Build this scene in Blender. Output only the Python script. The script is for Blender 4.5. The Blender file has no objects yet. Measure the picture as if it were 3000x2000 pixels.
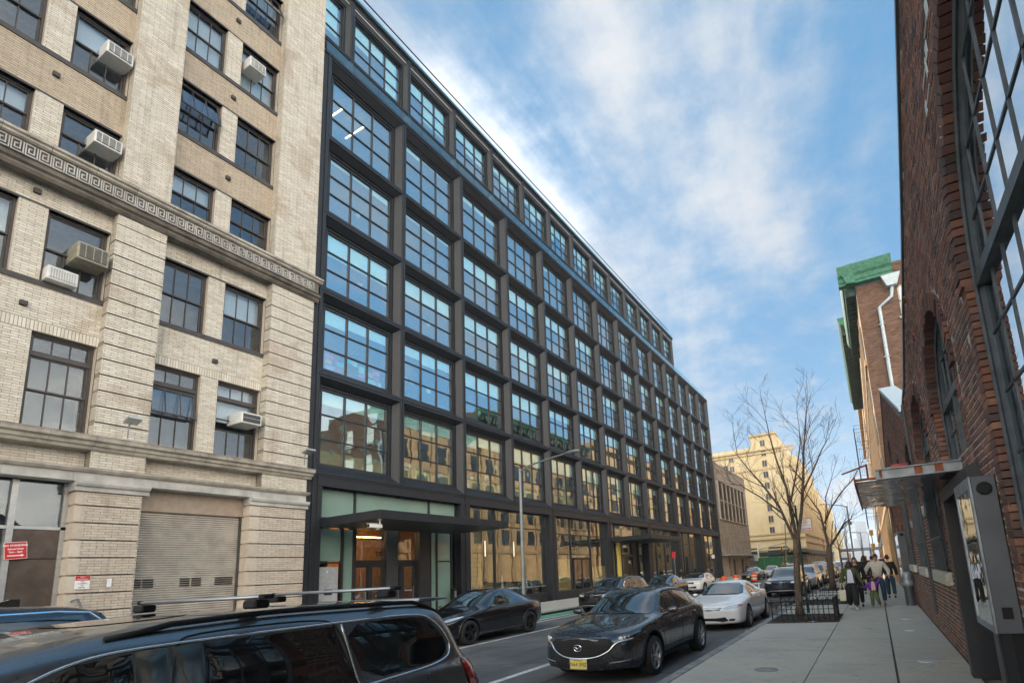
import bpy, bmesh, math, random
from mathutils import Vector, Matrix
from mathutils.bvhtree import BVHTree
from mathutils.geometry import delaunay_2d_cdt
PI=math.pi
rnd=random.Random(7)
S=bpy.context.scene
C=S.collection
# ---------------------------------------------------------------- camera
F_=Vector((-0.45261951,0.87413705,0.17612496)); R_=Vector((0.88183763,0.46809395,-0.05701264)); U_=Vector((0.13227989,-0.12950858,0.9827154))
cam=bpy.data.cameras.new('camera'); camo=bpy.data.objects.new('camera',cam); C.objects.link(camo)
M=Matrix((R_,U_,-F_)).transposed().to_4x4(); M.translation=Vector((0,0,1.7)); camo.matrix_world=M
cam.sensor_width=36; cam.lens=1533.02/3000*36
cam.shift_x=(1500-1745.96)/3000; cam.shift_y=(1402.27-1000)/3000
cam.clip_start=0.05; cam.clip_end=6000
S.camera=camo
# ---------------------------------------------------------------- light
SUN_EL=math.radians(31.5)
SUN=Vector((-0.546,0.838,0)).normalized()*math.cos(SUN_EL); SUN.z=math.sin(SUN_EL)
sl=bpy.data.lights.new('sun','SUN'); sl.energy=5; sl.angle=math.radians(0.6); sl.color=(1,.9,.76)
so=bpy.data.objects.new('sun',sl); so.rotation_euler=SUN.to_track_quat('Z','Y').to_euler(); C.objects.link(so)
S.view_settings.view_transform='Standard'; S.view_settings.look='None'
S.view_settings.exposure=0.95; S.view_settings.gamma=1
S.view_settings.use_curve_mapping=False
W=bpy.data.worlds.new('World'); S.world=W; W.use_nodes=True
def world():
    nt=W.node_tree; N=nt.nodes; L=nt.links; N.clear()
    def n(t,**k):
        x=N.new(t)
        for a,b in k.items(): setattr(x,a,b)
        return x
    def mth(op,a,b=None,c=None,clamp=False):
        x=n('ShaderNodeMath',operation=op); x.use_clamp=clamp
        for i,v in enumerate((a,b,c)):
            if v is None: continue
            if isinstance(v,(int,float)): x.inputs[i].default_value=v
            else: L.new(v,x.inputs[i])
        return x.outputs[0]
    def mix(f,a,b):
        x=n('ShaderNodeMix',data_type='RGBA')
        for i,v in ((0,f),(6,a),(7,b)):
            if isinstance(v,(int,float)): x.inputs[i].default_value=v
            elif isinstance(v,tuple): x.inputs[i].default_value=v
            else: L.new(v,x.inputs[i])
        return x.outputs[2]
    def ramp(v,stops):
        x=n('ShaderNodeMapRange',interpolation_type='SMOOTHSTEP'); L.new(v,x.inputs[0]); x.inputs[1].default_value=stops[0]; x.inputs[2].default_value=stops[1]
        return x.outputs[0]
    tc=n('ShaderNodeTexCoord'); sky=n('ShaderNodeTexSky',sky_type='NISHITA'); sky.sun_disc=False
    sky.sun_elevation=SUN_EL; sky.sun_rotation=math.atan2(SUN.x,SUN.y); sky.air_density=1.15; sky.dust_density=.35; sky.ozone_density=2.2; sky.altitude=0
    sep=n('ShaderNodeSeparateXYZ'); L.new(tc.outputs['Generated'],sep.inputs[0])
    z=mth('MAXIMUM',sep.outputs[2],0.0); zz=mth('ADD',z,.12)
    px=mth('DIVIDE',sep.outputs[0],zz); py=mth('DIVIDE',sep.outputs[1],zz)
    cmb=n('ShaderNodeCombineXYZ'); L.new(px,cmb.inputs[0]); L.new(py,cmb.inputs[1])
    mp=n('ShaderNodeMapping'); mp.inputs['Rotation'].default_value=(0,0,math.radians(24)); mp.inputs['Scale'].default_value=(1.15,.34,1); mp.inputs['Location'].default_value=(1.35,.35,0); L.new(cmb.outputs[0],mp.inputs[0])
    n1=n('ShaderNodeTexNoise'); n1.inputs['Scale'].default_value=1.15; n1.inputs['Detail'].default_value=10; n1.inputs['Roughness'].default_value=.60; n1.inputs['Distortion'].default_value=.9; L.new(mp.outputs[0],n1.inputs[0])
    n2=n('ShaderNodeTexNoise'); n2.inputs['Scale'].default_value=5.2; n2.inputs['Detail'].default_value=12; n2.inputs['Roughness'].default_value=.62; L.new(cmb.outputs[0],n2.inputs[0])
    dt=n('ShaderNodeVectorMath',operation='DOT_PRODUCT'); L.new(tc.outputs['Generated'],dt.inputs[0]); dt.inputs[1].default_value=(-.50,.60,.625)
    glow=ramp(dt.outputs['Value'],(.80,.99)); aur=ramp(dt.outputs['Value'],(.972,1.0)); back=mth('SUBTRACT',1.0,ramp(dt.outputs['Value'],(-.50,.42)))  # back: bright warm clouds added behind and overhead to light walls and pavement
    v=mth('ADD',n1.outputs[0],mth('MULTIPLY',mth('SUBTRACT',n2.outputs[0],.5),.50))
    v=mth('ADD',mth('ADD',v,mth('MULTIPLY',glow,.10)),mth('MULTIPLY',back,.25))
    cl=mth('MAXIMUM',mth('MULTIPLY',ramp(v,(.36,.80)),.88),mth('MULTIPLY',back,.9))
    mp2=n('ShaderNodeMapping'); mp2.inputs['Scale'].default_value=(1,1,2.6); L.new(tc.outputs['Generated'],mp2.inputs[0])
    n3=n('ShaderNodeTexNoise'); n3.inputs['Scale'].default_value=7.5; n3.inputs['Detail'].default_value=8; n3.inputs['Roughness'].default_value=.6; L.new(mp2.outputs[0],n3.inputs[0])
    low=mth('MULTIPLY',ramp(n3.outputs[0],(.50,.68)),mth('SUBTRACT',1.0,ramp(z,(.20,.46))))
    cl=mth('MAXIMUM',cl,mth('MULTIPLY',low,.8))
    sc=n('ShaderNodeVectorMath',operation='SCALE'); L.new(sky.outputs[0],sc.inputs[0]); sc.inputs['Scale'].default_value=.05
    bl=mix(0.72,sc.outputs[0],(.065,.215,.39,1))
    side=mth('SUBTRACT',1.0,ramp(dt.outputs['Value'],(.25,.80))); bs=n('ShaderNodeVectorMath',operation='SCALE'); L.new(bl,bs.inputs[0]); L.new(mth('ADD',1.0,mth('MULTIPLY',side,1.0)),bs.inputs['Scale']); bl=bs.outputs[0]  # side: blue out of view raised so the black building's panes reflect more
    bl=mix(mth('MULTIPLY',mth('SUBTRACT',1.0,ramp(z,(.0,.40))),.7),bl,(.27,.37,.47,1))
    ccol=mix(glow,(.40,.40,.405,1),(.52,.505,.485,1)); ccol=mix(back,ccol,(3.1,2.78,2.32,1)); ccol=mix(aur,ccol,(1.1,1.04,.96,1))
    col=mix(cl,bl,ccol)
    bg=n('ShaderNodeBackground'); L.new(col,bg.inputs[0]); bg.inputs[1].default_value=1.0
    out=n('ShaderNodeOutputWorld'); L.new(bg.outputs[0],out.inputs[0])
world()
try:
    S.cycles.max_bounces=8; S.cycles.transparent_max_bounces=16; S.cycles.glossy_bounces=4; S.cycles.diffuse_bounces=4
except Exception: pass
# ---------------------------------------------------------------- materials
MATS={}
class NB:
    def __init__(s,name):
        s.m=bpy.data.materials.new(name); s.m.use_nodes=True; s.nt=s.m.node_tree; s.N=s.nt.nodes; s.L=s.nt.links
        s.b=s.N['Principled BSDF']; s.tc=None
    def n(s,t,**k):
        x=s.N.new(t)
        for a,b in k.items(): setattr(x,a,b)
        return x
    def set(s,sock,v):
        if isinstance(v,(int,float)): sock.default_value=v
        elif isinstance(v,tuple): sock.default_value=v if len(v)==4 or sock.type=='VECTOR' else (*v,1)
        else: s.L.new(v,sock)
    def coord(s,scale=(1,1,1),which='pos'):
        if which=='pos': o=s.n('ShaderNodeNewGeometry').outputs['Position']
        else: o=s.n('ShaderNodeTexCoord').outputs['Object']
        m=s.n('ShaderNodeMapping'); m.inputs['Scale'].default_value=scale; s.L.new(o,m.inputs[0]); return m.outputs[0]
    def noise(s,scale,detail=5,rough=.55,c=None,dist=0):
        x=s.n('ShaderNodeTexNoise'); x.inputs['Scale'].default_value=scale; x.inputs['Detail'].default_value=detail; x.inputs['Roughness'].default_value=rough; x.inputs['Distortion'].default_value=dist
        if c is not None: s.L.new(c,x.inputs[0])
        return x.outputs[0]
    def ramp(s,v,a,b,lo=0.,hi=1.):
        x=s.n('ShaderNodeMapRange',interpolation_type='SMOOTHSTEP'); s.L.new(v,x.inputs[0])
        for i,q in zip((1,2,3,4),(a,b,lo,hi)): x.inputs[i].default_value=q
        return x.outputs[0]
    def mix(s,f,a,b,blend='MIX'):
        x=s.n('ShaderNodeMix',data_type='RGBA',blend_type=blend)
        for i,v in ((0,f),(6,a),(7,b)): s.set(x.inputs[i],v)
        return x.outputs[2]
    def math(s,op,a,b=0.):
        x=s.n('ShaderNodeMath',operation=op); s.set(x.inputs[0],a); s.set(x.inputs[1],b); return x.outputs[0]
    def bump(s,h,st=.3,d=.02):
        x=s.n('ShaderNodeBump'); x.inputs['Strength'].default_value=st; x.inputs['Distance'].default_value=d; s.L.new(h,x.inputs['Height']); s.L.new(x.outputs[0],s.b.inputs['Normal']); return x
    def p(s,**k):
        for a,v in k.items(): s.set(s.b.inputs[{'col':'Base Color','rough':'Roughness','metal':'Metallic','ior':'IOR','coat':'Coat Weight','crough':'Coat Roughness','spec':'Specular IOR Level','em':'Emission Color','es':'Emission Strength','trans':'Transmission Weight','sheen':'Sheen Weight'}[a]],v)
        return s
def simple(name,col,rough=.6,metal=0.,var=.12,vs=6.,bump=0.,bs=60.,coat=0.,**k):
    s=NB(name); c=s.coord(which='obj'); nz=s.noise(vs,6,.6,c)
    d=tuple(x*(1-var) for x in col); l=tuple(min(1,x*(1+var)) for x in col)
    s.p(col=s.mix(s.ramp(nz,.3,.7),d,l),rough=rough,metal=metal,**k)
    if coat: s.p(coat=coat,crough=.03)
    if bump: s.bump(s.noise(bs,4,.6,c),bump,.01)
    MATS[name]=s.m; return s.m
def brickmat(name,cols,rough=.85,stain=None,stainamt=.5,sc=1.,b=.35):
    """per-brick colour from the island the brick is, plus weather patches"""
    s=NB(name); g=s.n('ShaderNodeNewGeometry'); oi=s.n('ShaderNodeObjectInfo')
    r=s.math('FRACT',s.math('ADD',g.outputs['Random Per Island'],oi.outputs['Random']))
    cr=s.n('ShaderNodeValToRGB'); cr.color_ramp.interpolation='LINEAR'
    e=cr.color_ramp.elements
    for i,cc in enumerate(cols):
        pos=i/(len(cols)-1)
        if i<2: e[i].position=pos if i else 0; e[i].color=(*cc,1)
        else: x=e.new(pos); x.color=(*cc,1)
    # keep order
    if len(cols)>2:
        e[1].position=1/(len(cols)-1)
    s.L.new(r,cr.inputs[0]); col=cr.outputs[0]
    c=s.coord(); nz=s.noise(9*sc,6,.65,c); col=s.mix(s.ramp(nz,.2,.8,0,.35),col,(.5,.5,.5),'MULTIPLY')
    if stain:
        st=s.ramp(s.noise(.9*sc,6,.62,c,.6),.53,.66,0,stainamt); col=s.mix(st,col,stain)
    cz=s.coord((3,3,.35)); run=s.ramp(s.noise(1.3,6,.65,cz),.52,.78,0,.36); col=s.mix(run,col,(.08,.07,.06))
    s.p(col=col,rough=rough); s.bump(s.noise(70,5,.6,c),b,.006); MATS[name]=s.m; return s.m
def glassmat(name,tint=(.75,.85,.85),refl=.5,wav=.0,rough=.0,wsc=1.2):
    m=bpy.data.materials.new(name); m.use_nodes=True; nt=m.node_tree; N=nt.nodes; L=nt.links; N.clear()
    tr=N.new('ShaderNodeBsdfTransparent'); tr.inputs[0].default_value=(*tint,1)
    gl=N.new('ShaderNodeBsdfGlossy'); gl.inputs['Roughness'].default_value=rough; gl.inputs[0].default_value=(.92,.97,1,1)
    fr=N.new('ShaderNodeLayerWeight'); fr.inputs[0].default_value=.5
    pw=N.new('ShaderNodeMath'); pw.operation='POWER'; L.new(fr.outputs['Facing'],pw.inputs[0]); pw.inputs[1].default_value=4.
    mr=N.new('ShaderNodeMapRange'); L.new(pw.outputs[0],mr.inputs[0]); mr.inputs[1].default_value=0; mr.inputs[2].default_value=1; mr.inputs[3].default_value=refl; mr.inputs[4].default_value=1
    mx=N.new('ShaderNodeMixShader'); L.new(mr.outputs[0],mx.inputs[0]); L.new(tr.outputs[0],mx.inputs[1]); L.new(gl.outputs[0],mx.inputs[2])
    if wav:
        g=N.new('ShaderNodeNewGeometry'); nz=N.new('ShaderNodeTexNoise'); nz.inputs['Scale'].default_value=wsc; nz.inputs['Detail'].default_value=1.5; L.new(g.outputs['Position'],nz.inputs[0])
        bp=N.new('ShaderNodeBump'); bp.inputs['Strength'].default_value=1; bp.inputs['Distance'].default_value=wav; L.new(nz.outputs[0],bp.inputs['Height']); L.new(bp.outputs[0],gl.inputs['Normal']); L.new(bp.outputs[0],fr.inputs['Normal'])
    o=N.new('ShaderNodeOutputMaterial'); L.new(mx.outputs[0],o.inputs[0]); MATS[name]=m; return m
def emit(name,col,st):
    m=bpy.data.materials.new(name); m.use_nodes=True; b=m.node_tree.nodes['Principled BSDF']; b.inputs['Base Color'].default_value=(*col,1); b.inputs['Emission Color'].default_value=(*col,1); b.inputs['Emission Strength'].default_value=st; MATS[name]=m; return m
def paint(name,col,metal=.0,rough=.25,flake=0.):
    s=NB(name); c=s.coord(which='obj'); nz=s.noise(3,5,.6,c); dn=s.noise(40,4,.6,c)
    s.p(col=s.mix(s.ramp(nz,.3,.7),tuple(x*.93 for x in col),tuple(min(1,x*1.05) for x in col)),rough=s.ramp(dn,.2,.9,rough,rough+.12),metal=metal,coat=1.,crough=.03)
    s.bump(s.noise(2.2,2,.5,c),.025,.05); MATS[name]=s.m; return s.m

# ---------------------------------------------------------------- mesh builder
class MB:
    def __init__(s): s.v=[]; s.f=[]; s.mi=[]; s.sm=[]; s.cm=0; s.cs=False
    def add(s,vs,fs):
        o=len(s.v); s.v+=[tuple(p) for p in vs]; s.f+=[tuple(o+i for i in f) for f in fs]; s.mi+=[s.cm]*len(fs); s.sm+=[s.cs]*len(fs); return s
    def box(s,x0,x1,y0,y1,z0,z1):
        if x0>x1:x0,x1=x1,x0
        if y0>y1:y0,y1=y1,y0
        if z0>z1:z0,z1=z1,z0
        return s.add([(x0,y0,z0),(x1,y0,z0),(x1,y1,z0),(x0,y1,z0),(x0,y0,z1),(x1,y0,z1),(x1,y1,z1),(x0,y1,z1)],[(0,3,2,1),(4,5,6,7),(0,1,5,4),(1,2,6,5),(2,3,7,6),(3,0,4,7)])
    def quad(s,*p): return s.add(p,[tuple(range(len(p)))])
    def prism(s,pts,ax,a,b):
        """polygon pts (2D) extruded along axis ax from a to b. 2D coords are the other two axes in xyz order"""
        def P(p,t):
            q=list(p); q.insert(ax,t); return tuple(q)
        n=len(pts); vs=[P(p,a) for p in pts]+[P(p,b) for p in pts]
        fs=[tuple(range(n))[::-1],tuple(range(n,2*n))]+[(i,(i+1)%n,n+(i+1)%n,n+i) for i in range(n)]
        return s.add(vs,fs)
    def tube(s,path,rad,n=6,cap=True):
        path=[Vector(p) for p in path]; m=len(path)
        if not isinstance(rad,(list,tuple)): rad=[rad]*m
        vs=[];up=None
        for i,p in enumerate(path):
            t=(path[min(i+1,m-1)]-path[max(i-1,0)]).normalized()
            if up is None:
                up=Vector((0,0,1)) if abs(t.z)<.9 else Vector((1,0,0))
            a=t.cross(up).normalized(); b=a.cross(t).normalized(); up=b
            for k in range(n):
                an=2*PI*k/n; vs.append(p+(a*math.cos(an)+b*math.sin(an))*rad[i])
        fs=[]
        for i in range(m-1):
            for k in range(n):
                k2=(k+1)%n; fs.append((i*n+k,(i+1)*n+k,(i+1)*n+k2,i*n+k2))
        if cap: fs.append(tuple(range(n))); fs.append(tuple(range((m-1)*n,m*n))[::-1])
        return s.add(vs,fs)
    def lathe(s,prof,c=(0,0,0),n=24,axis=2,caps=True):
        vs=[];fs=[];m=len(prof)
        for r,h in prof:
            for k in range(n):
                a=2*PI*k/n; q=[r*math.cos(a),r*math.sin(a)]; q.insert(axis,h); vs.append((q[0]+c[0],q[1]+c[1],q[2]+c[2]))
        for i in range(m-1):
            for k in range(n):
                k2=(k+1)%n; fs.append((i*n+k,i*n+k2,(i+1)*n+k2,(i+1)*n+k))
        if caps: fs.append(tuple(range(n))[::-1]); fs.append(tuple(range((m-1)*n,m*n)))
        return s.add(vs,fs)
    def mesh(s,name,mat,off=(0,0,0)):
        me=bpy.data.meshes.new(name); ox,oy,oz=off
        me.from_pydata([(a-ox,b-oy,c-oz) for a,b,c in s.v],[],s.f)
        for m in (mat if isinstance(mat,(list,tuple)) else [mat]): me.materials.append(MATS[m] if isinstance(m,str) else m)
        me.polygons.foreach_set('material_index',s.mi); me.polygons.foreach_set('use_smooth',s.sm); me.update(); return me
    def build(s,name,mat,parent=None,bevel=0,kind=None,fix=True):
        off=wloc(parent) if parent else (0,0,0)
        me=s.mesh(name,mat,off)
        if fix:
            bm=bmesh.new(); bm.from_mesh(me); bmesh.ops.recalc_face_normals(bm,faces=bm.faces)
            if bevel: bmesh.ops.bevel(bm,geom=list(bm.edges),offset=bevel,segments=1,affect='EDGES',clamp_overlap=True)
            bm.to_mesh(me); bm.free()
        o=bpy.data.objects.new(name,me); C.objects.link(o)
        if parent: o.parent=parent
        if kind: o['kind']=kind
        return o
def wloc(o):
    v=Vector((0,0,0))
    while o is not None: v=v+o.location; o=o.parent
    return tuple(v)
def thing(name,label,cat,loc=(0,0,0),rz=0,group=None):
    o=bpy.data.objects.new(name,None); C.objects.link(o); o.location=loc; o.rotation_euler=(0,0,rz); o['label']=label; o['category']=cat; o.empty_display_size=.2
    if group: o['group']=group
    return o
def tag(o,label,cat,group=None):
    o['label']=label; o['category']=cat
    if group: o['group']=group
    return o
def struct(o,kind='structure'): o['kind']=kind; return o
def cp(o,parent,loc=None):
    c=o.copy(); C.objects.link(c); c.parent=parent
    if loc is not None: c.location=loc
    return c
def dup(root,loc,rz=0,label=None,sx=None):
    r=root.copy(); C.objects.link(r); r.location=loc; r.rotation_euler=(0,0,rz)
    if label: r['label']=label
    def rec(a,b):
        for ch in KIDS(a):
            c=ch.copy(); C.objects.link(c); c.parent=b; rec(ch,c)
    rec(root,r); return r
def KIDS(o): return [c for c in list(C.objects) if c.parent==o]
def text(name,s,mat,size,loc,rot,parent,ext=.002,align='CENTER',bold=False):
    cu=bpy.data.curves.new(name,'FONT'); cu.body=s; cu.size=size; cu.extrude=ext; cu.align_x=align; cu.align_y='CENTER'; cu.offset=.0015*size/.1*(2 if bold else 0)
    cu.resolution_u=2
    t=bpy.data.objects.new(name,cu); C.objects.link(t); dg=bpy.context.evaluated_depsgraph_get(); me=bpy.data.meshes.new_from_object(t.evaluated_get(dg)); bpy.data.objects.remove(t)
    me.materials.clear(); me.materials.append(MATS[mat]); o=bpy.data.objects.new(name,me); C.objects.link(o)
    if parent: o.parent=parent; p=wloc(parent); o.location=Vector(loc)-Vector(p)
    else: o.location=loc
    o.rotation_euler=rot; return o
# ---------------------------------------------------------------- material list
def mats():
    simple('black_steel',(.015,.0175,.022),.48,.0,.15,3,.15,90,spec=.4)
    simple('black_frame',(.022,.023,.027),.4)
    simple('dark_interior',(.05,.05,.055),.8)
    simple('interior_ceiling',(.45,.45,.42),.8)
    simple('blind',(.82,.86,.82),.8,0,.05,2)
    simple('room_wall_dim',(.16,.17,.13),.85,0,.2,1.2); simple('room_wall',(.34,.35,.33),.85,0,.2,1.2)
    simple('green_back_glass',(.20,.31,.27),.12,0,.05,1,coat=.6)
    simple('wood',(.50,.27,.11),.5,0,.25,5)
    simple('wood_pale',(.42,.31,.14),.6,0,.15,5)
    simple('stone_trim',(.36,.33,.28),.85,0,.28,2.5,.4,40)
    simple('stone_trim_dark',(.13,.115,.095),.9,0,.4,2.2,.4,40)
    simple('limestone',(.42,.41,.385),.85,0,.22,1.6,.3,30)
    simple('window_brown',(.052,.045,.042),.55,0,.15,4,.1)
    simple('sill_dark',(.055,.05,.048),.7,0,.2,4,.2)
    simple('ac_white',(.62,.62,.60),.5,0,.1,3); simple('ac_grey',(.30,.30,.28),.7,0,.2,12,.2); simple('ac_dark',(.05,.05,.05),.6)
    simple('ac_tan',(.28,.26,.20),.6,0,.2,6)
    simple('mortar_pale',(.27,.24,.20),.95,0,.25,20,.3)
    simple('mortar_dark',(.40,.36,.31),.95,0,.45,14,.4)
    brickmat('cream_brick',[(.62,.565,.475),(.68,.63,.54),(.56,.50,.41),(.65,.60,.51),(.72,.68,.60)],stain=(.38,.29,.21),stainamt=.55,sc=.8)
    brickmat('tan_brick',[(.50,.41,.31),(.54,.45,.34),(.45,.37,.28),(.51,.425,.325)],stain=(.34,.27,.21),stainamt=.3)
    brickmat('beige_brick',[(.56,.48,.39),(.61,.53,.44),(.51,.43,.345),(.58,.50,.41)],stain=(.40,.33,.27),stainamt=.4)
    brickmat('red_brick',[(.16,.068,.042),(.25,.105,.062),(.09,.046,.036),(.21,.085,.052),(.33,.155,.095),(.07,.045,.038),(.28,.12,.075),(.18,.075,.05)],stain=(.05,.038,.035),stainamt=.6,sc=1.6,b=.6)
    simple('shutter_grey',(.50,.455,.40),.5,.1,.18,2,.1)
    simple('shutter_box',(.34,.27,.21),.6,.2,.1)
    simple('bronze_panel',(.095,.072,.058),.45,.5,.3,2); simple('alu',(.42,.42,.42),.4,.7,.1)
    s=NB('asphalt'); c=s.coord(); n=s.noise(140,6,.7,c); m=s.noise(.55,6,.6,c,.5); cs=s.coord((2.4,.12,1)); tr=s.noise(1.2,4,.6,cs)
    col=s.mix(s.ramp(n,.3,.75),(.052,.054,.057),(.115,.115,.115)); col=s.mix(s.ramp(m,.42,.62,0,.7),col,(.15,.148,.14)); col=s.mix(s.ramp(tr,.5,.75,0,.45),col,(.03,.031,.033))
    vo=s.n('ShaderNodeTexVoronoi',feature='DISTANCE_TO_EDGE'); vo.inputs['Scale'].default_value=.33; s.L.new(s.mix(.12,s.coord(),s.n('ShaderNodeTexNoise').outputs[1]),vo.inputs[0])
    col=s.mix(s.ramp(vo.outputs[0],.0,.012,.85,0),col,(.016,.016,.017))
    s.p(col=col,rough=s.ramp(m,.3,.7,.62,.86)); s.bump(n,.5,.008); MATS['asphalt']=s.m
    s=NB('concrete'); c=s.coord(); n=s.noise(95,6,.7,c); m=s.noise(.8,7,.65,c,.4); sp=s.noise(7,7,.7,c); oi=s.n('ShaderNodeObjectInfo')
    col=s.mix(s.ramp(n,.25,.75),(.27,.25,.205),(.60,.565,.475)); col=s.mix(s.ramp(m,.45,.68,0,.40),col,(.26,.245,.21)); col=s.mix(s.ramp(sp,.58,.70,0,.6),col,(.14,.135,.12)); col=s.mix(s.ramp(s.noise(2.3,8,.75,c,1.2),.56,.66,0,.45),col,(.17,.16,.14)); col=s.mix(s.ramp(s.noise(17,4,.6,c),.66,.70,0,.55),col,(.09,.09,.085)); col=s.mix(s.ramp(oi.outputs['Random'],0,1,0,.35),col,(.46,.435,.38))
    s.p(col=col,rough=.85); s.bump(n,.35,.006); MATS['concrete']=s.m
    simple('kerb_stone',(.24,.235,.22),.85,0,.25,5,.4,60); simple('joint_dirt',(.045,.042,.035),.95,0,.5,30,.6,60)
    def wornpaint(nm,col,th):
        s=NB(nm); c=s.coord(); n=s.noise(38,7,.75,c); m=s.noise(2.5,5,.6,c); k=s.math('ADD',s.math('MULTIPLY',n,.7),s.math('MULTIPLY',m,.3))
        s.p(col=s.mix(s.ramp(k,th,th+.12),(.07,.07,.07),col),rough=.7); s.bump(n,.3,.004); MATS[nm]=s.m
    wornpaint('road_white',(.62,.62,.60),.40); wornpaint('road_green',(.085,.30,.17),.36)
    simple('galvanised',(.22,.24,.25),.5,.5,.12,4); simple('dark_green_metal',(.02,.045,.03),.5); simple('green_plywood',(.02,.13,.055),.7,0,.2,3)
    simple('chrome',(.75,.76,.78),.08,1.,.02); simple('black_plastic',(.010,.010,.011),.6,0,.1,spec=.25); simple('tyre',(.018,.018,.018),.85,0,.2,20,.3)
    simple('car_glass',(.012,.016,.016),.02,0,.0,1,spec=1.0,coat=1.0); simple('wheel_well',(.006,.006,.006),.9)
    simple('tinted_glass',(.006,.006,.007),.03,0,.0,1,spec=.8,coat=.6)
    simple('alloy',(.50,.50,.51),.25,.9,.05); simple('alloy_black',(.03,.03,.032),.3,.6,.05); simple('headlamp',(.55,.58,.60),.08,.3,.2,30,coat=1.); simple('tail_red',(.30,.008,.01),.12,0,.1,30,coat=1.); simple('amber',(.6,.16,.02),.2,coat=1.)
    paint('paint_grey',(.050,.052,.058),.75,.22); paint('paint_black',(.006,.0065,.009),.0,.12); paint('paint_white',(.70,.70,.69),0,.3); paint('paint_van',(.15,.155,.16),.8,.26); simple('dark_chrome',(.22,.23,.24),.12,1.,.02); simple('salt_stain',(.20,.20,.20),.25,0,.5,2); simple('grille_dot',(.07,.07,.075),.4,.5); paint('paint_navy',(.014,.018,.032),.5,.2); paint('paint_silver',(.38,.39,.40),.8,.26); paint('paint_dark',(.025,.028,.032),.5,.2); paint('paint_blue',(.05,.08,.14),.5,.2)
    simple('plate_yellow',(.72,.58,.14),.5,0,.05); simple('white_paint',(.75,.75,.73),.5,0,.05); simple('red_paint',(.50,.015,.02),.45,0,.1); simple('black_paint',(.01,.01,.01),.5); simple('yellow_paint',(.75,.45,.02),.5); simple('orange_plastic',(.75,.11,.02),.45,0,.1,3); simple('refl_white',(.72,.72,.70),.4)
    simple('grey_metal',(.085,.092,.10),.5,.2,.12,3,.1,60); simple('grey_metal_light',(.25,.27,.29),.4,.3,.3,5); simple('rust',(.26,.08,.035),.85,0,.4,18,.4); simple('old_window',(.075,.085,.09),.5,.2,.25,6,.1); simple('red_glass',(.45,.08,.06),.5,0,.15)
    s=NB('mirror_metal'); c=s.coord(); n=s.noise(1.6,2,.5,c); s.p(col=(.55,.56,.56),metal=1.,rough=s.ramp(s.noise(9,5,.6,c),.3,.7,.04,.22)); s.bump(n,.5,.06); MATS['mirror_metal']=s.m
    s=NB('kiosk_mirror'); c=s.coord(); s.p(col=(.72,.74,.76),metal=1.,rough=.02); s.bump(s.noise(2.2,2,.5,c),.35,.02); MATS['kiosk_mirror']=s.m
    simple('sill_stone',(.50,.48,.40),.85,0,.25,12,.4,50)
    simple('brown_concrete',(.29,.25,.205),.9,0,.22,.9,.4,12); simple('louvre',(.20,.155,.115),.6,.2,.1); simple('louvre_frame',(.42,.42,.40),.5,.3)
    s=NB('yellow_stone'); c=s.coord(); cz=s.coord((1.2,1.2,.12)); col=s.mix(s.ramp(s.noise(.25,6,.6,c),.35,.7),(.62,.50,.29),(.70,.58,.36)); col=s.mix(s.ramp(s.noise(1.2,5,.6,cz),.5,.75,0,.35),col,(.42,.31,.15)); s.p(col=col,rough=.9); s.bump(s.noise(3,5,.6,c),.3,.05); MATS['yellow_stone']=s.m
    simple('yellow_trim',(.55,.43,.24),.9,0,.15,2); simple('far_window',(.05,.065,.085),.15,0,.3,.6)
    simple('tan_stone',(.46,.30,.16),.9,0,.15,1,.2)
    simple('orange_stone',(.60,.37,.17),.9,0,.15,1,.2); simple('copper_green',(.05,.185,.115),.7,0,.3,6,.2,20); simple('copper_dark',(.03,.07,.05),.8,0,.4,3)
    brickmat('brown_brick',[(.16,.085,.055),(.22,.12,.08),(.12,.065,.045),(.26,.15,.10),(.19,.10,.065)],stain=(.12,.08,.06),stainamt=.4,sc=.5)
    brickmat('dark_brick',[(.10,.045,.034),(.16,.065,.045),(.06,.035,.03),(.13,.052,.04),(.20,.09,.06),(.05,.035,.032)],stain=(.04,.032,.03),stainamt=.6,sc=2,b=.7)
    simple('mortar_far',(.15,.11,.085),.95); simple('pipe_white',(.50,.58,.62),.5); simple('slate',(.24,.27,.29),.7,0,.35,6,.3)
    s=NB('bark'); c=s.coord((1,1,.3)); n=s.noise(26,6,.7,c); s.p(col=s.mix(s.ramp(n,.35,.7),(.055,.038,.026),(.16,.12,.085)),rough=.95); s.bump(n,.9,.02); MATS['bark']=s.m
    simple('twig',(.06,.042,.034),.9,0,.3,8); simple('door_grey',(.36,.38,.41),.5); simple('wet',(.03,.032,.034),.12,0,.3,2); simple('faded_red',(.34,.17,.15),.85,0,.3,30); simple('disc_pale',(.62,.70,.78),.25,.3,.05); simple('mulch',(.055,.03,.018),.95,0,.6,30,.8,80); simple('fence_black',(.012,.012,.013),.45)
    # people
    simple('skin_fair',(.50,.29,.20),.55); simple('skin_dark',(.16,.075,.045),.55); simple('hair_black',(.010,.008,.007),.5); simple('hair_brown',(.05,.026,.015),.6)
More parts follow.
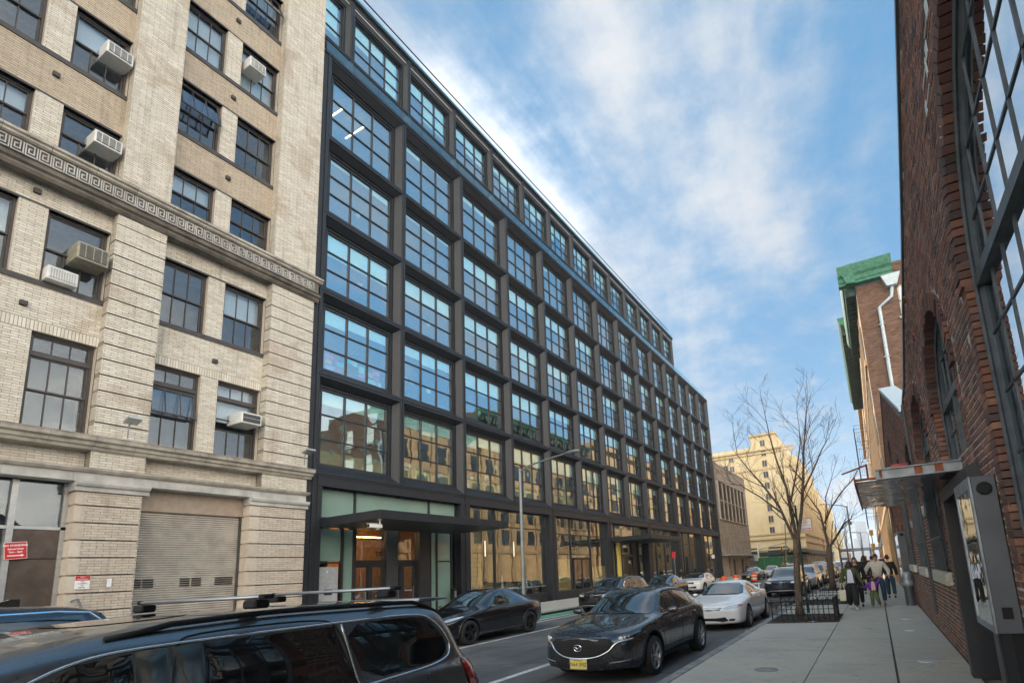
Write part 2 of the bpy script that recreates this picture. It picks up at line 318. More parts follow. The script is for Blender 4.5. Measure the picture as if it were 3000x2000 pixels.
    simple('olive_cloth',(.055,.070,.028),.8,0,.2,9,.2); simple('black_cloth',(.010,.010,.012),.85,0,.2,9); simple('cream_knit',(.52,.48,.41),.9,0,.1,12,.3,120); simple('jeans',(.02,.045,.08),.85,0,.2,9); simple('purple_cloth',(.13,.02,.30),.55,0,.2,9,.3,30); simple('pink_cloth',(.60,.38,.34),.8); simple('olive_pants',(.10,.115,.06),.85); simple('shirt_blue_white',(.55,.57,.68),.8,0,.12,12); simple('shoe_white',(.6,.58,.56),.6); simple('boot_tan',(.35,.16,.07),.7); simple('tote',(.60,.56,.42),.85,0,.06); simple('brown_fur',(.16,.09,.05),.9,0,.3,14); simple('pink',(.7,.1,.3),.6)
    for i,c in enumerate([(.75,.12,.32),(.62,.38,.10),(.02,.45,.55),(.55,.32,.6),(.45,.06,.12),(.35,.65,.45),(.7,.72,.7),(.75,.6,.1)]): simple('paper%d'%i,c,.7,0,.05)
    simple('teal_ball',(.04,.42,.40),.7,0,.2,20); simple('plant',(.06,.12,.035),.7,0,.3,6); simple('white_obj',(.55,.62,.58),.7)
    glassmat('bldg_glass',(.84,.96,.96),.28,.0045,.0,.9); glassmat('shop_glass',(.90,.93,.90),.17,.006,.0,.6); glassmat('old_glass',(.78,.82,.86),.08,.004,.0,1.6); glassmat('clear_glass',(.72,.90,.90),.08); glassmat('arch_glass',(.5,.53,.55),.58,.004,.0,1.5)
    emit('warm_light',(1,.55,.20),20.); emit('cool_light',(1,.88,.68),1.1); emit('ceiling_light',(1,.62,.34),4.); emit('signal_amber',(1,.35,.02),.8); emit('signal_red',(1,.03,.02),2.)
    simple('amber_housing',(.78,.38,.02),.5)
    s=NB('far_city'); c=s.coord(); br=s.n('ShaderNodeTexBrick'); br.inputs['Scale'].default_value=.12; br.inputs['Mortar Size'].default_value=.1; s.p(col=s.mix(s.ramp(s.noise(.02,2,.5,c),.3,.7),(.30,.30,.31),(.44,.38,.33)),rough=.9); MATS['far_city']=s.m
    simple('far_window_band',(.16,.22,.28),.3); simple('hill',(.10,.12,.10),.95,0,.3,.01)
mats()

# ---------------------------------------------------------------- brick laying (real bricks, numpy free)
def bricks(X,y0,y1,z0,z1,holes,L=.29,H=.072,j=.010,d=.012,nx=1,ytop=None,jit=.002,skip=None,axis='x'):
    """list of bricks (y0,y1,z0,z1) of a running bond in the plane x=X, kept out of the holes"""
    out=[]; k=0; z=z0
    while z<z1-1e-4:
        zb=min(z+H-j,z1)
        off=(L/2 if k%2 else 0)+ (0.0)
        segs=[(y0,y1)]
        for (a,b,c,e) in holes:
            if c<zb-1e-4 and e>z+1e-4:
                ns=[]
                for (p,q) in segs:
                    if b<=p or a>=q: ns.append((p,q))
                    else:
                        if a>p: ns.append((p,a))
                        if b<q: ns.append((b,q))
                segs=ns
        for (p,q) in segs:
            i0=math.floor((p-off)/L)
            y=off+i0*L
            while y<q:
                a=max(y,p); b=min(y+L-j,q)
                if b-a>.006: out.append((a,b,z,zb))
                y+=L
        z+=H; k+=1
    return out
def brick_add(mb,X,b,nx,d=.012,jit=.0):
    a,c,z,w=b; xf=X+nx*(jit*(rnd.random()-.5)*2); xb=X-nx*d
    vs=[(xf,a,z),(xf,c,z),(xf,c,w),(xf,a,w),(xb,a,z),(xb,c,z),(xb,c,w),(xb,a,w)]
    fs=[(0,1,2,3),(0,4,5,1),(1,5,6,2),(2,6,7,3),(3,7,4,0)]
    if nx<0: fs=[f[::-1] for f in fs]
    mb.add(vs,fs)
# ================================================================ ground, road, pavements
def ground():
    g=MB().box(-1500,1500,-1500,3000,-1.2,-.012).build('ground','asphalt'); struct(g)
    r=MB().box(-13.3,-2.98,-14,400,-.25,0).build('road','asphalt'); struct(r)
    # near pavement built slab by slab on a bed
    bed=MB().box(-2.80,.99,-6,140,-.2,.121).build('pavement','joint_dirt'); struct(bed)
    def slab(a,b,c,d,sk,par):
        m=MB(); z=.13+rnd.uniform(-.003,.004); g=.007; h=.016
        m.add([(a+g,c+sk*(a)+h,.06),(b-g,c+sk*b+h,.06),(b-g,d+sk*b-h,.06),(a+g,d+sk*a-h,.06),(a+g,c+sk*a+h,z),(b-g,c+sk*b+h,z),(b-g,d+sk*b-h,z),(a+g,d+sk*a-h,z)],[(0,3,2,1),(4,5,6,7),(0,1,5,4),(1,2,6,5),(2,3,7,6),(3,0,4,7)])
        return m.build('slab','concrete',par)
    ys=[-6,-3.9,-1.8,.4,2.5,4.4,6.0,7.6,9.25,10.35,11.9,13.5,15.0]
    pits=[(15.0,17.2),(20.6,23.4),(29.3,32.4),(41,44),(53,56)]
    for i in range(len(ys)-1):
        slab(-2.80,-1.06,ys[i],ys[i+1],.13,bed); slab(-1.06,.034,ys[i],ys[i+1],.13,bed)
    y=15.0
    far=MB()
    while y<60:
        d=y+1.65
        slab(-1.06,.034,y,d,.13,bed) ; y=d
    y=-6; k=0
    for y in [-6,-3,.2,3.0,5.3,7.3,9.5,12.1,14.6,17.4,20.4,23.4,26.4,29.4,32.5,36,40,45,50,55]:
        slab(.05,.96,y,[-3,.2,3.0,5.3,7.3,9.5,12.1,14.6,17.4,20.4,23.4,26.4,29.4,32.5,36,40,45,50,55,60][k],0,bed); k+=1
    prev=15.0
    for (a,b) in pits:
        while prev<a-.05:
            d=min(prev+1.7,a)
            slab(-2.80,-1.06,prev,d,.0,bed); prev=d
        prev=b
    while prev<60: slab(-2.80,-1.06,prev,prev+1.7,0,bed); prev+=1.7
    far.box(-2.80,.96,61,140,.05,.13).build('far_paving','concrete',bed)
    y=-6
    while y<60:
        d=y+1.83
        MB().box(-2.98,-2.812,y+.006,d-.006,-.05,.134+rnd.uniform(-.003,.003)).build('kerb','kerb_stone',bed,bevel=.012); y=d
    MB().box(-2.98,-2.812,60,140,-.05,.134).build('kerb','kerb_stone',bed)
    # mulch in the pits
    m=MB()
    for (a,b) in pits: m.box(-2.79,-1.08,a+.01,b-.01,.05,.102)
    for k in range(2600):
        a,b=pits[0] if k<1500 else (pits[1] if k<2200 else pits[2]); x=rnd.uniform(-2.75,-1.0+(-.02)); yy=rnd.uniform(a+.04,b-.04); z=.104+rnd.uniform(0,.03); an=rnd.uniform(0,PI); l=rnd.uniform(.015,.045); w=l*.35
        ux,uy=math.cos(an)*l,math.sin(an)*l; t=rnd.uniform(-.015,.015)
        m.add([(x-ux-uy*.35,yy-uy+ux*.35,z-t),(x+ux-uy*.35,yy+uy+ux*.35,z+t),(x+ux+uy*.35,yy+uy-ux*.35,z+t+.006),(x-ux+uy*.35,yy-uy-ux*.35,z-t+.006)],[(0,1,2,3)])
    mu=m.build('mulch','mulch',fix=False); tag(mu,'dark brown wood mulch filling the square tree pits beside the kerb','mulch'); mu['kind']='stuff'
    # far pavement
    fb=MB().box(-19.4,-13.3,-14,400,-.2,.075).build('far_pavement','joint_dirt'); struct(fb)
    y=4
    while y<74:
        for (a,b) in ((-18.5,-16.9),(-16.9,-15.3),(-15.3,-13.56)):
            MB().box(a+.006,b-.006,y+.006,y+1.594,.03,.12).build('slab','concrete',fb)
        y+=1.6
    MB().box(-19,-13.56,74,400,.03,.12).build('far_paving','concrete',fb); MB().box(-19,-13.56,-14,4,.03,.12).build('far_paving','concrete',fb)
    y=4
    while y<74: MB().box(-13.55,-13.3,y+.005,y+1.995,-.05,.125).build('kerb','kerb_stone',fb,bevel=.01); y+=2
    MB().box(-13.55,-13.3,74,400,-.05,.125).build('kerb','kerb_stone',fb)
    # markings
    def line(n,x0,x1,y0,y1,mt,z=.004):
        o=MB().box(x0,x1,y0,y1,z-.003,z).build(n,mt,r); return o
    line('bike_lane',-13.2,-12.28,8,90,'road_green')
    line('lane_line',-12.16,-12.02,8,90,'road_white'); line('lane_line',-11.66,-11.53,8,90,'road_white'); line('parking_line',-9.78,-9.66,8,90,'road_white'); line('parking_line',-5.98,-5.84,-8,60,'road_white')
    y=96
    # manhole + lids
    mh=MB(); mh.lathe([(.17,.128),(.17,.137),(.15,.137),(.145,.134),(0.001,.134)],c=(-1.68,8.42,0),n=28); o=mh.build('manhole_cover','kerb_stone'); tag(o,'small round iron cover set in the pavement slab nearest the camera','cover')
    for i,(x,yy) in enumerate([(.47,9.44),(.45,13.15),(.47,15.47),(.45,19.32),(.45,24.5)]):
        m=MB(); m.lathe([(.12,.128),(.12,.139),(.10,.141),(0.001,.141)],c=(x,yy,0),n=24)
        o=m.build('ground_light','disc_pale'); tag(o,['nearest of the shiny round discs set in the pavement beside the brick wall','second nearest shiny round disc in the pavement along the brick wall','third shiny round disc in the pavement, just before the grey standpipe','shiny round disc in the pavement level with the grey standpipe','farthest shiny disc in the pavement, beyond the grey standpipe'][i],'ground disc','shiny discs along the pavement')
    # litter
    for (x,yy,mt,l,lab) in [(-1.7,14.93,'white_paint',.16,'crumpled white paper scrap at the edge of the near tree pit'),(-1.86,14.86,'orange_plastic',.07,'small orange wrapper at the edge of the near tree pit'),(-2.95,13.0,'white_paint',.05,'white scrap of litter against the kerb by the white car')]:
        m=MB(); n=6
        for k in range(7):
            a=rnd.uniform(0,6.28); b=rnd.uniform(.3,1)*l; m.add([(x,yy,.14),(x+math.cos(a)*b,yy+math.sin(a)*b*.6,.138+rnd.uniform(0,.03)),(x+math.cos(a+.8)*b*.8,yy+math.sin(a+.8)*b*.5,.138+rnd.uniform(0,.03))],[(0,1,2)])
        tag(m.build('litter',mt,fix=False),lab,'litter')
ground()

# ================================================================ cream brick building
def cream_building():
    root=thing('brick_office_building','cream brick loft building with tan spandrels, Greek key band and ribbed garage shutter','building',(-18.4,6,0))
    XP=-18.40; XS=-18.75; XG=-18.98; YE=12.05; top=31.5
    bays=[(2.6,5.9,[(2.62,4.0),(4.57,5.88)]),(7.12,10.42,[(7.14,8.51),(9.02,10.40)])]
    pils=[(-2.2,-.7),(1.35,2.6),(5.9,7.12),(10.42,YE)]
    F=[('a',6.2,8.8),('b',10.1,12.35),('c',14.05,15.68),('d',17.0,19.1),('e',20.3,22.37),('f',23.65,25.75),('g',27.0,29.05)]
    # mortar backing walls (with openings as separate strips)
    w=MB(); d=.012
    for a,b in pils: w.box(XP-.07,XP-1.5,a+.012,b-.012,0,top)
    core=[]
    for (a,b,ws) in bays:
        ws2=ws; zs=[(5.0,F[0][1])]+[(F[i][2],F[i+1][1]) for i in range(len(F)-1)]+[(F[-1][2],top)]
        for z0,z1 in zs: w.box(XS-d,XS-.45,a,b,z0,z1)
        for (_,z0,z1) in F: w.box(XS-d,XS-.44,ws[0][1]+.012,ws[1][0]-.012,z0,z1)
    w.box(XS-d,XS-.45,-.7,1.35,5,top)
    w.build('wall','mortar_pale',root)
    MB().box(-21.5,-22,-2,YE,0,top).box(-22,-19.9,YE-.15,YE,0,top).build('inner_wall','room_wall',root)
    fl=MB()
    for z in (5.4,9.35,13.2,16.4,19.7,23.0,26.3,29.6): fl.box(-22,XS-.46,-2,YE-.16,z,z+.25)
    fl.build('floor_slab','interior_ceiling',root)
    # brick field
    cream=MB(); tan=MB(); near=[]
    bandsU=[6.55+.46*i for i in range(13)]; 
    def field(mb,X,a,b,z0,z1,holes=(),off=0,collect=False):
        for bk in bricks(X,a,b,z0,z1,holes,L=.29,H=.072,j=.011):
            if collect: near.append((X,bk,mb))
            else: brick_add(mb,X,bk,1,jit=.0015)
    lower=MB(); sg=MB()
    def seg(a,b,z0,z1): sg.box(XP-.012,XP-.075,a+.012,b-.012,z0,z1)
    for (a,b) in pils:
        # rusticated lower zones: blocks of bricks between recessed joints
        zs=[.1+.46*i for i in range(10)]; zs=[z for z in zs if z<4.5]+[4.62]
        for i in range(len(zs)-1): field(lower,XP,a+(-.0),b,zs[i]+.022,zs[i+1]-.022,collect=(a>9)); seg(a,b,zs[i]+.02,zs[i+1]-.02)
        field(cream,XP,a,b,5.28,5.75); seg(a,b,4.62,5.75)
        zs=[6.14]+bandsU+[12.62]; zs=[z for z in zs if z<12.3]+[12.62]
        for i in range(len(zs)-1): field(cream,XP,a,b,zs[i]+(.022 if i else 0),zs[i+1]-.022); seg(a,b,zs[i]+(.02 if i else 0),zs[i+1]-.02)
        field(cream,XP,a,b,12.62,12.92)
        field(cream,XP,a,b,13.8,top); seg(a,b,12.62,top)
        # side returns
        for yy in (a,b):
            for (z0,z1) in ((6.2,12.9),(13.8,top),(.1,4.6)):
                z=z0;k=0
                mb=cream if z0>5 else lower
                while z<z1:
                    band=any(abs(z+.03-q)<.045 for q in (bandsU if z0>5 else [.1+.46*i for i in range(10)])) and z<12.6
                    if not band:
                        s=-1 if yy==a else 1
                        x0,x1=XP-.01,XS if z0>5 else XP-.5
                        xm=(x0+x1)/2+(.06 if k%2 else -.06)
                        for (p,q) in ((x0,xm+.005),(xm-.005,x1)):
                            mb.add([(p,yy,z),(q,yy,z),(q,yy,z+.061),(p,yy,z+.061)],[(0,1,2,3)])
                    z+=.072;k+=1
    for bi,(a,b,ws) in enumerate(bays):
        field(cream,XS,a,b,5.28,F[0][1]); 
        for i in range(len(F)-1):
            z0,z1=F[i][2],F[i+1][1]; mb=cream if i<2 else tan
            if i==0: z0+=.30
            field(mb,XS,a,b,z0,z1)
        field(tan,XS,a,b,F[-1][2],top)
        for (_,z0,z1) in F: field(cream,XS,ws[0][1],ws[1][0],z0,z1)
        # soldier course
        y=a
        while y<b-.03:
            cream.box(XS-.012,XS+.002,y,min(y+.062,b),8.81,9.08); y+=.074
    field(cream,XS,-.7,1.35,5.28,top)
    sg.build('mortar_bed','mortar_pale',root)['kind']='stuff'
    # reveals of the openings (brick coloured)
    rv=MB()
    for (a,b,ws) in bays:
        for (p,q) in ws:
            for (_,z0,z1) in F: 
                rv.box(XS-.02,XS-.40,q-.003,q+.012,z0,z1); rv.box(XS-.02,XS-.40,p-.012,p+.003,z0,z1)
    rv.build('reveal','beige_brick',root)['kind']='stuff'
    # largest bricks of the lower right pier as parts of their own
    near.sort(key=lambda t:abs(t[1][2]-3.4)); meshes={}
    for i,(X,bk,mb) in enumerate(near):
        if i<150:
            w_=round(bk[1]-bk[0],2); h_=round(bk[3]-bk[2],3)
            if (w_,h_) not in meshes:
                m=MB(); brick_add(m,0,(0,w_,0,h_),1); meshes[(w_,h_)]=m.mesh('brick','beige_brick')
            o=bpy.data.objects.new('brick',meshes[(w_,h_)]); C.objects.link(o); o.parent=root; p=wloc(root); o.location=(X-p[0]+rnd.uniform(-.0015,.0015),bk[0]-p[1],bk[2]-p[2])
        else: brick_add(mb,X,bk,1,jit=.0015)
    for mb,nm,mt in ((cream,'cream_brickwork','cream_brick'),(tan,'tan_brickwork','tan_brick'),(lower,'lower_brickwork','beige_brick')):
        o=mb.build(nm,mt,root,fix=False); o['kind']='stuff'
    # stone: meander band
    X1=-18.16
    def molding(nm,y0,y1,prof,mt):
        MB().prism([(x,z) for x,z in prof],1,y0,y1).build(nm,mt,root)
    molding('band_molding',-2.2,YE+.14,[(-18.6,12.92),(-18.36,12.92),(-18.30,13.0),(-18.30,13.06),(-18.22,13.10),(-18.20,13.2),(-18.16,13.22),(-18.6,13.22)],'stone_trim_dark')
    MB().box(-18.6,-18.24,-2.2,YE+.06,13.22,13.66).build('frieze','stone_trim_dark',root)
    y=-2.2+.02
    while y<YE+.1:
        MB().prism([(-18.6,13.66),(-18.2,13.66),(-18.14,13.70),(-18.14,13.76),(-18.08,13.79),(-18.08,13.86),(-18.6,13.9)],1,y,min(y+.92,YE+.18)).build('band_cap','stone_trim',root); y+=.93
    k=MB(); y=-.9; kz=13.27; Hh=.34
    def bar(y0,y1,z0,z1): k.box(-18.245,-18.205,y0,y1,z0,z1)
    while y<YE-.20:
        t=.024; T=.03
        bar(y,y+t,kz,kz+Hh); bar(y+.045,y+.045+t,kz,kz+Hh)
        bar(y+.045+t,y+.225,kz+Hh-T,kz+Hh); bar(y+.225-t,y+.225,kz+.08,kz+Hh-T)
        bar(y+.10,y+.225-t,kz+.08,kz+.08+T); bar(y+.10,y+.10+t,kz+.08+T,kz+.23); bar(y+.10+t,y+.17,kz+.20,kz+.23)
        bar(y+.045+t,y+.245,kz,kz+T)
        y+=.262
    o=k.build('greek_key','limestone',root); 
    # lower cornice in stone lengths
    y=-2.2
    while y<YE+.1:
        e=min(y+.9,YE+.16)
        MB().prism([(-18.8,5.75),(-18.34,5.75),(-18.30,5.83),(-18.24,5.85),(-18.22,5.93),(-18.12,5.97),(-18.10,6.05),(-18.07,6.10),(-18.4,6.16),(-18.8,6.16)],1,y,e-.006).build('cornice_stone','stone_trim',root); y+=.9
    y=-2.2
    while y<YE:
        e=min(y+1.3,YE)
        MB().box(-18.85,XP+.01,y,e-.005,4.88,5.13).build('lintel_stone','limestone',root); y+=1.3
    MB().prism([(-18.8,5.13),(-18.33,5.13),(-18.27,5.20),(-18.27,5.24),(-18.8,5.28)],1,-2.2,YE+.08).build('string_course','stone_trim',root)
    for (a,b) in ((1.3,2.75),(5.68,7.2),(10.1,YE)):
        MB().prism([(-18.8,4.62),(-18.34,4.62),(-18.34,4.72),(-18.27,4.76),(-18.24,4.82),(-18.24,4.88),(-18.8,4.88)],1,a-.03,b+.06).build('capital','limestone',root)
    MB().box(XP-.5,XP-.075,5.73,7.15,.1,4.62).build('pier_core','beige_brick',root); MB().box(XP-.5,XP-.075,10.13,YE-.02,.1,4.62).build('pier_core','beige_brick',root)
    for (a,b) in ((5.70,5.91),(10.10,10.43)):
        zs=[.1+.46*i for i in range(10)]+[4.62]
        for i in range(10): MB().box(XP-.5,XP-.002,a,b,zs[i]+.022,zs[i+1]-.022).build('quoin','beige_brick',root)
    MB().box(XP-.4,XP+.02,-2.2,2.6,0,.1).box(XP-.4,XP+.03,5.68,7.2,0,.5).box(XP-.4,XP+.03,10.1,YE,0,.5).build('plinth','stone_trim',root)
    # windows -------------------------------------------------
    cache={}
    def winpart(y0,y1,z0,z1,kind):
        w=y1-y0; h=z1-z0; par=bpy.data.objects.new('window',None)
        m=MB(); t=.055; X=0
        def fr(a,b,c,e,dx=0,tt=t,dep=.07): # rectangle frame
            m.box(X+dx-dep,X+dx,a,a+tt,c,e); m.box(X+dx-dep,X+dx,b-tt,b,c,e); m.box(X+dx-dep,X+dx,a+tt,b-tt,c,c+tt); m.box(X+dx-dep,X+dx,a+tt,b-tt,e-tt,e)
        fr(0,w,0,h,.08,.06,.16)
        panes=[]
        def sash(c,e,dx,cols,tilt=0):
            fr(.06,w-.06,c,e,dx,.045,.045)
            iw=(w-.12-.09)/cols
            for i in range(cols):
                a=.06+.045+iw*i; b=a+iw
                if i: m.box(X+dx-.03,X+dx,a-.013,a+.013,c+.045,e-.045)
                panes.append((dx-.028,a+.0,b,c+.045,e-.045))
        if kind=='tall':
            m.box(-.02,.09,.05,w-.05,h*.76,h*.80)
            sash(h*.80,h-.06,.04,3); sash(h*.40,h*.76,.04,3); sash(.06,h*.41,.0,3)
        elif kind=='single': sash(h*.49,h-.06,.045,1); sash(.06,h*.51,.0,3)
        elif kind=='tallsingle':
            m.box(-.02,.09,.05,w-.05,h*.76,h*.80); sash(h*.80,h-.06,.04,3); sash(h*.50,h*.76,.04,1); sash(.06,h*.38,.0,3)
        else: sash(h*.49,h-.06,.045,3); sash(.06,h*.51,.0,3)
        key=(round(w,2),round(h,2),kind)
        if key not in cache:
            cache[key]=(m.mesh('window','window_brown'),[MB().box(p[0]-.006,p[0],p[1],p[2],p[3],p[4]).mesh('pane','old_glass') for p in panes])
        fm,pm=cache[key]
        o=bpy.data.objects.new('window',fm); C.objects.link(o); o.parent=root; P=wloc(root); o.location=(XG-P[0],y0-P[1],z0-P[2])
        for q in pm:
            c=bpy.data.objects.new('pane',q); C.objects.link(c); c.parent=o
        return o
    kinds={('a',1,1):'tallsingle',('e',0,1):'single',('d',0,1):'single',('c',0,1):'single',('b',0,1):'single',('e',1,1):'std'}
    rl=MB()
    for bi,(a,b,ws) in enumerate(bays):
        for wi,(p,q) in enumerate(ws):
            for (n,z0,z1) in F:
                zz=z0+(.12 if n!='a' else 0)
                k=kinds.get((n,bi,wi),'tall' if n=='a' else 'std')
                winpart(p+.0,q-.0,zz,z1,k)
                r=rnd.random()
                if (n,bi,wi) in (('e',1,0),('e',1,1)): rl.box(XG-.16,XG-.15,p+.05,q-.05,zz,z1)
                elif r<.45: rl.box(XG-.16,XG-.15,p+.05,q-.05,z1-(z1-zz)*rnd.uniform(.3,.6),z1)
        for (n,z0,z1) in F:
            if n in('a',): continue
            MB().box(XS-.35,XS+.035,a+.01,b-.01,z0-.03,z0+.115).build('sill','sill_dark',root)
            # dark steel lintel edge
            MB().box(XS-.25,XS+.006,a+.01,b-.01,z1,z1+.055).build('lintel','sill_dark',root)
    rl.build('curtain','blind',root)['kind']='stuff'
    # hopper sash left open on three windows
    def hopper(y0,y1,z0,z1,ang):
        w=y1-y0; h=z1-z0; o=bpy.data.objects.new('open_sash',None)
        m=MB(); m.box(-.04,0,0,.05,-h,0); m.box(-.04,0,w-.05,w,-h,0); m.box(-.04,0,.05,w-.05,-.05,0); m.box(-.04,0,.05,w-.05,-h,-h+.05)
        for i in (1,2): m.box(-.03,-.005,w*i/3-.013,w*i/3+.013,-h+.05,-.05)
        o=m.build('open_sash','window_brown'); P=wloc(root); o.parent=root; o.location=(XG+.10-P[0],y0-P[1],z1-P[2]); o.rotation_euler=(0,-ang,0)
        g=MB().box(-.025,-.02,.05,w-.05,-h+.05,-.05).build('pane','old_glass'); g.parent=o
    hopper(7.22,8.43,18.0,19.02,.35); hopper(9.1,10.32,24.7,25.68,.4); hopper(7.22,8.43,7.25,8.1,.22)
    # small outlet boxes
    for (y,z) in ((4.32,19.75),(4.33,16.45),(4.34,9.45),(8.82,19.7),(8.84,16.35),(8.86,9.4),(4.3,12.95-.25),(8.8,23.1)):
        MB().box(XS-.02,XS+.09,y-.075,y+.075,z-.06,z+.07).build('outlet_box','sill_dark',root,bevel=.008)
    # floodlights on brackets
    for (y,z) in ((6.55,6.16),(11.75,6.2)):
        f=MB().tube([(-18.12,y,z),(-18.12,y,z+.38),(-17.98,y,z+.42)],.018,8).build('floodlight_bracket','galvanised',root)
        MB().prism([(-18.05,z+.40),(-17.72,z+.50),(-17.73,z+.56),(-18.06,z+.47)],1,y-.16,y+.16).build('floodlight','alu',f)
    # garage
    g=MB(); z=.1
    while z<4.25:
        g.prism([(-18.99,z),(-18.93,z+.012),(-18.925,z+.05),(-18.99,z+.066)],1,7.18,10.14); z+=.0675
    sh=g.build('shutter','shutter_grey',root)
    for yy in (7.35,7.65,8.58,8.9,9.55,9.82):
        for k in range(4): MB().box(-18.95,-18.915,yy-.13,yy+.13,2.02+.067*k,2.056+.067*k).build('vent_slot','black_paint',sh)
    MB().box(-19,-18.82,7.18,10.14,4.25,4.88).build('shutter_box','shutter_box',root)
    MB().box(-19.0,-18.86,7.15,7.22,.1,4.3).build('shutter_guide','sill_dark',root); MB().box(-19.0,-18.86,10.04,10.095,.1,4.3).build('shutter_guide','sill_dark',root)
    # shop front
    sf=MB().box(-18.92,-18.78,4.62,4.74,.1,4.85).box(-18.92,-18.80,2.6,5.7,3.60,3.68).box(-18.92,-18.80,5.60,5.7,.1,4.85).build('shopfront_frame','alu',root)
    MB().box(-18.90,-18.84,4.74,5.60,.1,2.85).box(-18.90,-18.83,4.74,5.60,2.87,3.6).build('bronze_panel','bronze_panel',root)
    MB().box(-18.90,-18.88,4.74,5.60,3.68,4.85).box(-18.90,-18.88,2.7,4.62,3.68,4.85).build('transom_pane','old_glass',root)
    MB().box(-18.90,-18.88,2.7,4.62,.3,3.6).build('shop_pane','shop_glass',root)
    MB().box(-19.9,-19.85,1,7,0,5).build('shop_back_wall','dark_interior',root)
    MB().tube([(-18.38,5.85,1.75),(-18.1,5.87,1.8),(-18.1,6.1,1.2),(-18.1,6.1,.1)],.03,8).build('handrail','galvanised',root)
    return root
cream=cream_building()
# signs on the cream building
def no_standing():
    t=thing('parking_sign','red no standing sign with white arrow by the brown shopfront panel','sign',(-18.74,4.82,3.06))
    M1=MB().box(0,.006,-.20,.20,-.21,.21).build('sign_border','white_paint',bevel=.002); M1.parent=t
    M2=MB().box(.006,.010,-.19,.19,-.20,.20).build('sign_plate','red_paint'); M2.parent=t
    r=(PI/2,0,PI/2)
    for s,z,sz in (('NO STANDING',.125,.062),('School Days',.04,.055),('7am - 4pm',-.035,.055)): 
        o=text('lettering',s,'white_paint',sz,(0,0,0),r,None,align='CENTER',bold=True); o.parent=t; o.location=(.012,-.0,z)
    a=MB().box(.010,.013,-.15,.09,-.135,-.112).add([(.013,.09,-.155),(.013,.15,-.1235),(.013,.09,-.09)],[(0,1,2)]).build('arrow','white_paint',fix=False); a.parent=t
    t.rotation_euler=(.10,0,0)
no_standing()
def small_sign():
    t=thing('notice','small red and white notice reading not responsible, on the cream pier','sign',(-18.385,6.02,2.22))
    a=MB().box(0,.005,-.15,.15,-.17,.17).build('notice_plate','white_paint'); a.parent=t
    b=MB().box(.005,.007,-.145,.145,.05,.165).build('notice_header','red_paint'); b.parent=t
    r=(PI/2,0,PI/2)
    for s,z,sz,m in (('NOT',.135,.045,'white_paint'),('RESPONSIBLE',.085,.038,'white_paint'),('FOR',.02,.035,'black_paint'),('ACCIDENTS',-.03,.035,'black_paint'),('OR',-.08,.035,'black_paint'),('INJURIES',-.13,.035,'black_paint')):
        o=text('lettering',s,m,sz,(0,0,0),r,None); o.parent=t; o.location=(.0075,0,z)
small_sign()
tag(MB().box(-18.39,-18.382,6.52,6.62,2.08,2.30).build('sticker','white_paint'),'small torn white sticker on the cream pier to the right of the notice','sticker')
def ac(loc,w,h,d,body,face,label,louv=5,cols=4):
    t=thing('air_conditioner',label,'air conditioner',loc,0,'window air conditioners on the cream building')
    b=MB().box(-.25,d,0,w,0,h).build('case',body,bevel=.012); b.parent=t
    f=MB().box(d,d+.012,.05,w-.05,.05,h-.05).build('grille_backing',face); f.parent=t
    g=MB()
    for i in range(1,louv*2): g.box(d+.012,d+.022,.05,w-.05,.05+(h-.1)*i/(louv*2)-.004,.05+(h-.1)*i/(louv*2)+.004)
    for i in range(1,cols): g.box(d+.012,d+.026,w*i/cols-.008,w*i/cols+.008,.05,h-.05)
    g=g.build('grille',body if cols<8 else 'ac_white'); g.parent=t
ac((-18.9,5.20,17.98),.64,.40,.50,'ac_white','ac_dark','white window air conditioner in the left bay, two rows above the Greek key band')
ac((-18.9,5.18,15.0-.16),.64,.40,.50,'ac_white','ac_dark','white window air conditioner just above the Greek key band')
ac((-18.9,9.14,21.3),.58,.42,.50,'ac_white','ac_grey','white window air conditioner with grey face, upper right window')
ac((-18.85,5.1,11.05),.68,.50,.55,'ac_tan','ac_dark','old dark brown air conditioner, larger, above a small white one')
ac((-18.85,4.62,10.24),.62,.38,.40,'ac_white','ac_grey','small white air conditioner with fine grid grille, below the dark one',8,12)
ac((-18.85,9.55,7.36),.66,.38,.62,'ac_white','ac_dark','silver edged air conditioner with black face in the lowest window row',1,1)
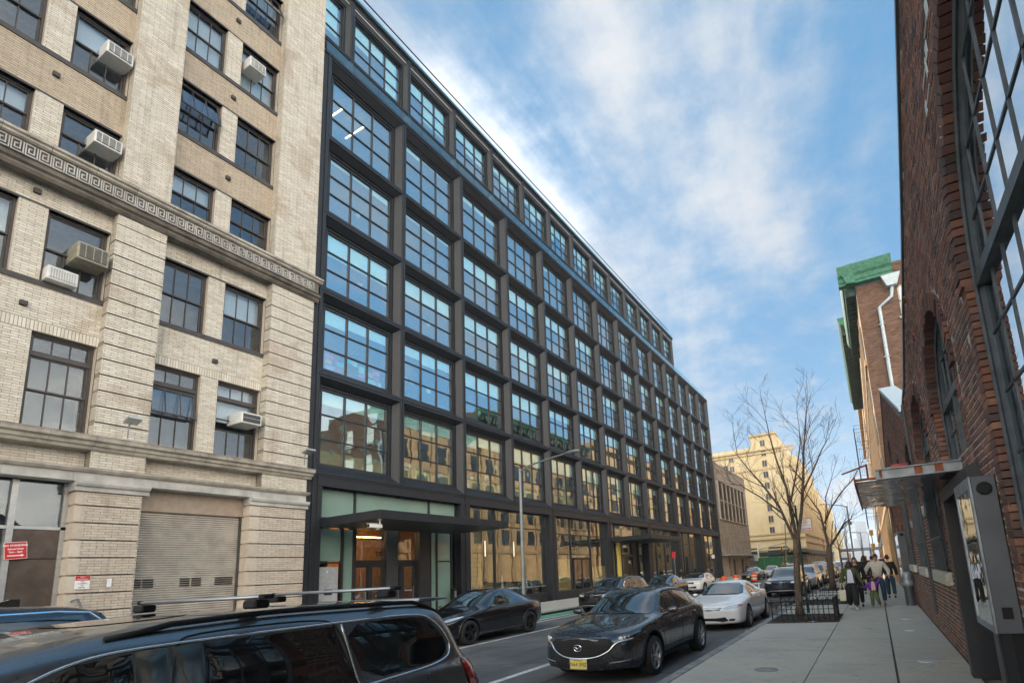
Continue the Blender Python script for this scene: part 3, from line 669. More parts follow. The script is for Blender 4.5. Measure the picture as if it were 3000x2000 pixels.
# ================================================================ black steel building
def black_building():
    root=thing('steel_grid_building','long black steel grid building with nine pane windows and a set back top floor','building',(-18.5,12.4,0))
    P=wloc(root); XB=-18.5; Y0=12.4; DY=4.22; NB_=14; YE=Y0+DY*NB_
    seams=[6.05,10.1,13.7,17.25,20.95,25.0]
    inner=[(6.52,9.72),(10.49,13.3),(14.1,16.8),(17.7,20.5),(21.4,24.5)]
    glassX=-.50
    def surround(w,z0,z1,i0,i1,my=.44,dep=.36):
        """splayed cladding with inner frame and muntins; local: y 0..w, z z0..z1"""
        m=MB(); g=.012
        rects=[(g,w-g,z0+g,z1-g,0.),(.10,w-.10,z0+.10,z1-.10,0.),(.12,w-.12,z0+.12,z1-.12,-.05),(my-.10,w-my+.10,i0-.10,i1+.10,-dep+.05),(my-.10,w-my+.10,i0-.10,i1+.10,-dep-.02),(my,w-my,i0,i1,-dep-.02),(my,w-my,i0,i1,-dep-.16)]
        vs=[]
        for (a,b,c,d,x) in rects: vs+=[(x,a,c),(x,b,c),(x,b,d),(x,a,d)]
        fs=[]
        for k in range(len(rects)-1):
            for j in range(4): fs.append((k*4+j,k*4+(j+1)%4,k*4+4+(j+1)%4,k*4+4+j))
        # thin return at outer seam
        o=len(vs); a,b,c,d,x=rects[0]; vs+=[(-.1,a,c),(-.1,b,c),(-.1,b,d),(-.1,a,d)]
        for j in range(4): fs.append((o+j,o+(j+1)%4,(j+1)%4,j))
        m.add(vs,fs); return m
    def bars(w,i0,i1,my=.44,nc=3,nr=3):
        m=MB(); x=glassX+.03; a,b=my,w-my; t=.075
        m.box(x-.06,x+.03,a,a+t,i0,i1).box(x-.06,x+.03,b-t,b,i0,i1).box(x-.06,x+.03,a,b,i0,i0+t).box(x-.06,x+.03,a,b,i1-t*1.3,i1)
        a+=t;b-=t; c,d=i0+t,i1-t*1.3; cy=(b-a)/nc; cz=(d-c)/nr; t2=.032; ps=[]
        for i in range(1,nc): m.box(x-.055,x+.022,a+cy*i-t2,a+cy*i+t2,c,d)
        for j in range(1,nr): m.box(x-.05,x+.018,a,b,c+cz*j-t2*.8,c+cz*j+t2*.8)
        for i in range(nc):
            for j in range(nr): ps.append((a+cy*i,a+cy*(i+1),c+cz*j,c+cz*(j+1)))
        return m,ps
    cache={}; npane=0
    blindm={}
    for fl in range(5):
        z0,z1=seams[fl],seams[fl+1]; i0,i1=inner[fl]
        sm=surround(DY,0,z1-z0,i0-z0,i1-z0).mesh('window','black_steel'); bm_,ps=bars(DY,i0-z0,i1-z0); fm=bm_.mesh('frame','black_frame')
        pm=[MB().box(glassX-.012,glassX,*p).mesh('pane','bldg_glass') for p in ps]
        allp=MB(); 
        for p in ps: allp.box(glassX-.012,glassX,*p)
        am=allp.mesh('pane','bldg_glass')
        for b in range(NB_):
            o=bpy.data.objects.new('window',sm); C.objects.link(o); o.parent=root; o.location=(0,DY*b,z0)
            c=bpy.data.objects.new('frame',fm); C.objects.link(c); c.parent=o
            if b<6:
                for q in pm:
                    c=bpy.data.objects.new('pane',q); C.objects.link(c); c.parent=o
            else:
                c=bpy.data.objects.new('pane',am); C.objects.link(c); c.parent=o; c['kind']='stuff'
            # roller blinds behind each column
            base=rnd.choice([.30,.33,.12,.34,.08,.33]) 
            if fl<2: base=rnd.choice([.33,.33,.30,.2])
            if fl==4: base=rnd.choice([.0,.06,.12])
            bl=MB()
            a=.44+.075; cw=(DY-.88-.15)/3
            for i in range(3):
                h=base+rnd.choice([0,0,0,.05,.33 if rnd.random()<.12 else 0])
                if h<.02: continue
                bl.box(glassX-.07,glassX-.06,a+cw*i+.04,a+cw*(i+1)-.04,i1-z0-(i1-i0)*min(h,1),i1-z0)
            if bl.v:
                c=bl.build('blind','blind'); c.parent=o
    # cladding strips at both ends, parapet and dark seams backing
    MB().box(XB-.6,XB-.02,12.06,12.39,0,25.05).box(XB-.05,XB+.03,12.33,12.40,0,25.05).build('corner_column','black_steel',root)
    MB().box(XB-6,XB-.01,YE+.01,YE+.30,0,25.05).build('end_wall','black_steel',root)
    MB().box(XB-4.4,XB+.04,12.06,YE+.30,25.0,25.12).build('parapet','black_steel',root)
    fl=MB()
    for z in seams: fl.box(XB-9,XB-.55,Y0,YE,z-.25,z+.12 if z<25 else z-.02)
    fl.build('floor_slab','interior_ceiling',root)
    bk=MB().box(XB-6.2,XB-6,Y0,YE,0,25).box(XB-6,XB-.5,YE-.1,YE,0,25).box(XB-6,XB-.5,Y0-.02,Y0+.05,0,25).build('room_back_wall','room_wall',root)
    for b in range(1,NB_):
        pass
    pc=MB()
    for b in range(NB_+1):
        y=Y0+DY*b
        pc.box(XB-.95,XB-.55,y-.30,y+.30,0,25)
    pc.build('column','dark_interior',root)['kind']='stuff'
    # ceiling strip lights in two rooms (seen lit)
    for (y,z) in ((13.9,24.2),(15.1,24.2)):
        MB().box(XB-2.6,XB-1.2,y,y+.07,z,z+.03).build('ceiling_lamp','ceiling_light',root)
    # terrace balustrade of glass
    y=Y0
    while y<YE-.1:
        MB().box(XB-.30,XB-.285,y+.02,min(y+1.39,YE),25.12,26.0).build('balustrade_pane','clear_glass',root); y+=1.4067
    # penthouse
    XP=-22.8; dx=XP-XB; ps_=[26.8,31.4,35.55]; pin=[(27.3,30.9),(31.85,34.85)]
    for k in range(2):
        z0,z1=ps_[k],ps_[k+1]; i0,i1=pin[k]
        sm=surround(DY,0,z1-z0,i0-z0,i1-z0,.40,.30).mesh('window','black_steel'); bm_,pp=bars(DY,i0-z0,i1-z0,.40); fm=bm_.mesh('frame','black_frame')
        pm=[MB().box(glassX-.012,glassX,*p).mesh('pane','bldg_glass') for p in pp]
        allp=MB()
        for p in pp: allp.box(glassX-.012,glassX,*p)
        am=allp.mesh('pane','bldg_glass')
        for b in range(NB_):
            o=bpy.data.objects.new('window',sm); C.objects.link(o); o.parent=root; o.location=(dx,DY*b,z0)
            c=bpy.data.objects.new('frame',fm); C.objects.link(c); c.parent=o
            if k==1 and b<3:
                for q in pm: c=bpy.data.objects.new('pane',q); C.objects.link(c); c.parent=o
            else:
                c=bpy.data.objects.new('pane',am); C.objects.link(c); c.parent=o; c['kind']='stuff'
            bl=MB()
            for i in range(3): bl.box(glassX-.07,glassX-.06,.55+i*1.05,1.5+i*1.05,i1-z0-rnd.choice([.9,1.4,2.2,2.6])*(1 if b<4 else .6),i1-z0)
            c=bl.build('blind','blind'); c.parent=o
    MB().box(XP-3,XP+.1,Y0-.2,YE+.2,35.55,35.75).build('roof_edge','black_steel',root)
    MB().box(XP-3.0,XP-.1,YE+.01,YE+.25,25,35.55).build('penthouse_end_wall','black_steel',root)
    MB().box(XP-6,XP-.12,Y0,YE,26.5,26.8).box(XP-6,XP-.12,Y0,YE,31.2,31.5).box(XP-6,XP-.12,Y0,YE,35.2,35.5).build('penthouse_floor','interior_ceiling',root)
    MB().box(XP-6.1,XP-6,Y0,YE,26,35.5).box(XP-6,XP-.5,Y0,Y0+.1,25,35.5).build('penthouse_back_wall','room_wall',root)
    MB().box(XP-.2,XP-.01,Y0,YE,25.1,26.8).build('penthouse_base','black_steel',root)
    y=Y0
    while y<YE-2: MB().box(XP+.02,XP+.035,y+.01,y+2.09,35.75,36.0).build('roof_pane','clear_glass',root); y+=2.11
    MB().box(XP-.02,XP+.06,Y0,YE-1.5,36.35,36.38).build('roof_rail','black_frame',root)
    # ---------------- ground floor
    G=MB()
    piers=[Y0+DY*2*k for k in range(8)]
    for k,y in enumerate(piers):
        a=y-.36 if k else y-.0; b=y+.36 if k<7 else y+.05
        if k==0: a,b=12.40,12.78
        if k==7: a=y-.5
        MB().box(XB-.50,XB-.03,a,b,.1,5.62).box(XB-.5,XB,(a+b)/2-.03,(a+b)/2+.03,.1,6.04).build('ground_pier','black_steel',root)
    MB().box(XB-.5,XB-.04,Y0,YE,5.62,6.05).box(XB-.5,XB-.01,Y0,YE,5.98,6.045).box(XB-.06,XB-.0,Y0,YE,5.60,5.66).build('ground_header','black_steel',root)
    GX=-18.92
    def gpane(y0,y1,z0,z1,mt='shop_glass',x=GX,nm='pane'): return MB().box(x-.012,x,y0,y1,z0,z1).build(nm,mt,root)
    def frame(y0,y1,z0,z1,vs=(),hs=(),x=GX,t=.05,d=.10):
        m=MB(); m.box(x-d,x+d*.7,y0,y0+t,z0,z1).box(x-d,x+d*.7,y1-t,y1,z0,z1).box(x-d,x+d*.7,y0,y1,z0,z0+t).box(x-d,x+d*.7,y0,y1,z1-t,z1)
        for v in vs: m.box(x-d,x+d*.8,v-t*.8,v+t*.8,z0,z1)
        for (a,b,h) in hs: m.box(x-d*.9,x+d*.6,a,b,h-t*.6,h+t*.6)
        return m.build('mullion','black_frame',root)
    # entrance bay
    gpane(12.84,20.45,4.45,5.60,'green_back_glass'); frame(12.82,20.47,4.40,5.62,(14.50,18.62))
    gpane(12.84,13.92,2.75,4.0,'green_back_glass'); gpane(14.03,14.5,.1,4.0,'green_back_glass'); gpane(18.78,19.1,.1,4.1,'green_back_glass'); gpane(19.2,20.1,2.72,4.1,'green_back_glass'); gpane(19.2,20.1,.1,2.66,'green_back_glass')
    frame(12.82,14.52,.1,4.4,(13.97,),((12.82,13.97,2.68),)); frame(18.72,20.47,.1,4.4,(19.14,20.15),((19.14,20.15,2.69),))
    d=MB().box(GX-.02,GX+.06,12.98,13.8,.12,2.52).build('service_door','door_grey',root,bevel=.004)
    MB().box(GX+.06,GX+.068,13.30,13.36,2.30,2.36).build('door_viewer','white_paint',d)
    pl=MB().box(GX+.06,GX+.066,13.22,13.56,1.45,1.66).build('door_notice','black_paint',d)
    for s,z in (('Emergency Exit',1.60),('Do Not Block',1.53)):
        o=text('lettering',s,'white_paint',.036,(GX+.068,13.39,z),(PI/2,0,PI/2),None); o.parent=d; o.location=Vector((GX+.068,13.39,z))-Vector(wloc(d))
    # recessed vestibule 14.5..18.7
    RX=-19.15
    MB().box(RX-.05,GX+.05,14.50,14.62,.1,4.2).box(RX-.05,GX+.05,18.05,18.75,.1,4.2).build('vestibule_jamb','black_frame',root)
    m=MB().box(RX-.08,RX+.06,14.6,18.1,2.58,2.78)
    for y in (14.62,15.50,16.35,17.2,18.02): m.box(RX-.08,RX+.06,y-.09,y+.09,.1,2.6)
    m.box(RX-.06,RX+.04,16.30,16.38,2.78,4.2).build('entrance_frame','black_frame',root)
    gpane(14.62,18.05,2.78,4.15,'shop_glass',RX)
    for i,y in enumerate((14.71,15.59,16.44,17.29)):
        dd=MB().box(RX-.012,RX,y,y+.68,.15,2.58).build('glass_door','shop_glass',root)
        MB().box(RX-.03,RX+.02,y,y+.05,.12,2.58).box(RX-.03,RX+.02,y+.63,y+.68,.12,2.58).box(RX-.03,RX+.02,y+.05,y+.63,.12,.3).box(RX-.03,RX+.02,y+.05,y+.63,2.48,2.58).build('door_frame','black_frame',dd)
        MB().box(RX+.04,RX+.06,y+.57,y+.60,.9,1.6).build('handle','galvanised',dd)
        if i in (1,2):
            q=MB(); cy=y+.34
            q.add([(RX+.004,cy-.10,1.22),(RX+.004,cy-.03,1.40),(RX+.004,cy-.02,1.28)],[(0,1,2)]); q.add([(RX+.004,cy+.10,1.22),(RX+.004,cy+.03,1.40),(RX+.004,cy+.02,1.28)],[(0,1,2)])
            q.build('emblem','white_paint',dd,fix=False)
    text('lettering','Avenues','white_paint',.12,(RX+.008,17.62,1.42),(PI/2,0,PI/2),root)
    text('house_number','532','black_paint',.26,(RX+.02,16.0,3.05),(PI/2,0,PI/2),root,.01,bold=True)
    # lobby: timber wall, lamps
    lob=MB()
    for k in range(24): lob.box(-22.6,-22.5,13.6+k*.26,13.6+k*.26+.245,.1,5.4)
    lob.build('timber_wall','wood',root)['kind']='stuff'
    MB().box(-22.7,-18.95,13.4,13.5,.1,5.4).box(-22.7,-18.95,20.2,20.3,.1,5.4).build('lobby_side_wall','wood',root)
    MB().box(-22.6,-19.05,12.5,29,5.45,5.58).build('lobby_ceiling','interior_ceiling',root); MB().box(-24,-18.95,12.5,71,.08,.115).build('lobby_floor','dark_interior',root)
    for (a,b,x,z) in ((14.7,17.0,-20.2,3.85),(14.7,16.1,-21.4,4.0),(16.6,18.4,-21.0,3.95)): MB().box(x,x+.04,a,b,z,z+.03).build('strip_lamp','warm_light',root)
    MB().box(-21.9,-20.9,15.6,17.4,.1,1.15).build('reception_desk','wood_pale',root)
    # canopies
    def canopy(y0,y1,x1,z0,z1,mt):
        m=MB().box(XB-.1,x1,y0,y1,z0,z1); m.build('canopy','black_steel',root,bevel=.01)
        for k in range(1,5): MB().box(x1,x1+.004,y0+(y1-y0)*k/5-.006,y0+(y1-y0)*k/5+.006,z0,z1).build('canopy_joint','black_frame',root)
    canopy(12.72,20.1,-15.22,4.02,4.34,'black_steel'); canopy(37.7,45.1,-15.03,4.08,4.40,'black_steel')
    # bay 1
    def bay(y0,y1,vs,tz,sillz=.62,top=5.6):
        vs=[y0]+list(vs)+[y1]
        for i in range(len(vs)-1):
            gpane(vs[i],vs[i+1],tz,top); gpane(vs[i],vs[i+1],sillz,tz)
        frame(y0,y1,sillz,top,vs[1:-1],[(vs[i],vs[i+1],tz) for i in range(len(vs)-1)])
        MB().box(GX-.12,GX+.12,y0,y1,.1,sillz).build('stall_riser','black_steel',root,bevel=.01)
    bay(21.2,28.92,(23.6,26.3),4.62)
    lw=MB()
    for k in range(18): lw.box(-20.62,-20.55,21.0,24.4,.6+k*.26,.6+k*.26+.235)
    lw.build('slatted_timber_wall','wood_pale',root)['kind']='stuff'
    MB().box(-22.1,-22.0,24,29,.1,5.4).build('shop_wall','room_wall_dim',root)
    for (y,mt) in ((23.95,'cool_light'),(26.7,'cool_light')): MB().box(-19.9,-19.86,y,y+.04,3.0,3.9).build('tube_lamp',mt,root)
    MB().box(-19.4,-19.05,21.2,28.9,1.05,1.1).build('window_shelf','white_obj',root)
    for (y,hh,mt) in ((21.9,.75,'white_obj'),(22.6,.5,'dark_interior'),(24.6,.8,'white_obj'),(25.3,.6,'white_obj'),(27.0,.5,'white_obj'),(27.5,.8,'green_plywood')):
        MB().lathe([(.10,0),(.10,.1),(.07,.12),(.06,hh*.6),(.035,hh*.65),(.02,hh*.95),(.004,hh)],c=(-19.2,y,1.1),n=8).build('tower_model',mt,root)
    # bay 2
    bay(29.64,37.34,(32.0,34.9),4.45)
    MB().box(GX-.07,GX-.05,29.7,31.95,.62,2.75).box(GX-.07,GX-.05,34.95,37.3,.62,2.2).build('kraft_paper','wood_pale',root)
    dd=MB().box(GX+.02,GX+.05,32.25,34.65,.12,2.75).build('double_door','tinted_glass',root); MB().box(GX+.05,GX+.09,33.40,33.50,.12,2.75).box(GX+.05,GX+.09,32.2,32.34,.12,2.85).box(GX+.05,GX+.09,34.58,34.7,.12,2.85).box(GX+.05,GX+.09,32.2,34.7,2.70,2.85).box(GX+.09,GX+.12,33.34,33.37,.9,1.7).build('door_frame','black_frame',dd)
    # bay 3
    bay(38.06,45.80,(39.2,43.2),4.45)
    MB().box(GX+.03,GX+.06,40.2,42.6,.12,2.9).build('revolving_door','tinted_glass',root)
    m=MB().box(GX+.03,GX+.16,40.0,40.3,.1,4.1).box(GX+.03,GX+.16,42.5,43.3,.1,4.1).box(GX+.03,GX+.14,40.0,43.0,2.9,3.1)
    m.build('door_surround','black_frame',root)
    MB().box(-18.80,-18.6,39.25,39.6,.1,4.05).build('yellow_column','plate_yellow',root)
    MB().box(-18.6,-18.0,44.3,45.0,.1,4.07).build('canopy_column','black_steel',root)
    text('house_number','540','black_paint',.55,(GX+.05,41.2,3.45),(PI/2,0,PI/2),root,.02,bold=True)
    # bays 4..6
    for (k,vs) in ((4,(48.4,50.8,53)),(5,(56.7,59,61.2)),(6,(65,67,69.2))):
        y0,y1=piers[k]+.36,piers[k+1]-.36; bay(y0,y1,vs,4.3,.4)
    MB().box(-18.85,-18.78,57.6,59.6,.12,2.9).build('far_door','black_frame',root)
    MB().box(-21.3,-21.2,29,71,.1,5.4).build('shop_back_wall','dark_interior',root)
    # classroom objects in the lower windows
    def win_paper(b,f,items):
        z0=inner[f][0]; 
        for (y,z,w,h,mt) in items:
            MB().box(XB+glassX-.05,XB+glassX-.045,Y0+DY*b+y,Y0+DY*b+y+w,z0+z,z0+z+h).build('paper_sheet',mt,root)
    win_paper(0,1,[(.62,.62,.38,.20,'paper0'),(1.02,.60,.10,.26,'paper4'),(.64,.38,.30,.2,'paper1'),(.68,.14,.36,.2,'paper3'),(1.12,.40,.10,.26,'paper0'),(1.15,.42,.40,.2,'paper2'),(1.1,.16,.36,.2,'paper4'),(1.68,.72,.24,.2,'paper2'),(1.95,.68,.24,.24,'paper5'),(2.26,.42,.30,.36,'paper5'),(2.24,.28,.36,.2,'paper0'),(2.72,.44,.28,.2,'paper1'),(2.98,.60,.40,.22,'paper0'),(3.05,.36,.36,.2,'paper4'),(2.75,.14,.55,.2,'paper5'),(3.2,.02,.25,.3,'paper6')])
    r2=random.Random(4)
    for b in range(1,9):
        its=[]
        for k in range(14 if b<6 else 9):
            its.append((r2.uniform(.6,3.4),r2.uniform(.05,1.5 if b>1 else .9),r2.uniform(.08,.28),r2.uniform(.1,.3),'paper%d'%r2.choice([6,6,6,0,1,2,3,5,7,4])))
        win_paper(b,0,its)
    win_paper(1,1,[(.6,.9,.2,.2,'paper6'),(.95,.85,.25,.2,'paper7'),(2.0,.7,.3,.25,'paper6')])
    text('lettering','MATH','white_paint',.22,(XB+glassX-.04,Y0+DY*2+2.3,7.05),(PI/2,0,PI/2),root)
    for (y,z,r) in ((.85,1.95,.16),(1.55,1.75,.15),(.62,1.15,.13),(1.0,.62,.15),(1.45,.95,.14),(2.75,.95,.13),(3.05,1.45,.13),(3.3,1.5,.13),(3.4,1.15,.10),(2.9,.55,.14),(3.25,.6,.13),(2.45,1.05,.09)):
        m=MB(); n=8
        for k in range(9):
            a=PI*k/9
            pts=[(XB+glassX-.16+r*.6*math.cos(t)*math.sin(a),Y0+y+.1+r*math.cos(t)*math.cos(a),6.52+z+r*math.sin(t)) for t in [2*PI*j/14 for j in range(15)]]
            m.tube(pts,.011,4,False)
        m.build('yarn_ball','teal_ball',root)
    def pot_plant(b,f,y,z,s):
        m=MB(); x=XB+glassX-.3; bz=inner[f][0]+z
        for k in range(26):
            a=r2.uniform(0,6.28); l=s*r2.uniform(.6,1.1); t=r2.uniform(.1,.55)
            m.add([(x,Y0+DY*b+y-.012,bz),(x,Y0+DY*b+y+.012,bz),(x+math.cos(a)*t*l*.4,Y0+DY*b+y+math.sin(a)*t*l,bz+l)],[(0,1,2)])
        m.build('leafy_plant','plant',root,fix=False)['kind']='stuff'
        MB().lathe([(.08,-.16),(.12,0),(.0,0)],c=(x,Y0+DY*b+y,bz),n=10).build('plant_pot','paper6',root)
    for a in ((0,0,2.05,.95,.75),(0,0,1.8,.95,.6),(0,1,2.2,1.0,.9),(0,2,2.4,1.25,.8),(1,2,2.4,1.1,.7),(1,3,2.2,1.2,.5),(0,3,2.2,1.1,.5),(2,1,2.1,.8,.6)): pot_plant(*a)
    MB().box(XB-.9,XB-.6,Y0+.5,Y0+DY*5,6.6,7.15).build('shelf','wood_pale',root)
    return root
black=black_building()
def cctv():
    t=thing('security_camera','white security camera hung under the corner of the near black canopy','camera',(-15.5,12.95,4.02))
    a=MB().lathe([(.09,-.02),(.09,.0)],n=12).build('mount','white_paint'); a.parent=t
    b=MB().tube([(0,0,0),(0,0,-.26),(-.03,-.02,-.33),(-.12,-.05,-.34)],.022,8).build('bracket','white_paint'); b.parent=t
    c=MB().box(-.14,.02,-.42,.10,-.30,-.18).box(-.15,.03,-.46,.06,-.17,-.155).build('camera_body','white_paint',bevel=.012); c.parent=t
    l=MB().lathe([(.05,0),(.05,.03)],c=(-.06,-.45,-.24),n=12,axis=1).build('lens','black_plastic'); l.parent=t; l.location=(0,0,0)
cctv()
t=thing('wall_intercom','dark intercom post against the green glass beside the entrance','intercom',(-18.6,20.0,.12))
a=MB().box(-.1,.1,-.12,.12,0,1.25).build('post','black_plastic',bevel=.01); a.parent=t
a=MB().box(.1,.11,-.07,.07,.8,1.1).build('panel','galvanised'); a.parent=t

# ================================================================ low brown building with louvres
def low_building():
    root=thing('louvred_building','low brown masonry building with tall louvres and roll shutters','building',(-18.4,72,0))
    X=-18.45; a,b=71.85,91.0
    MB().box(X-14,X,a,b,3.0,15.9).box(X-14,X-.5,a,b,0,3.0).build('wall','brown_concrete',root)
    MB().box(X-14,X+.05,a,b+.05,15.9,16.1).build('coping','brown_concrete',root)
    MB().box(X-.02,X+1.0,a+.5,b+.6,3.02,3.16).build('ledge','louvre_frame',root)
    # slotted face: rows of small projecting blocks
    m=MB()
    for r in range(16):
        for c in range(48): 
            y=a+.3+c*.4+(.2 if r%2 else 0)
            if y<b-.3: m.box(X,X+.04,y,y+.14,4.2+r*.34-.0,4.2+r*.34+.12) if 4.2+r*.34<7.6 else None
    for c in range(40): m.box(X,X+.05,a+.4+c*.48,a+.5+c*.48,14.3,15.2)
    m.build('block_relief','brown_concrete',root)['kind']='stuff'
    # louvres
    y0,y1=72.4,88.8; n=7; w=(y1-y0)/n
    for (z0,z1) in ((8.2,10.6),(10.9,13.4)):
        for i in range(n):
            l=MB(); z=z0
            while z<z1: l.prism([(X+.02,z),(X+.14,z-.05),(X+.15,z-.03),(X+.02,z+.03)],1,y0+w*i+.12,y0+w*(i+1)-.12); z+=.16
            l.build('louvre','louvre',root); 
    f=MB()
    for z in (8.05,10.7,13.5): f.box(X,X+.25,y0,y1,z,z+.1)
    for i in range(n+1): f.box(X,X+.22,y0+w*i-.07,y0+w*i+.07,8.05,13.6)
    f.build('louvre_frame','louvre_frame',root)
    for (p,q) in ((72.6,76.4),):
        s=MB(); z=.1
        while z<2.9: s.box(X-.4,X-.34,p,q,z,z+.1); z+=.13
        s.build('roll_shutter','shutter_grey',root)
    MB().box(X-.45,X-.1,76.8,78,0,3).build('pier','brown_concrete',root)
    MB().box(X-.45,X-.40,79,80.5,.1,2.5).box(X-.45,X-.4,85,86,.1,2.5).build('door','dark_interior',root)
low_building()

# ================================================================ yellow tower block beyond
def yellow_building():
    Y=118.; k=1.0
    root=thing('yellow_tower_block','tall stepped pale yellow building with small square windows','building',(-12,Y,0))
    s=1.18
    # steps of the street side: (x right, top)
    steps=[(-16.8,-9.9,26.8,118),(-13.0,-9.9,24.6,124),(-10.4,-9.9,22.6,131)]
    m=MB()
    m.box(-60,-21.6,Y,Y+30,0,27.3).box(-21.6,-16.2,Y,Y+30,0,29.8).box(-16.2,-15.2,Y,Y+30,0,26.4).box(-15.2,-12.6,Y,Y+30,0,24.2)
    m.build('tower_wall','yellow_stone',root)
    m=MB().box(-30,-12.9,Y+.05,Y+52,0,20.4).box(-30,-12.56,Y+.1,Y+6,0,24.2).box(-30,-12.56,Y+14,Y+22,0,24.6).box(-30,-12.54,Y+30,Y+38,0,24.2).box(-30,-12.52,Y+45,Y+52,0,21.5).box(-30,-12.52,Y+52,Y+95,0,17.5).box(-30,-12.5,Y+95,Y+150,0,13.0)
    m.build('street_wing','yellow_stone',root)
    t=MB()
    for z,d in ((26.2,.5),(25.5,.3),(6.6,.5),(7.6,.35),(4.3,.3),(21.9,.2)): t.box(-60,-12.5+d*.3,Y-d,Y,z,z+.35)
    t.box(-21.9,-16.0,Y-.4,Y+4,29.6,30.0).box(-12.6,-12.3,Y,Y+150,7.2,7.5).box(-12.6,-12.35,Y,Y+150,5.6,5.9)
    t.build('string_course','yellow_trim',root)
    # piers on the street wing
    p=MB()
    for i in range(40): p.box(-12.6,-12.30,Y+2+i*2.4,Y+2.7+i*2.4,7.5,19.8)
    p.build('pier','yellow_stone',root)['kind']='stuff'
    def win(x,z,w=1.0,h=1.35,dark='far_window'):
        o=MB().box(x-w/2,x+w/2,Y-.02,Y-.01,z,z+h).build('window',dark,root)
        MB().box(x-w/2-.12,x+w/2+.12,Y-.14,Y,z-.16,z).box(x-w/2-.06,x+w/2+.06,Y-.07,Y,z+h,z+h+.1).box(x-.03,x+.03,Y-.04,Y-.02,z,z+h).build('sill','yellow_trim',o)
    for i,z in enumerate((7.9,10.3,12.7,15.2,17.6,20.1,22.6,25.0,27.2)):
        win(-19.0+ i*.0,z)
        if i in (5,6,7): win(-26.2,z-.4); win(-30.5,z-.4)
        if i<7: win(-27.6,z)
    for i in range(5):
        for z in (9,12,15,18):
            o=MB().box(-12.57,-12.55,Y+5+i*7.2,Y+6.4+i*7.2,z,z+1.6).build('window','far_window',root)
    for x in (-24.5,-18.2): 
        q=MB(); n=10; pts=[(x-2.2,2.9)]+[(x-2.2+ .5*(1-math.cos(a)),4.3+ .7*math.sin(a)) for a in [PI/2*j/4 for j in range(5)]]+[(x+2.2-.5*(1-math.cos(a)),4.3+.7*math.sin(a)) for a in [PI/2*(4-j)/4 for j in range(5)]]+[(x+2.2,2.9)]
        q.prism([(a,b) for a,b in pts],1,Y-.05,Y-.01).build('arched_window','far_window',root)
yellow_building()
# sidewalk shed, hoarding and scaffolding below it
def shed():
    root=thing('sidewalk_shed','steel scaffold shed with green deck along the foot of the yellow building','scaffold',(-12,112,0))
    m=MB()
    for y in range(104,190,3):
        for x in (-12.2,-14.4): m.tube([(x,y,.1),(x,y,3.1)],.07,5)
    for z in (1.3,2.2): m.tube([(-12.2,104,z),(-12.2,188,z)],.05,5)
    for x in range(-30,-12,3): m.tube([(x,104,.1),(x,104,3.1)],.07,5)
    for z in (1.3,2.2,2.8): m.tube([(-30,104,z),(-12.2,104,z)],.05,5)
    m.build('pole','galvanised',root)['kind']='stuff'
    MB().box(-31,-12.0,103.8,117.5,3.1,3.35).box(-14.6,-12.0,103.8,190,3.1,3.35).build('deck','dark_green_metal',root)
    MB().box(-31,-12.0,103.8,103.9,3.35,3.75).box(-12.1,-12.0,104,190,3.35,4.0).build('deck_fascia','dark_green_metal',root)
shed()
def hoard(x0,x1,y,lab):
    t=thing('hoarding',lab,'hoarding',((x0+x1)/2,y,.1),0)
    x=x0
    while x<x1-.1: MB().box(x+.02,min(x+1.2,x1)-.02,y-.03,y+.03,.1,2.6).build('plywood_sheet','green_plywood',t); x+=1.2
    MB().box(x0,x1,y+.03,y+.1,2.3,2.4).build('rail','green_plywood',t)
hoard(-18.2,-14.6,93.5,'dark green plywood hoarding beside the low brown building'); hoard(-17.2,-13.6,101,'second green plywood hoarding further back with posters')
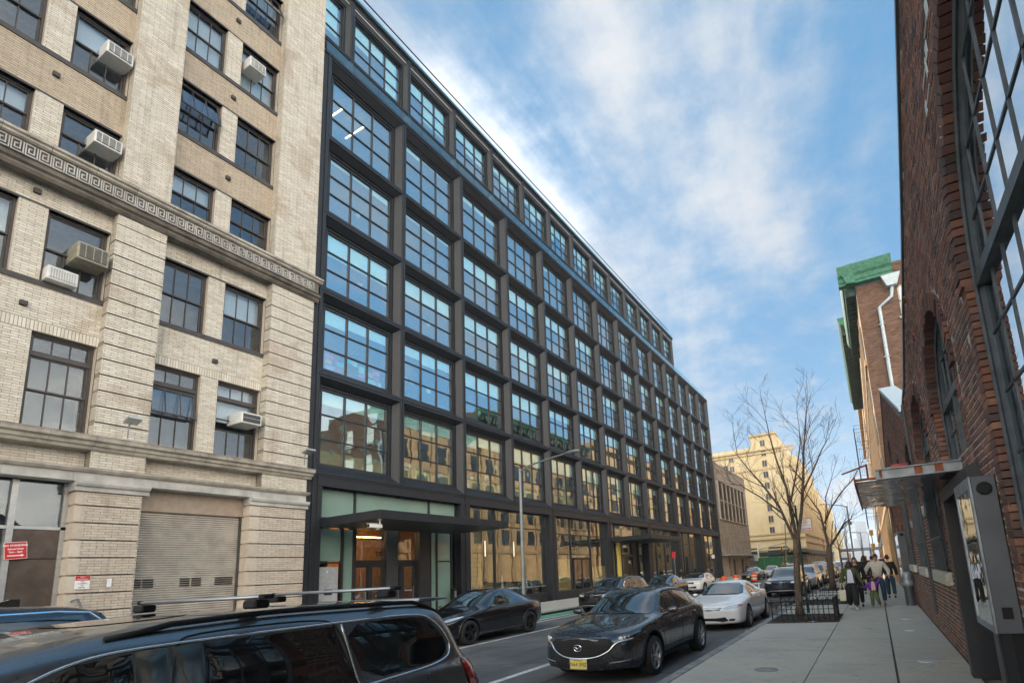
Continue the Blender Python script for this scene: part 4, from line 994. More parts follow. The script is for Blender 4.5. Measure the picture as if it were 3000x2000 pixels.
# ================================================================ red brick gabled building on the right
def gable_z(y):
    pts=[(-9,5.2),(.8,9.6),(5.68,7.5),(8.2,6.45),(10.34,5.74),(12.02,5.18),(13.9,4.96),(14.15,5.0),(22.36,7.97),(30.5,5.1),(33.4,5.1)]
    for (a,b),(c,d) in zip(pts,pts[1:]):
        if a<=y<=c: return b+(d-b)*(y-a)/(c-a)
    return 5
def brick_building():
    root=thing('brick_warehouse','dark red brick warehouse with arched steel windows and sloping parapets along the pavement','building',(.98,8,.1))
    X=.98; P=wloc(root)
    # arched openings: centre, half width, sill, spring
    arch=[(3.18,2.02,1.45,3.93),(7.5,1.03,2.75,3.62),(10.75,.95,1.40,3.55),(14.4,.9,1.40,3.4),(18.6,.95,1.40,3.7),(22.4,.8,1.40,5.2),(26.0,.9,1.4,3.7),(29.5,.9,1.4,3.5)]
    door=(6.15,8.4,.0,2.46)
    def inhole(y,z,mg=0.):
        for (c,r,s,sp) in arch:
            if abs(y-c)<r+mg and s-mg*.5<z:
                if z<=sp: return True
                if (y-c)**2+(z-sp)**2<(r+mg)**2: return True
        if door[0]-mg<y<door[1]+mg and z<door[3]+mg: return True
        return False
    # backing wall in narrow strips
    w=MB(); y=-9; dy=.1
    while y<33.3:
        ym=y+dy/2; z=0.; top=gable_z(ym)-.02
        segs=[(0,top)]; hs=[]
        for (c,r,s,sp) in arch:
            if abs(ym-c)<r+.06: hs.append((s,sp+math.sqrt(max(0,(r+.06)**2-(ym-c)**2))))
        if door[0]<ym<door[1]: hs.append((0,door[3]))
        hs.sort(); z=0
        for (a,b) in hs:
            if a>z: w.box(X+.004,X+.42,y,y+dy,z,a)
            z=b
        w.box(X+.004,X+.42,y,y+dy,z,top); y+=dy
    w.build('wall','mortar_dark',root,fix=False)
    # bricks
    allb=[]
    H=.0715; L=.215; j=.016
    z=.10;k=0
    while z<9.4:
        zb=z+H-j; off=(L/2 if k%2 else 0)+ (.03*((k*7)%3)); y=1.0-L*3+off
        hdr=(k%6==5)
        LL=L/2 if hdr else L
        while y<33.3:
            zz=z+zb; a,b=y,y+LL-j
            if zb<gable_z((a+b)/2)-.10 and not inhole((a+b)/2,(z+zb)/2,.03+(0.19 if (z+zb)/2>3.2 else 0)) :
                # trim at vertical jambs
                if not(inhole(a+.02,(z+zb)/2,0) or inhole(b-.02,(z+zb)/2,0)): allb.append((a,b,z,zb))
                elif inhole(a+.02,(z+zb)/2,0): allb.append((a+LL*.45,b,z,zb)) if not inhole(a+LL*.5,(z+zb)/2,0) else None
                else: allb.append((a,b-LL*.45,z,zb)) if not inhole(b-LL*.5,(z+zb)/2,0) else None
            y+=LL
        z+=H;k+=1
    vis=[b for b in allb if b[0]>3.2]
    vis.sort(key=lambda b:(abs(b[2]-1.2)*.5+b[0]))
    near=set(vis[:290]); pool={}
    stuff=MB()
    def bmesh_of(w_,h_,v):
        key=(w_,h_,v)
        if key not in pool:
            m=MB(); q=random.Random(v*31+int(w_*1000)); e=lambda s: q.uniform(-s,s)
            m.add([(-.014,0,0),(-.014,w_,0),(-.014,w_,h_),(-.014,0,h_),(e(.002),.005+e(.003),.004+e(.002)),(e(.002),w_-.005+e(.003),.004+e(.002)),(e(.002),w_-.005+e(.003),h_-.004+e(.002)),(e(.002),.005+e(.003),h_-.004+e(.002)),(.03-.045,0,0)],[(7,6,5,4),(4,5,1,0),(5,6,2,1),(6,7,3,2),(7,4,0,3)])
            # wall faces -X : flip
            m.v=[(-a,b,c) for a,b,c in m.v]; pool[key]=m.mesh('brick','red_brick')
        return pool[key]
    for i,b in enumerate(allb):
        if b in near:
            w_=round(b[1]-b[0],2); h_=round(b[3]-b[2],3); o=bpy.data.objects.new('brick',bmesh_of(w_,h_,i%5)); C.objects.link(o); o.parent=root
            o.location=(X-P[0]+rnd.uniform(-.001,.003),b[0]-P[1],b[2]-P[2])
        else:
            a,c,z,zt=b; x=X+rnd.uniform(-.004,.001); e=lambda: rnd.uniform(-.002,.002)
            stuff.add([(X+.006,a,z),(X+.006,c,z),(X+.006,c,zt),(X+.006,a,zt),(x+e(),a+.004,z+.003),(x+e(),c-.004,z+.003),(x+e(),c-.004,zt-.003),(x+e(),a+.004,zt-.003)],[(4,5,6,7),(0,1,5,4),(1,2,6,5),(2,3,7,6),(3,0,4,7)])
    stuff.build('brickwork','red_brick',root,fix=False)['kind']='stuff'
    # pier bases / coping
    m=MB()
    for (a,c) in ((-9,.8),(.8,13.95),(14.15,22.36),(22.36,30.5),(30.5,33.4)):
        n=max(1,int((c-a)/.9))
        for i in range(n):
            p=a+(c-a)*i/n; q=a+(c-a)*(i+1)/n-.01
            m.add([(X-.03,p,gable_z(p)-.09),(X-.03,q,gable_z(q)-.09),(X-.03,q,gable_z(q)+.0),(X-.03,p,gable_z(p)+.0),(X+.45,p,gable_z(p)-.09),(X+.45,q,gable_z(q)-.09),(X+.45,q,gable_z(q)+.0),(X+.45,p,gable_z(p)+.0)],[(0,1,2,3),(4,7,6,5),(3,2,6,7),(0,4,5,1),(0,3,7,4),(1,5,6,2)])
    m.build('coping','grey_metal',root)['kind']='stuff'
    # second roof slope and flashing
    r=MB().prism([(13.9,4.85),(22.36,7.85),(30.5,5.0),(30.5,4.8),(22.36,7.6),(13.9,4.6)],0,X+.42,X+9).build('slate_roof','slate',root)
    MB().prism([(14.0,5.04),(22.30,7.98),(22.30,8.06),(14.0,5.12)],0,X-.05,X+.5).build('roof_flashing','pipe_white',root)
    MB().prism([(-9,5.0),(.8,9.3),(13.9,4.7),(13.9,4.5),(.8,9.0),(-9,4.8)],0,X+.42,X+12).build('roof','slate',root)
    # arch rings of separate bricks + steel windows
    for ai,(c,r,s,sp) in enumerate(arch):
        if ai<3:
            n=int(PI*(r+.1)/.078); vm=MB(); w_=.062
            vm.add([(-.028,-w_/2,0),(-.028,w_/2,0),(-.028,w_/2*1.12,.205),(-.028,-w_/2*1.12,.205),(.40,-w_/2,0),(.40,w_/2,0),(.40,w_/2*1.12,.205),(.40,-w_/2*1.12,.205)],[(0,3,2,1),(4,5,6,7),(0,1,5,4),(1,2,6,5),(2,3,7,6),(3,0,4,7)])
            me=vm.mesh('voussoir','dark_brick')
            for k in range(n):
                a=PI*(k+.5)/n; o=bpy.data.objects.new('voussoir',me); C.objects.link(o); o.parent=root
                y=c+math.cos(a)*r; z=sp+math.sin(a)*r; o.location=(X-P[0]+rnd.uniform(-.014,.010),y-P[1],z-P[2]); o.rotation_euler=(a-PI/2+rnd.uniform(-.04,.04),0,0)
        else:
            vm=MB(); n=int(PI*r/.08)
            for k in range(n):
                a0,a1=PI*(k+.07)/n,PI*(k+.93)/n; q=[(c+math.cos(t)*rr,sp+math.sin(t)*rr) for t,rr in ((a0,r),(a1,r),(a1,r+.2),(a0,r+.2))]
                vm.prism(q,0,X-.006,X+.40)
            vm.build('arch_ring','dark_brick',root)['kind']='stuff'
        # jamb bricks (reveal quoins)
        jm=MB()
        z=s;k=0
        while z<sp:
            for sg in (-1,1):
                yy=c+sg*r
                jm.box(X-.003,X+.40,yy-.004 if sg>0 else yy-.19 ,yy+.19 if sg>0 else yy+.004,z,z+.056)
            z+=.0675
        jm.build('jamb_bricks','red_brick',root)['kind']='stuff'
        st=MB().box(X-.09,X+.30,c-r-.12,c+r+.12,s-.20,s).build('stone_sill','sill_stone',root,bevel=.012) if ai in(2,4,3,6) else None
        # frame
        xf=X+(.15 if ai else .12); f=MB(); n=18
        pts=[(xf,c-r+.03,s),(xf,c-r+.03,sp)]+[(xf,c+math.cos(PI-PI*k/n)*(r-.03),sp+math.sin(PI*k/n)*(r-.03)) for k in range(1,n)]+[(xf,c+r-.03,sp),(xf,c+r-.03,s)]
        for dx,rr in ((0,.035),(-.05,.018)): f.tube([(p[0]+dx,p[1],p[2]) for p in pts],rr,4)
        f.box(xf-.05,xf+.03,c-r,c+r,s,s+.08); f.box(xf-.055,xf+.03,c-r,c+r,sp-.05,sp+.05)
        f.box(xf-.05,xf+.02,c-.04,c+.04,s,sp)
        W_=bpy.data.objects; o=f.build('arched_window','old_window',root)
        g=MB(); step=.40 if ai==0 else .36; k=-int(r/step)
        nb=int(2*r/step)+1; 
        for i in range(1,nb):
            y=c-r+2*r*i/nb; zt=sp+math.sqrt(max(0,r*r-(y-c)**2)); g.box(xf-.010,xf+.010,y-.013,y+.013,s,zt)
        z=s+.5
        while z<sp+r-.1:
            hw=r if z<sp else math.sqrt(max(0,r*r-(z-sp)**2)); g.box(xf-.010,xf+.009,c-hw,c+hw,z-.012,z+.012); z+=.50
        g2=g.build('glazing_bar','old_window',o)
        # panes following the arch
        pn=MB(); poly=[(c-r+.02,s),(c+r-.02,s),(c+r-.02,sp)]+[(c+math.cos(PI*k/16)*(r-.02),sp+math.sin(PI*k/16)*(r-.02)) for k in range(1,16)]+[(c-r+.02,sp)]
        pn.prism(poly,0,xf+.0,xf+.006); pn.build('pane','arch_glass',o)
    MB().box(X+3,X+3.1,-9,33,0,4.4).box(X+.45,X+3,-9,33,4.35,4.45).build('inner_wall','dark_interior',root)
    # window bars in front of the third window
    for ai in (2,3,4):
        c,r,s,sp=arch[ai]; m=MB(); 
        for i in range(6): yy=c-r+.12+(2*r-.24)*i/5; m.tube([(X-.035,yy,s+.01),(X-.035,yy,sp-.55)],.017,6)
        for z in (s+.55,): m.box(X-.055,X-.02,c-r+.02,c+r-.02,z-.02,z+.02)
        m.build('window_grille','old_window',root)['kind']='stuff'
    # black portal of the entrance
    d0,d1,_,dz=door
    m=MB().box(X-.10,X+.36,d0-.10,d0+.12,.12,dz+.06).box(X-.10,X+.36,d1-.12,d1+.10,.12,dz+.06).box(X-.10,X+.36,d0+.12,d1-.12,dz-.10,dz+.06)
    m.build('door_surround','black_frame',root)
    MB().box(X+.20,X+.26,d0+.1,d1-.1,.12,dz-.08).box(X+.17,X+.20,(d0+d1)/2-.02,(d0+d1)/2+.02,.12,dz-.1).build('steel_door','grey_metal',root)
    # dark slab under the wall box, on the wall in front of the door
    MB().box(X-.085,X+.05,5.50,6.28,.10,2.30).build('steel_cladding','black_plastic',root)
    # painted marks on the brick near the big window
    k=MB(); x=X-.008
    k.box(x,x+.006,4.56,4.66,6.10,6.26).box(x,x+.006,4.66,4.86,6.13,6.145).box(x,x+.006,4.84,4.94,5.98,6.1)
    k.build('painted_mark','white_obj',root)
    k=MB(); k.box(x,x+.006,5.02,5.30,6.00,6.02).box(x,x+.006,5.02,5.30,5.80,5.82).box(x,x+.006,5.28,5.36,5.76,5.88).box(x,x+.006,4.98,5.04,5.90,6.06)
    k.build('painted_mark','white_obj',root)
    # iron tie plates, cable, red lamp
    for (y,z) in ((9.2,5.7),(12.4,4.9),(8.9,4.95)):
        MB().tube([(X-.03,y-.10,z-.04),(X-.05,y,z+.03),(X-.03,y+.10,z-.04)],.012,5).build('wall_tie','rust',root)
    for (y,z) in ((12.4,2.55),(16.5,2.5),(21.0,2.4)):
        MB().box(X-.05,X,y-.05,y+.05,z-.10,z+.10).build('junction_box','grey_metal_light',root,bevel=.006)
    MB().tube([(X-.05,12.85,.5),(X-.05,12.85,4.9)],.028,7).build('conduit','grey_metal',root)
    return root
brickb=brick_building()
def wall_box(y0,y1,x0,z0,z1,lab):
    t=thing('display_case',lab,'display case',((x0+.98)/2,(y0+y1)/2,z0),0,'grey metal wall boxes on the brick building')
    b=MB().box(x0,.975,y0,y1,z0,z1).build('case','grey_metal',t,bevel=.006)
    # raised rim and mirror facing the street
    MB().box(x0-.015,x0,y0,y0+.06,z0,z1).box(x0-.015,x0,y1-.06,y1,z0,z1).box(x0-.015,x0,y0+.06,y1-.06,z0,z0+.06).box(x0-.015,x0,y0+.06,y1-.06,z1-.10,z1).build('rim','grey_metal_light',t)
    MB().box(x0-.006,x0-.002,y0+.06,y1-.06,z0+.06,z1-.10).build('mirror_pane','kiosk_mirror',t)
    xm=(x0+.975)/2
    g=MB(); g.lathe([(.056,0),(.056,.012),(.044,.016),(.0,.016)],n=24,axis=1); g.v=[(a+xm,y0-.002-b,c+z1-.11) for a,b,c in g.v]; g.build('speaker_ring','black_plastic',t)
    MB().box(xm-.035,xm+.035,y0-.012,y0,z0+.12,z0+.21).build('control_panel','black_plastic',t)
    MB().box(xm-.03,xm+.03,y0-.005,y0,z1-.12,z1-.112).build('slot','black_plastic',t)
    return t
wall_box(5.46,6.36,.80,1.02,2.33,'large grey metal wall box with a mirror face, nearest, before the black doorway')
wall_box(20.7,23.6,.74,.75,2.5,'slim grey metal wall box further along the brick wall, beyond the standpipe')
def awning():
    t=thing('awning','polished sheet metal awning with rusty beam sticking out over the pavement','awning',(.98,9,2.6))
    MB().box(-.10,1.0,7.05,11.1,2.60,2.615).build('soffit_sheet','mirror_metal',t)
    MB().box(-.12,-.10,7.0,11.15,2.57,2.66).build('edge_strip','rust',t)
    MB().box(.12,1.0,6.98,7.05,2.60,2.70).box(.12,1.0,6.95,7.08,2.70,2.712).box(.12,1.0,6.95,7.08,2.59,2.602).build('front_beam','grey_metal_light',t)
    MB().box(.10,1.0,10.95,11.05,2.615,2.72).build('rear_beam','grey_metal_light',t)
    for (a,b) in ((.16,.19),(.52,.60),(.72,.8)): MB().box(a,b,6.968,6.98,2.61,2.695).build('rust_patch','rust',t)
    MB().box(-.1,.12,7.0,7.04,2.612,2.63).build('edge_lip','rust',t)
    MB().tube([(.05,7.4,2.85),(-.25,7.35,2.76)],.012,6).tube([(.04,7.2,2.62),(.04,7.2,2.83)],.014,6).build('rod','rust',t)
    MB().tube([(.50,7.2,2.62),(.50,7.2,2.80)],.02,6).build('lamp_stem','black_plastic',t)
awning()
t=thing('wall_lamp','red conical lamp on top of the metal awning','lamp',(.42,7.5,2.715)); 
a=MB().lathe([(.0,-.13),(.03,-.12),(.055,-.06),(.058,.10),(.0,.10)],n=18,axis=0); a.v=[(x,y,z+.06) for x,y,z in a.v]; a.build('lamp_shade','red_glass',t) if False else None
o=a.mesh('lamp_shade','red_glass'); q=bpy.data.objects.new('lamp_shade',o); C.objects.link(q); q.parent=t; q.rotation_euler=(0,0,.15)
for p in o.polygons: p.use_smooth=True
b=MB().lathe([(.0,-.17),(.02,-.16),(.03,-.12),(.0,-.12)],n=14,axis=0); b.v=[(x,y,z+.06) for x,y,z in b.v]; o=bpy.data.objects.new('lamp_tip',b.mesh('lamp_tip','galvanised')); C.objects.link(o); o.parent=t; o.rotation_euler=(0,0,.15)
def bracket_lamp(y,z,lab,cat,xx=.2):
    t=thing('wall_lamp',lab,cat,(.9,y,z))
    MB().tube([(.98,y,z),(xx-.25,y,z)],.02,5).build('bracket','rust',t)
    MB().lathe([(.0,-.08),(.06,-.04),(.08,.06),(.0,.07)],c=(xx,y,z+.22),n=14,axis=0).build('lamp_shade','red_glass',t)
bracket_lamp(24.5,4.2,'small red lamp on a rod further along the brick wall','lamp',.3)
def standpipe():
    t=thing('standpipe','grey round topped standpipe with stickers at the foot of the brick wall','standpipe',(.78,19.6,.13))
    MB().lathe([(.135,0),(.135,.62),(.15,.64)],n=20).build('post','grey_metal',None).parent=t
    MB().lathe([(.17,.60),(.18,.66),(.18,.70),(.165,.78),(.155,.92),(.12,1.0),(.06,1.04),(0.001,1.05)],n=20).build('dome_cap','grey_metal_light',None).parent=t
    MB().box(-.16,-.155,-.07,.02,.82,.92).build('sticker','red_paint',None).parent=t
    MB().box(-.185,-.18,-.11,.10,.62,.69).build('sticker','white_paint',None).parent=t
standpipe()

# ================================================================ tall brown brick building with green cornice
def cornice_building():
    root=thing('cornice_building','tall brown brick building with a green copper cornice and white downpipe','building',(1.05,33.6,.1))
    Y=33.6; X=1.05
    MB().box(X,X+16,Y+.012,Y+12,0,17.8).box(X-.0,X+16,Y+12,Y+40,0,21.0).build('wall','mortar_far',root)
    MB().box(X-.03,X,Y+.02,Y+11.9,0,17.3).build('street_face','tan_stone',root); MB().box(X-.03,X,Y+12,Y+40,0,19.6).build('street_face','orange_stone',root)
    # near face of real bricks
    m=MB(); holes=[(3.15,4.4,15.3,17.2),(3.25,4.5,12.2,14.1),(3.3,4.5,8.6,10.6),(6.2,7.4,15.3,17.2),(6.2,7.4,12.2,14.1)]
    for (a,c,z,w) in bricks(0,X+.02,X+9,5.0,18.6,holes,L=.26,H=.085,j=.014):
        y=Y+rnd.uniform(-.006,.004); m.add([(a,Y+.02,z),(c,Y+.02,z),(c,Y+.02,w),(a,Y+.02,w),(a,y,z),(c,y,z),(c,y,w),(a,y,w)],[(4,5,6,7),(0,1,5,4),(1,2,6,5),(2,3,7,6),(3,0,4,7)])
    m.build('brickwork','brown_brick',root,fix=False)['kind']='stuff'
    MB().box(X+.02,X+9,Y-.02,Y+.05,18.6,18.75).box(X+2.0,X+9,Y+.05,Y+10,17.8,18.6).build('parapet','brown_brick',root)
    for (a,c,z,w) in holes:
        o=MB().box(a,c,Y+.004,Y+.011,z,w).build('window','blind',root)
        MB().box(a,a+.09,Y-.02,Y+.01,z,w).box(c-.09,c,Y-.02,Y+.01,z,w).box(a,c,Y-.02,Y+.01,z,z+.09).box(a,c,Y-.02,Y+.01,w-.09,w).box(a,c,Y-.02,Y+.01,(z+w)/2-.04,(z+w)/2+.04).build('frame','sill_stone',o)
        MB().box(a-.1,c+.1,Y-.12,Y+.01,z-.14,z).build('sill','limestone',o)
    p=MB().tube([(X+1.85,Y-.12,17.2),(X+1.75,Y-.12,16.6),(X+1.05,Y-.12,16.1),(X+1.05,Y-.12,6.5)],.10,8).build('downpipe','pipe_white',root)
    MB().prism([(X+1.6,17.2),(X+2.1,17.2),(X+2.35,17.9),(X+1.35,17.9)],1,Y-.4,Y-.02).build('rain_head','pipe_white',p)
    for z in range(7,16,2): MB().box(X+.88,X+1.22,Y-.2,Y,z,z+.08).build('pipe_clip','galvanised',p)
    # cornice: stacked profile swept along the street and returned on the near face
    prof=[(0,17.85),(-.50,17.9),(-.50,18.05),(-.56,18.1),(-.58,18.35),(-.72,18.5),(-.80,18.75),(-.84,18.95),(-.84,19.05),(0,19.1)]
    MB().prism([(X+x,z) for x,z in prof],1,Y-.6,Y+12).build('cornice','copper_green',root)
    MB().prism([(Y+x*.75,z) for x,z in prof],0,X-.9,X+2.0).build('cornice_return','copper_green',root)
    pr2=[(X+.05+x*1.65,z+2.2) for x,z in prof]
    MB().prism(pr2,1,Y+12,Y+38).build('cornice','copper_green',root)
    m=MB()
    for i in range(28): m.box(X-.62,X-.05,Y+.1+i*.42,Y+.34+i*.42,17.35,17.84)
    for i in range(40): m.box(X-1.1,X-.05,Y+12.2+i*.64,Y+12.55+i*.64,19.8,20.5)
    m.build('bracket','copper_dark',root)['kind']='stuff'
    # street face: pilasters, windows with arches
    m=MB()
    for i in range(1,16): m.box(X-.10,X-.0,Y+i*2.6,Y+.6+i*2.6,0,16.9)
    m.box(X-.14,X,Y,Y+40,12.8,13.2).box(X-.14,X,Y,Y+40,4.6,5.0)
    m.build('pilaster','tan_stone',root)['kind']='stuff'
    for i in range(15):
        for z in (5.6,8.3,10.6,13.8):
            if i%1==0: o=MB().box(X-.05,X-.03,Y+.9+i*2.6,Y+2.2+i*2.6,z,z+1.8).build('window','far_window',root)
cornice_building()
def orange_building():
    root=thing('sunlit_building','tall orange stone building on the right catching the sun down the street','building',(1,78,.1))
    X=.95; Y=74.5
    MB().box(X,X+20,Y,Y+50,0,23).build('wall','orange_stone',root)
    for k in range(10):
        for z in (3,6,9,12,15,18): MB().box(X-.03,X-.01,Y+1.5+k*4.8,Y+3.6+k*4.8,z,z+1.8).build('window','far_window',root) if k<8 else None
    m=MB(); m.box(X-.5,X,Y,Y+50,22.3,23).box(X-.25,X,Y,Y+50,4.6,5)
    m.build('string_course','orange_stone',root)
    # fire escape
    f=MB()
    for k in range(6):
        for q in (6,6.4,6.8): f.box(X-1.3,X-1.27,Y-10,Y-4,q+k*1.9,q+.03+k*1.9).box(X-1.3,X,Y-10,Y-9.97,q+k*1.9,q+.03+k*1.9)
        for q in range(6): f.box(X-1.3+q*.22,X-1.27+q*.22,Y-10,Y-4,6+k*1.9,6.03+k*1.9)
    f.tube([(X-1.3,Y-10,5),(X-1.3,Y-10,16)],.05,4); f.tube([(X-1.3,Y-4,5),(X-1.3,Y-4,16)],.05,4)
    f.build('fire_escape','black_frame',root)['kind']='stuff'
orange_building()
# the warehouses that carry on beyond, out of the frame to the right but mirrored in the glass
def mirror_block(y0,y1,z,mt,lab,x=1.0):
    root=thing('street_building',lab,'building',(x,(y0+y1)/2,.1))
    MB().box(x,x+14,y0,y1,0,z).build('wall',mt,root)
    n=int((y1-y0)/4)
    for i in range(n):
        zz=3
        while zz<z-2: MB().box(x-.04,x-.01,y0+1+i*4,y0+3+i*4,zz,zz+1.9).build('window','far_window',root); zz+=3.3
mirror_block(126,190,19,'orange_stone','long stone building far down the right side of the street',1.0)
# ================================================================ far city and hills
def far_city():
    r3=random.Random(9)
    h=MB(); pts=[]
    for i in range(60):
        x=-900+i*38; pts.append((x,62+18*math.sin(i*.5)+r3.uniform(-6,6)))
    h.prism([(-900,-10)]+pts+[(1340,-10)],1,2700,2760); struct(h.build('hills','hill'))
    root=thing('far_city','pale hazy tower blocks across the river at the end of the street','buildings',(-60,1500,0))
    m=MB(); wb=MB()
    for i in range(90):
        x=-330+i*5.6+r3.uniform(-6,6); y=1300+r3.uniform(0,700); w=r3.uniform(8,20); z=r3.uniform(12,42)+(25 if r3.random()<.15 else 0)
        m.box(x,x+w,y,y+14,0,z)
        q=3
        while q<z-1: wb.box(x+.5,x+w-.5,y-.3,y-.1,q,q+1.5); q+=3.2
    m.build('tower_block','far_city',root)['kind']='stuff'; wb.build('window_band','far_window_band',root)['kind']='stuff'
    t=thing('glass_tower','tall pale glass tower rising above the far city','tower',(-22,1200,0))
    MB().box(-30,-10,1200,1220,0,74).build('tower_body','far_city',t); m=MB()
    for k in range(24): m.box(-29.5,-10.5,1199.6,1199.9,3+k*3,4.6+k*3)
    m.build('window_band','far_window_band',t)['kind']='stuff'
far_city()
# ================================================================ vehicles
def lerp(pts,y):
    if y<=pts[0][0]: return pts[0][1]
    for (a,b),(c,d) in zip(pts,pts[1:]):
        if y<=c:
            t=(y-a)/(c-a); t=t*t*(3-2*t)*.35+t*.65; return b+(d-b)*t
    return pts[-1][1]
def body_mesh(sp):
    """sp: dict of profiles along y (front at y=0, rear at y=L): top z, shoulder z, half width, roof half width, bottom z"""
    L=sp['L']; ys=sp['st']; n=len(ys); V=[];F=[]
    def section(y,e=1.0):
        zt=lerp(sp['top'],y); zs=min(lerp(sp['sh'],y),zt-.02); w=lerp(sp['w'],y)*e; zb=lerp(sp['bot'],y); wr=lerp(sp['wr'],y)*e
        t=max(0.,min(1.,(zt-zs-.06)/.30))
        h=zs-zb
        p=[(w*.78,zb),(w*.95,zb+.03),(w*.99,zb+h*.22),(w*1.0,zb+h*.55),(w*.985,zb+h*.84),(w*.955,zs)]
        # greenhouse or bonnet
        g1=(w*.91,zs+.025); r1=(wr,zt-.085); r2=(wr*.86,zt-.018); r3=(wr*.45,zt+.0)
        b1=(w*.88,zs+(zt-zs)*.45); b2=(w*.70,zs+(zt-zs)*.78); b3=(w*.52,zs+(zt-zs)*.93); b4=(w*.28,zt-.004)
        up=[tuple(b*(1-t)+g*t for b,g in zip(B,G)) for B,G in ((b1,g1),(b2,r1),(b3,r2),(b4,r3))]
        return p+up+[(0,zt)]
    for i,y in enumerate(ys):
        s=section(y)
        for (x,z) in s: V.append((x,y,z))
        for (x,z) in s[:-1][::-1]: V.append((-x,y,z))
    m=len(section(ys[0])); R=2*m-1
    for i in range(n-1):
        for k in range(R-1): F.append((i*R+k,i*R+k+1,(i+1)*R+k+1,(i+1)*R+k))
        F.append((i*R+R-1,i*R,(i+1)*R,(i+1)*R+R-1))
    for i,flip in ((0,False),(n-1,True)):
        # cap in horizontal strips with rounded nose
        base=i*R; sgn=-1 if i==0 else 1; bulge=sp['nose'] if i==0 else sp['tail']
        prev=None; cols=5
        rows=[]
        for k in range(m-1):
            a=V[base+k]; row=[base+k]
            for c in range(1,cols):
                f=c/cols; x=a[0]*(1-2*f); V.append((x,a[1]+sgn*bulge*(1-(2*f-1)**2)*(1 if k not in(0,) else .7),a[2])); row.append(len(V)-1)
            row.append(base+R-1-k); rows.append(row)
        for a,b in zip(rows,rows[1:]):
            for c in range(cols):
                q=(a[c],b[c],b[c+1],a[c+1]); F.append(q if flip else q[::-1])
        top=rows[-1]; apex=base+m-1
        for c in range(cols): 
            q=(top[c],apex,top[c+1]); F.append(q if flip else q[::-1])
    return V,F
def eval_mod(o):
    dg=bpy.context.evaluated_depsgraph_get(); me=bpy.data.meshes.new_from_object(o.evaluated_get(dg)); return me
def car_body(sp,mt):
    V,F=body_mesh(sp); me=bpy.data.meshes.new('body'); me.from_pydata(V,[],F); me.materials.append(MATS[mt]); me.materials.append(MATS['wheel_well'])
    bm=bmesh.new(); bm.from_mesh(me); bmesh.ops.recalc_face_normals(bm,faces=bm.faces); bm.to_mesh(me); bm.free()
    o=bpy.data.objects.new('body',me); C.objects.link(o)
    s=o.modifiers.new('s','SUBSURF'); s.levels=2; s.render_levels=2
    cuts=[]
    for (wy,wr) in sp['wheels']:
        for sg in (-1,1):
            c=MB(); rr=wr*sp.get('arch',1.16); c.lathe([(rr,-.24),(rr,.24)],n=40,axis=0); cm=c.mesh('cut','wheel_well'); 
            co=bpy.data.objects.new('cut',cm); C.objects.link(co); co.location=(sg*(sp['track']+.10),wy,wr+.02)
            bm=bmesh.new(); bm.from_mesh(cm); bmesh.ops.recalc_face_normals(bm,faces=bm.faces); bm.to_mesh(cm); bm.free()
            b=o.modifiers.new('b','BOOLEAN'); b.operation='DIFFERENCE'; b.object=co; b.solver='EXACT'; b.material_mode='TRANSFER'; cuts.append(co)
    new=eval_mod(o); 
    tree=None
    o.modifiers.clear(); o.data=new
    for c in cuts: bpy.data.objects.remove(c)
    for p in new.polygons: p.use_smooth=(p.material_index==0 or 'wheel' not in (new.materials[p.material_index].name if new.materials[p.material_index] else ''))
    # uncut surface for projecting panels
    me2=bpy.data.meshes.new('t'); me2.from_pydata(V,[],F); o2=bpy.data.objects.new('t',me2); C.objects.link(o2); s=o2.modifiers.new('s','SUBSURF'); s.levels=2
    m2=eval_mod(o2); bm=bmesh.new(); bm.from_mesh(m2); tree=BVHTree.FromBMesh(bm); bm.free(); bpy.data.objects.remove(o2)
    return o,tree
def in_poly(p,poly):
    x,y=p; c=False; n=len(poly)
    for i in range(n):
        x1,y1=poly[i]; x2,y2=poly[(i+1)%n]
        if (y1>y)!=(y2>y) and x<(x2-x1)*(y-y1)/(y2-y1)+x1: c=not c
    return c
def smooth_poly(poly,it=2):
    for _ in range(it):
        q=[]; n=len(poly)
        for i in range(n):
            a=poly[i]; b=poly[(i+1)%n]; q.append((a[0]*.8+b[0]*.2,a[1]*.8+b[1]*.2)); q.append((a[0]*.2+b[0]*.8,a[1]*.2+b[1]*.8))
        poly=q
    return poly
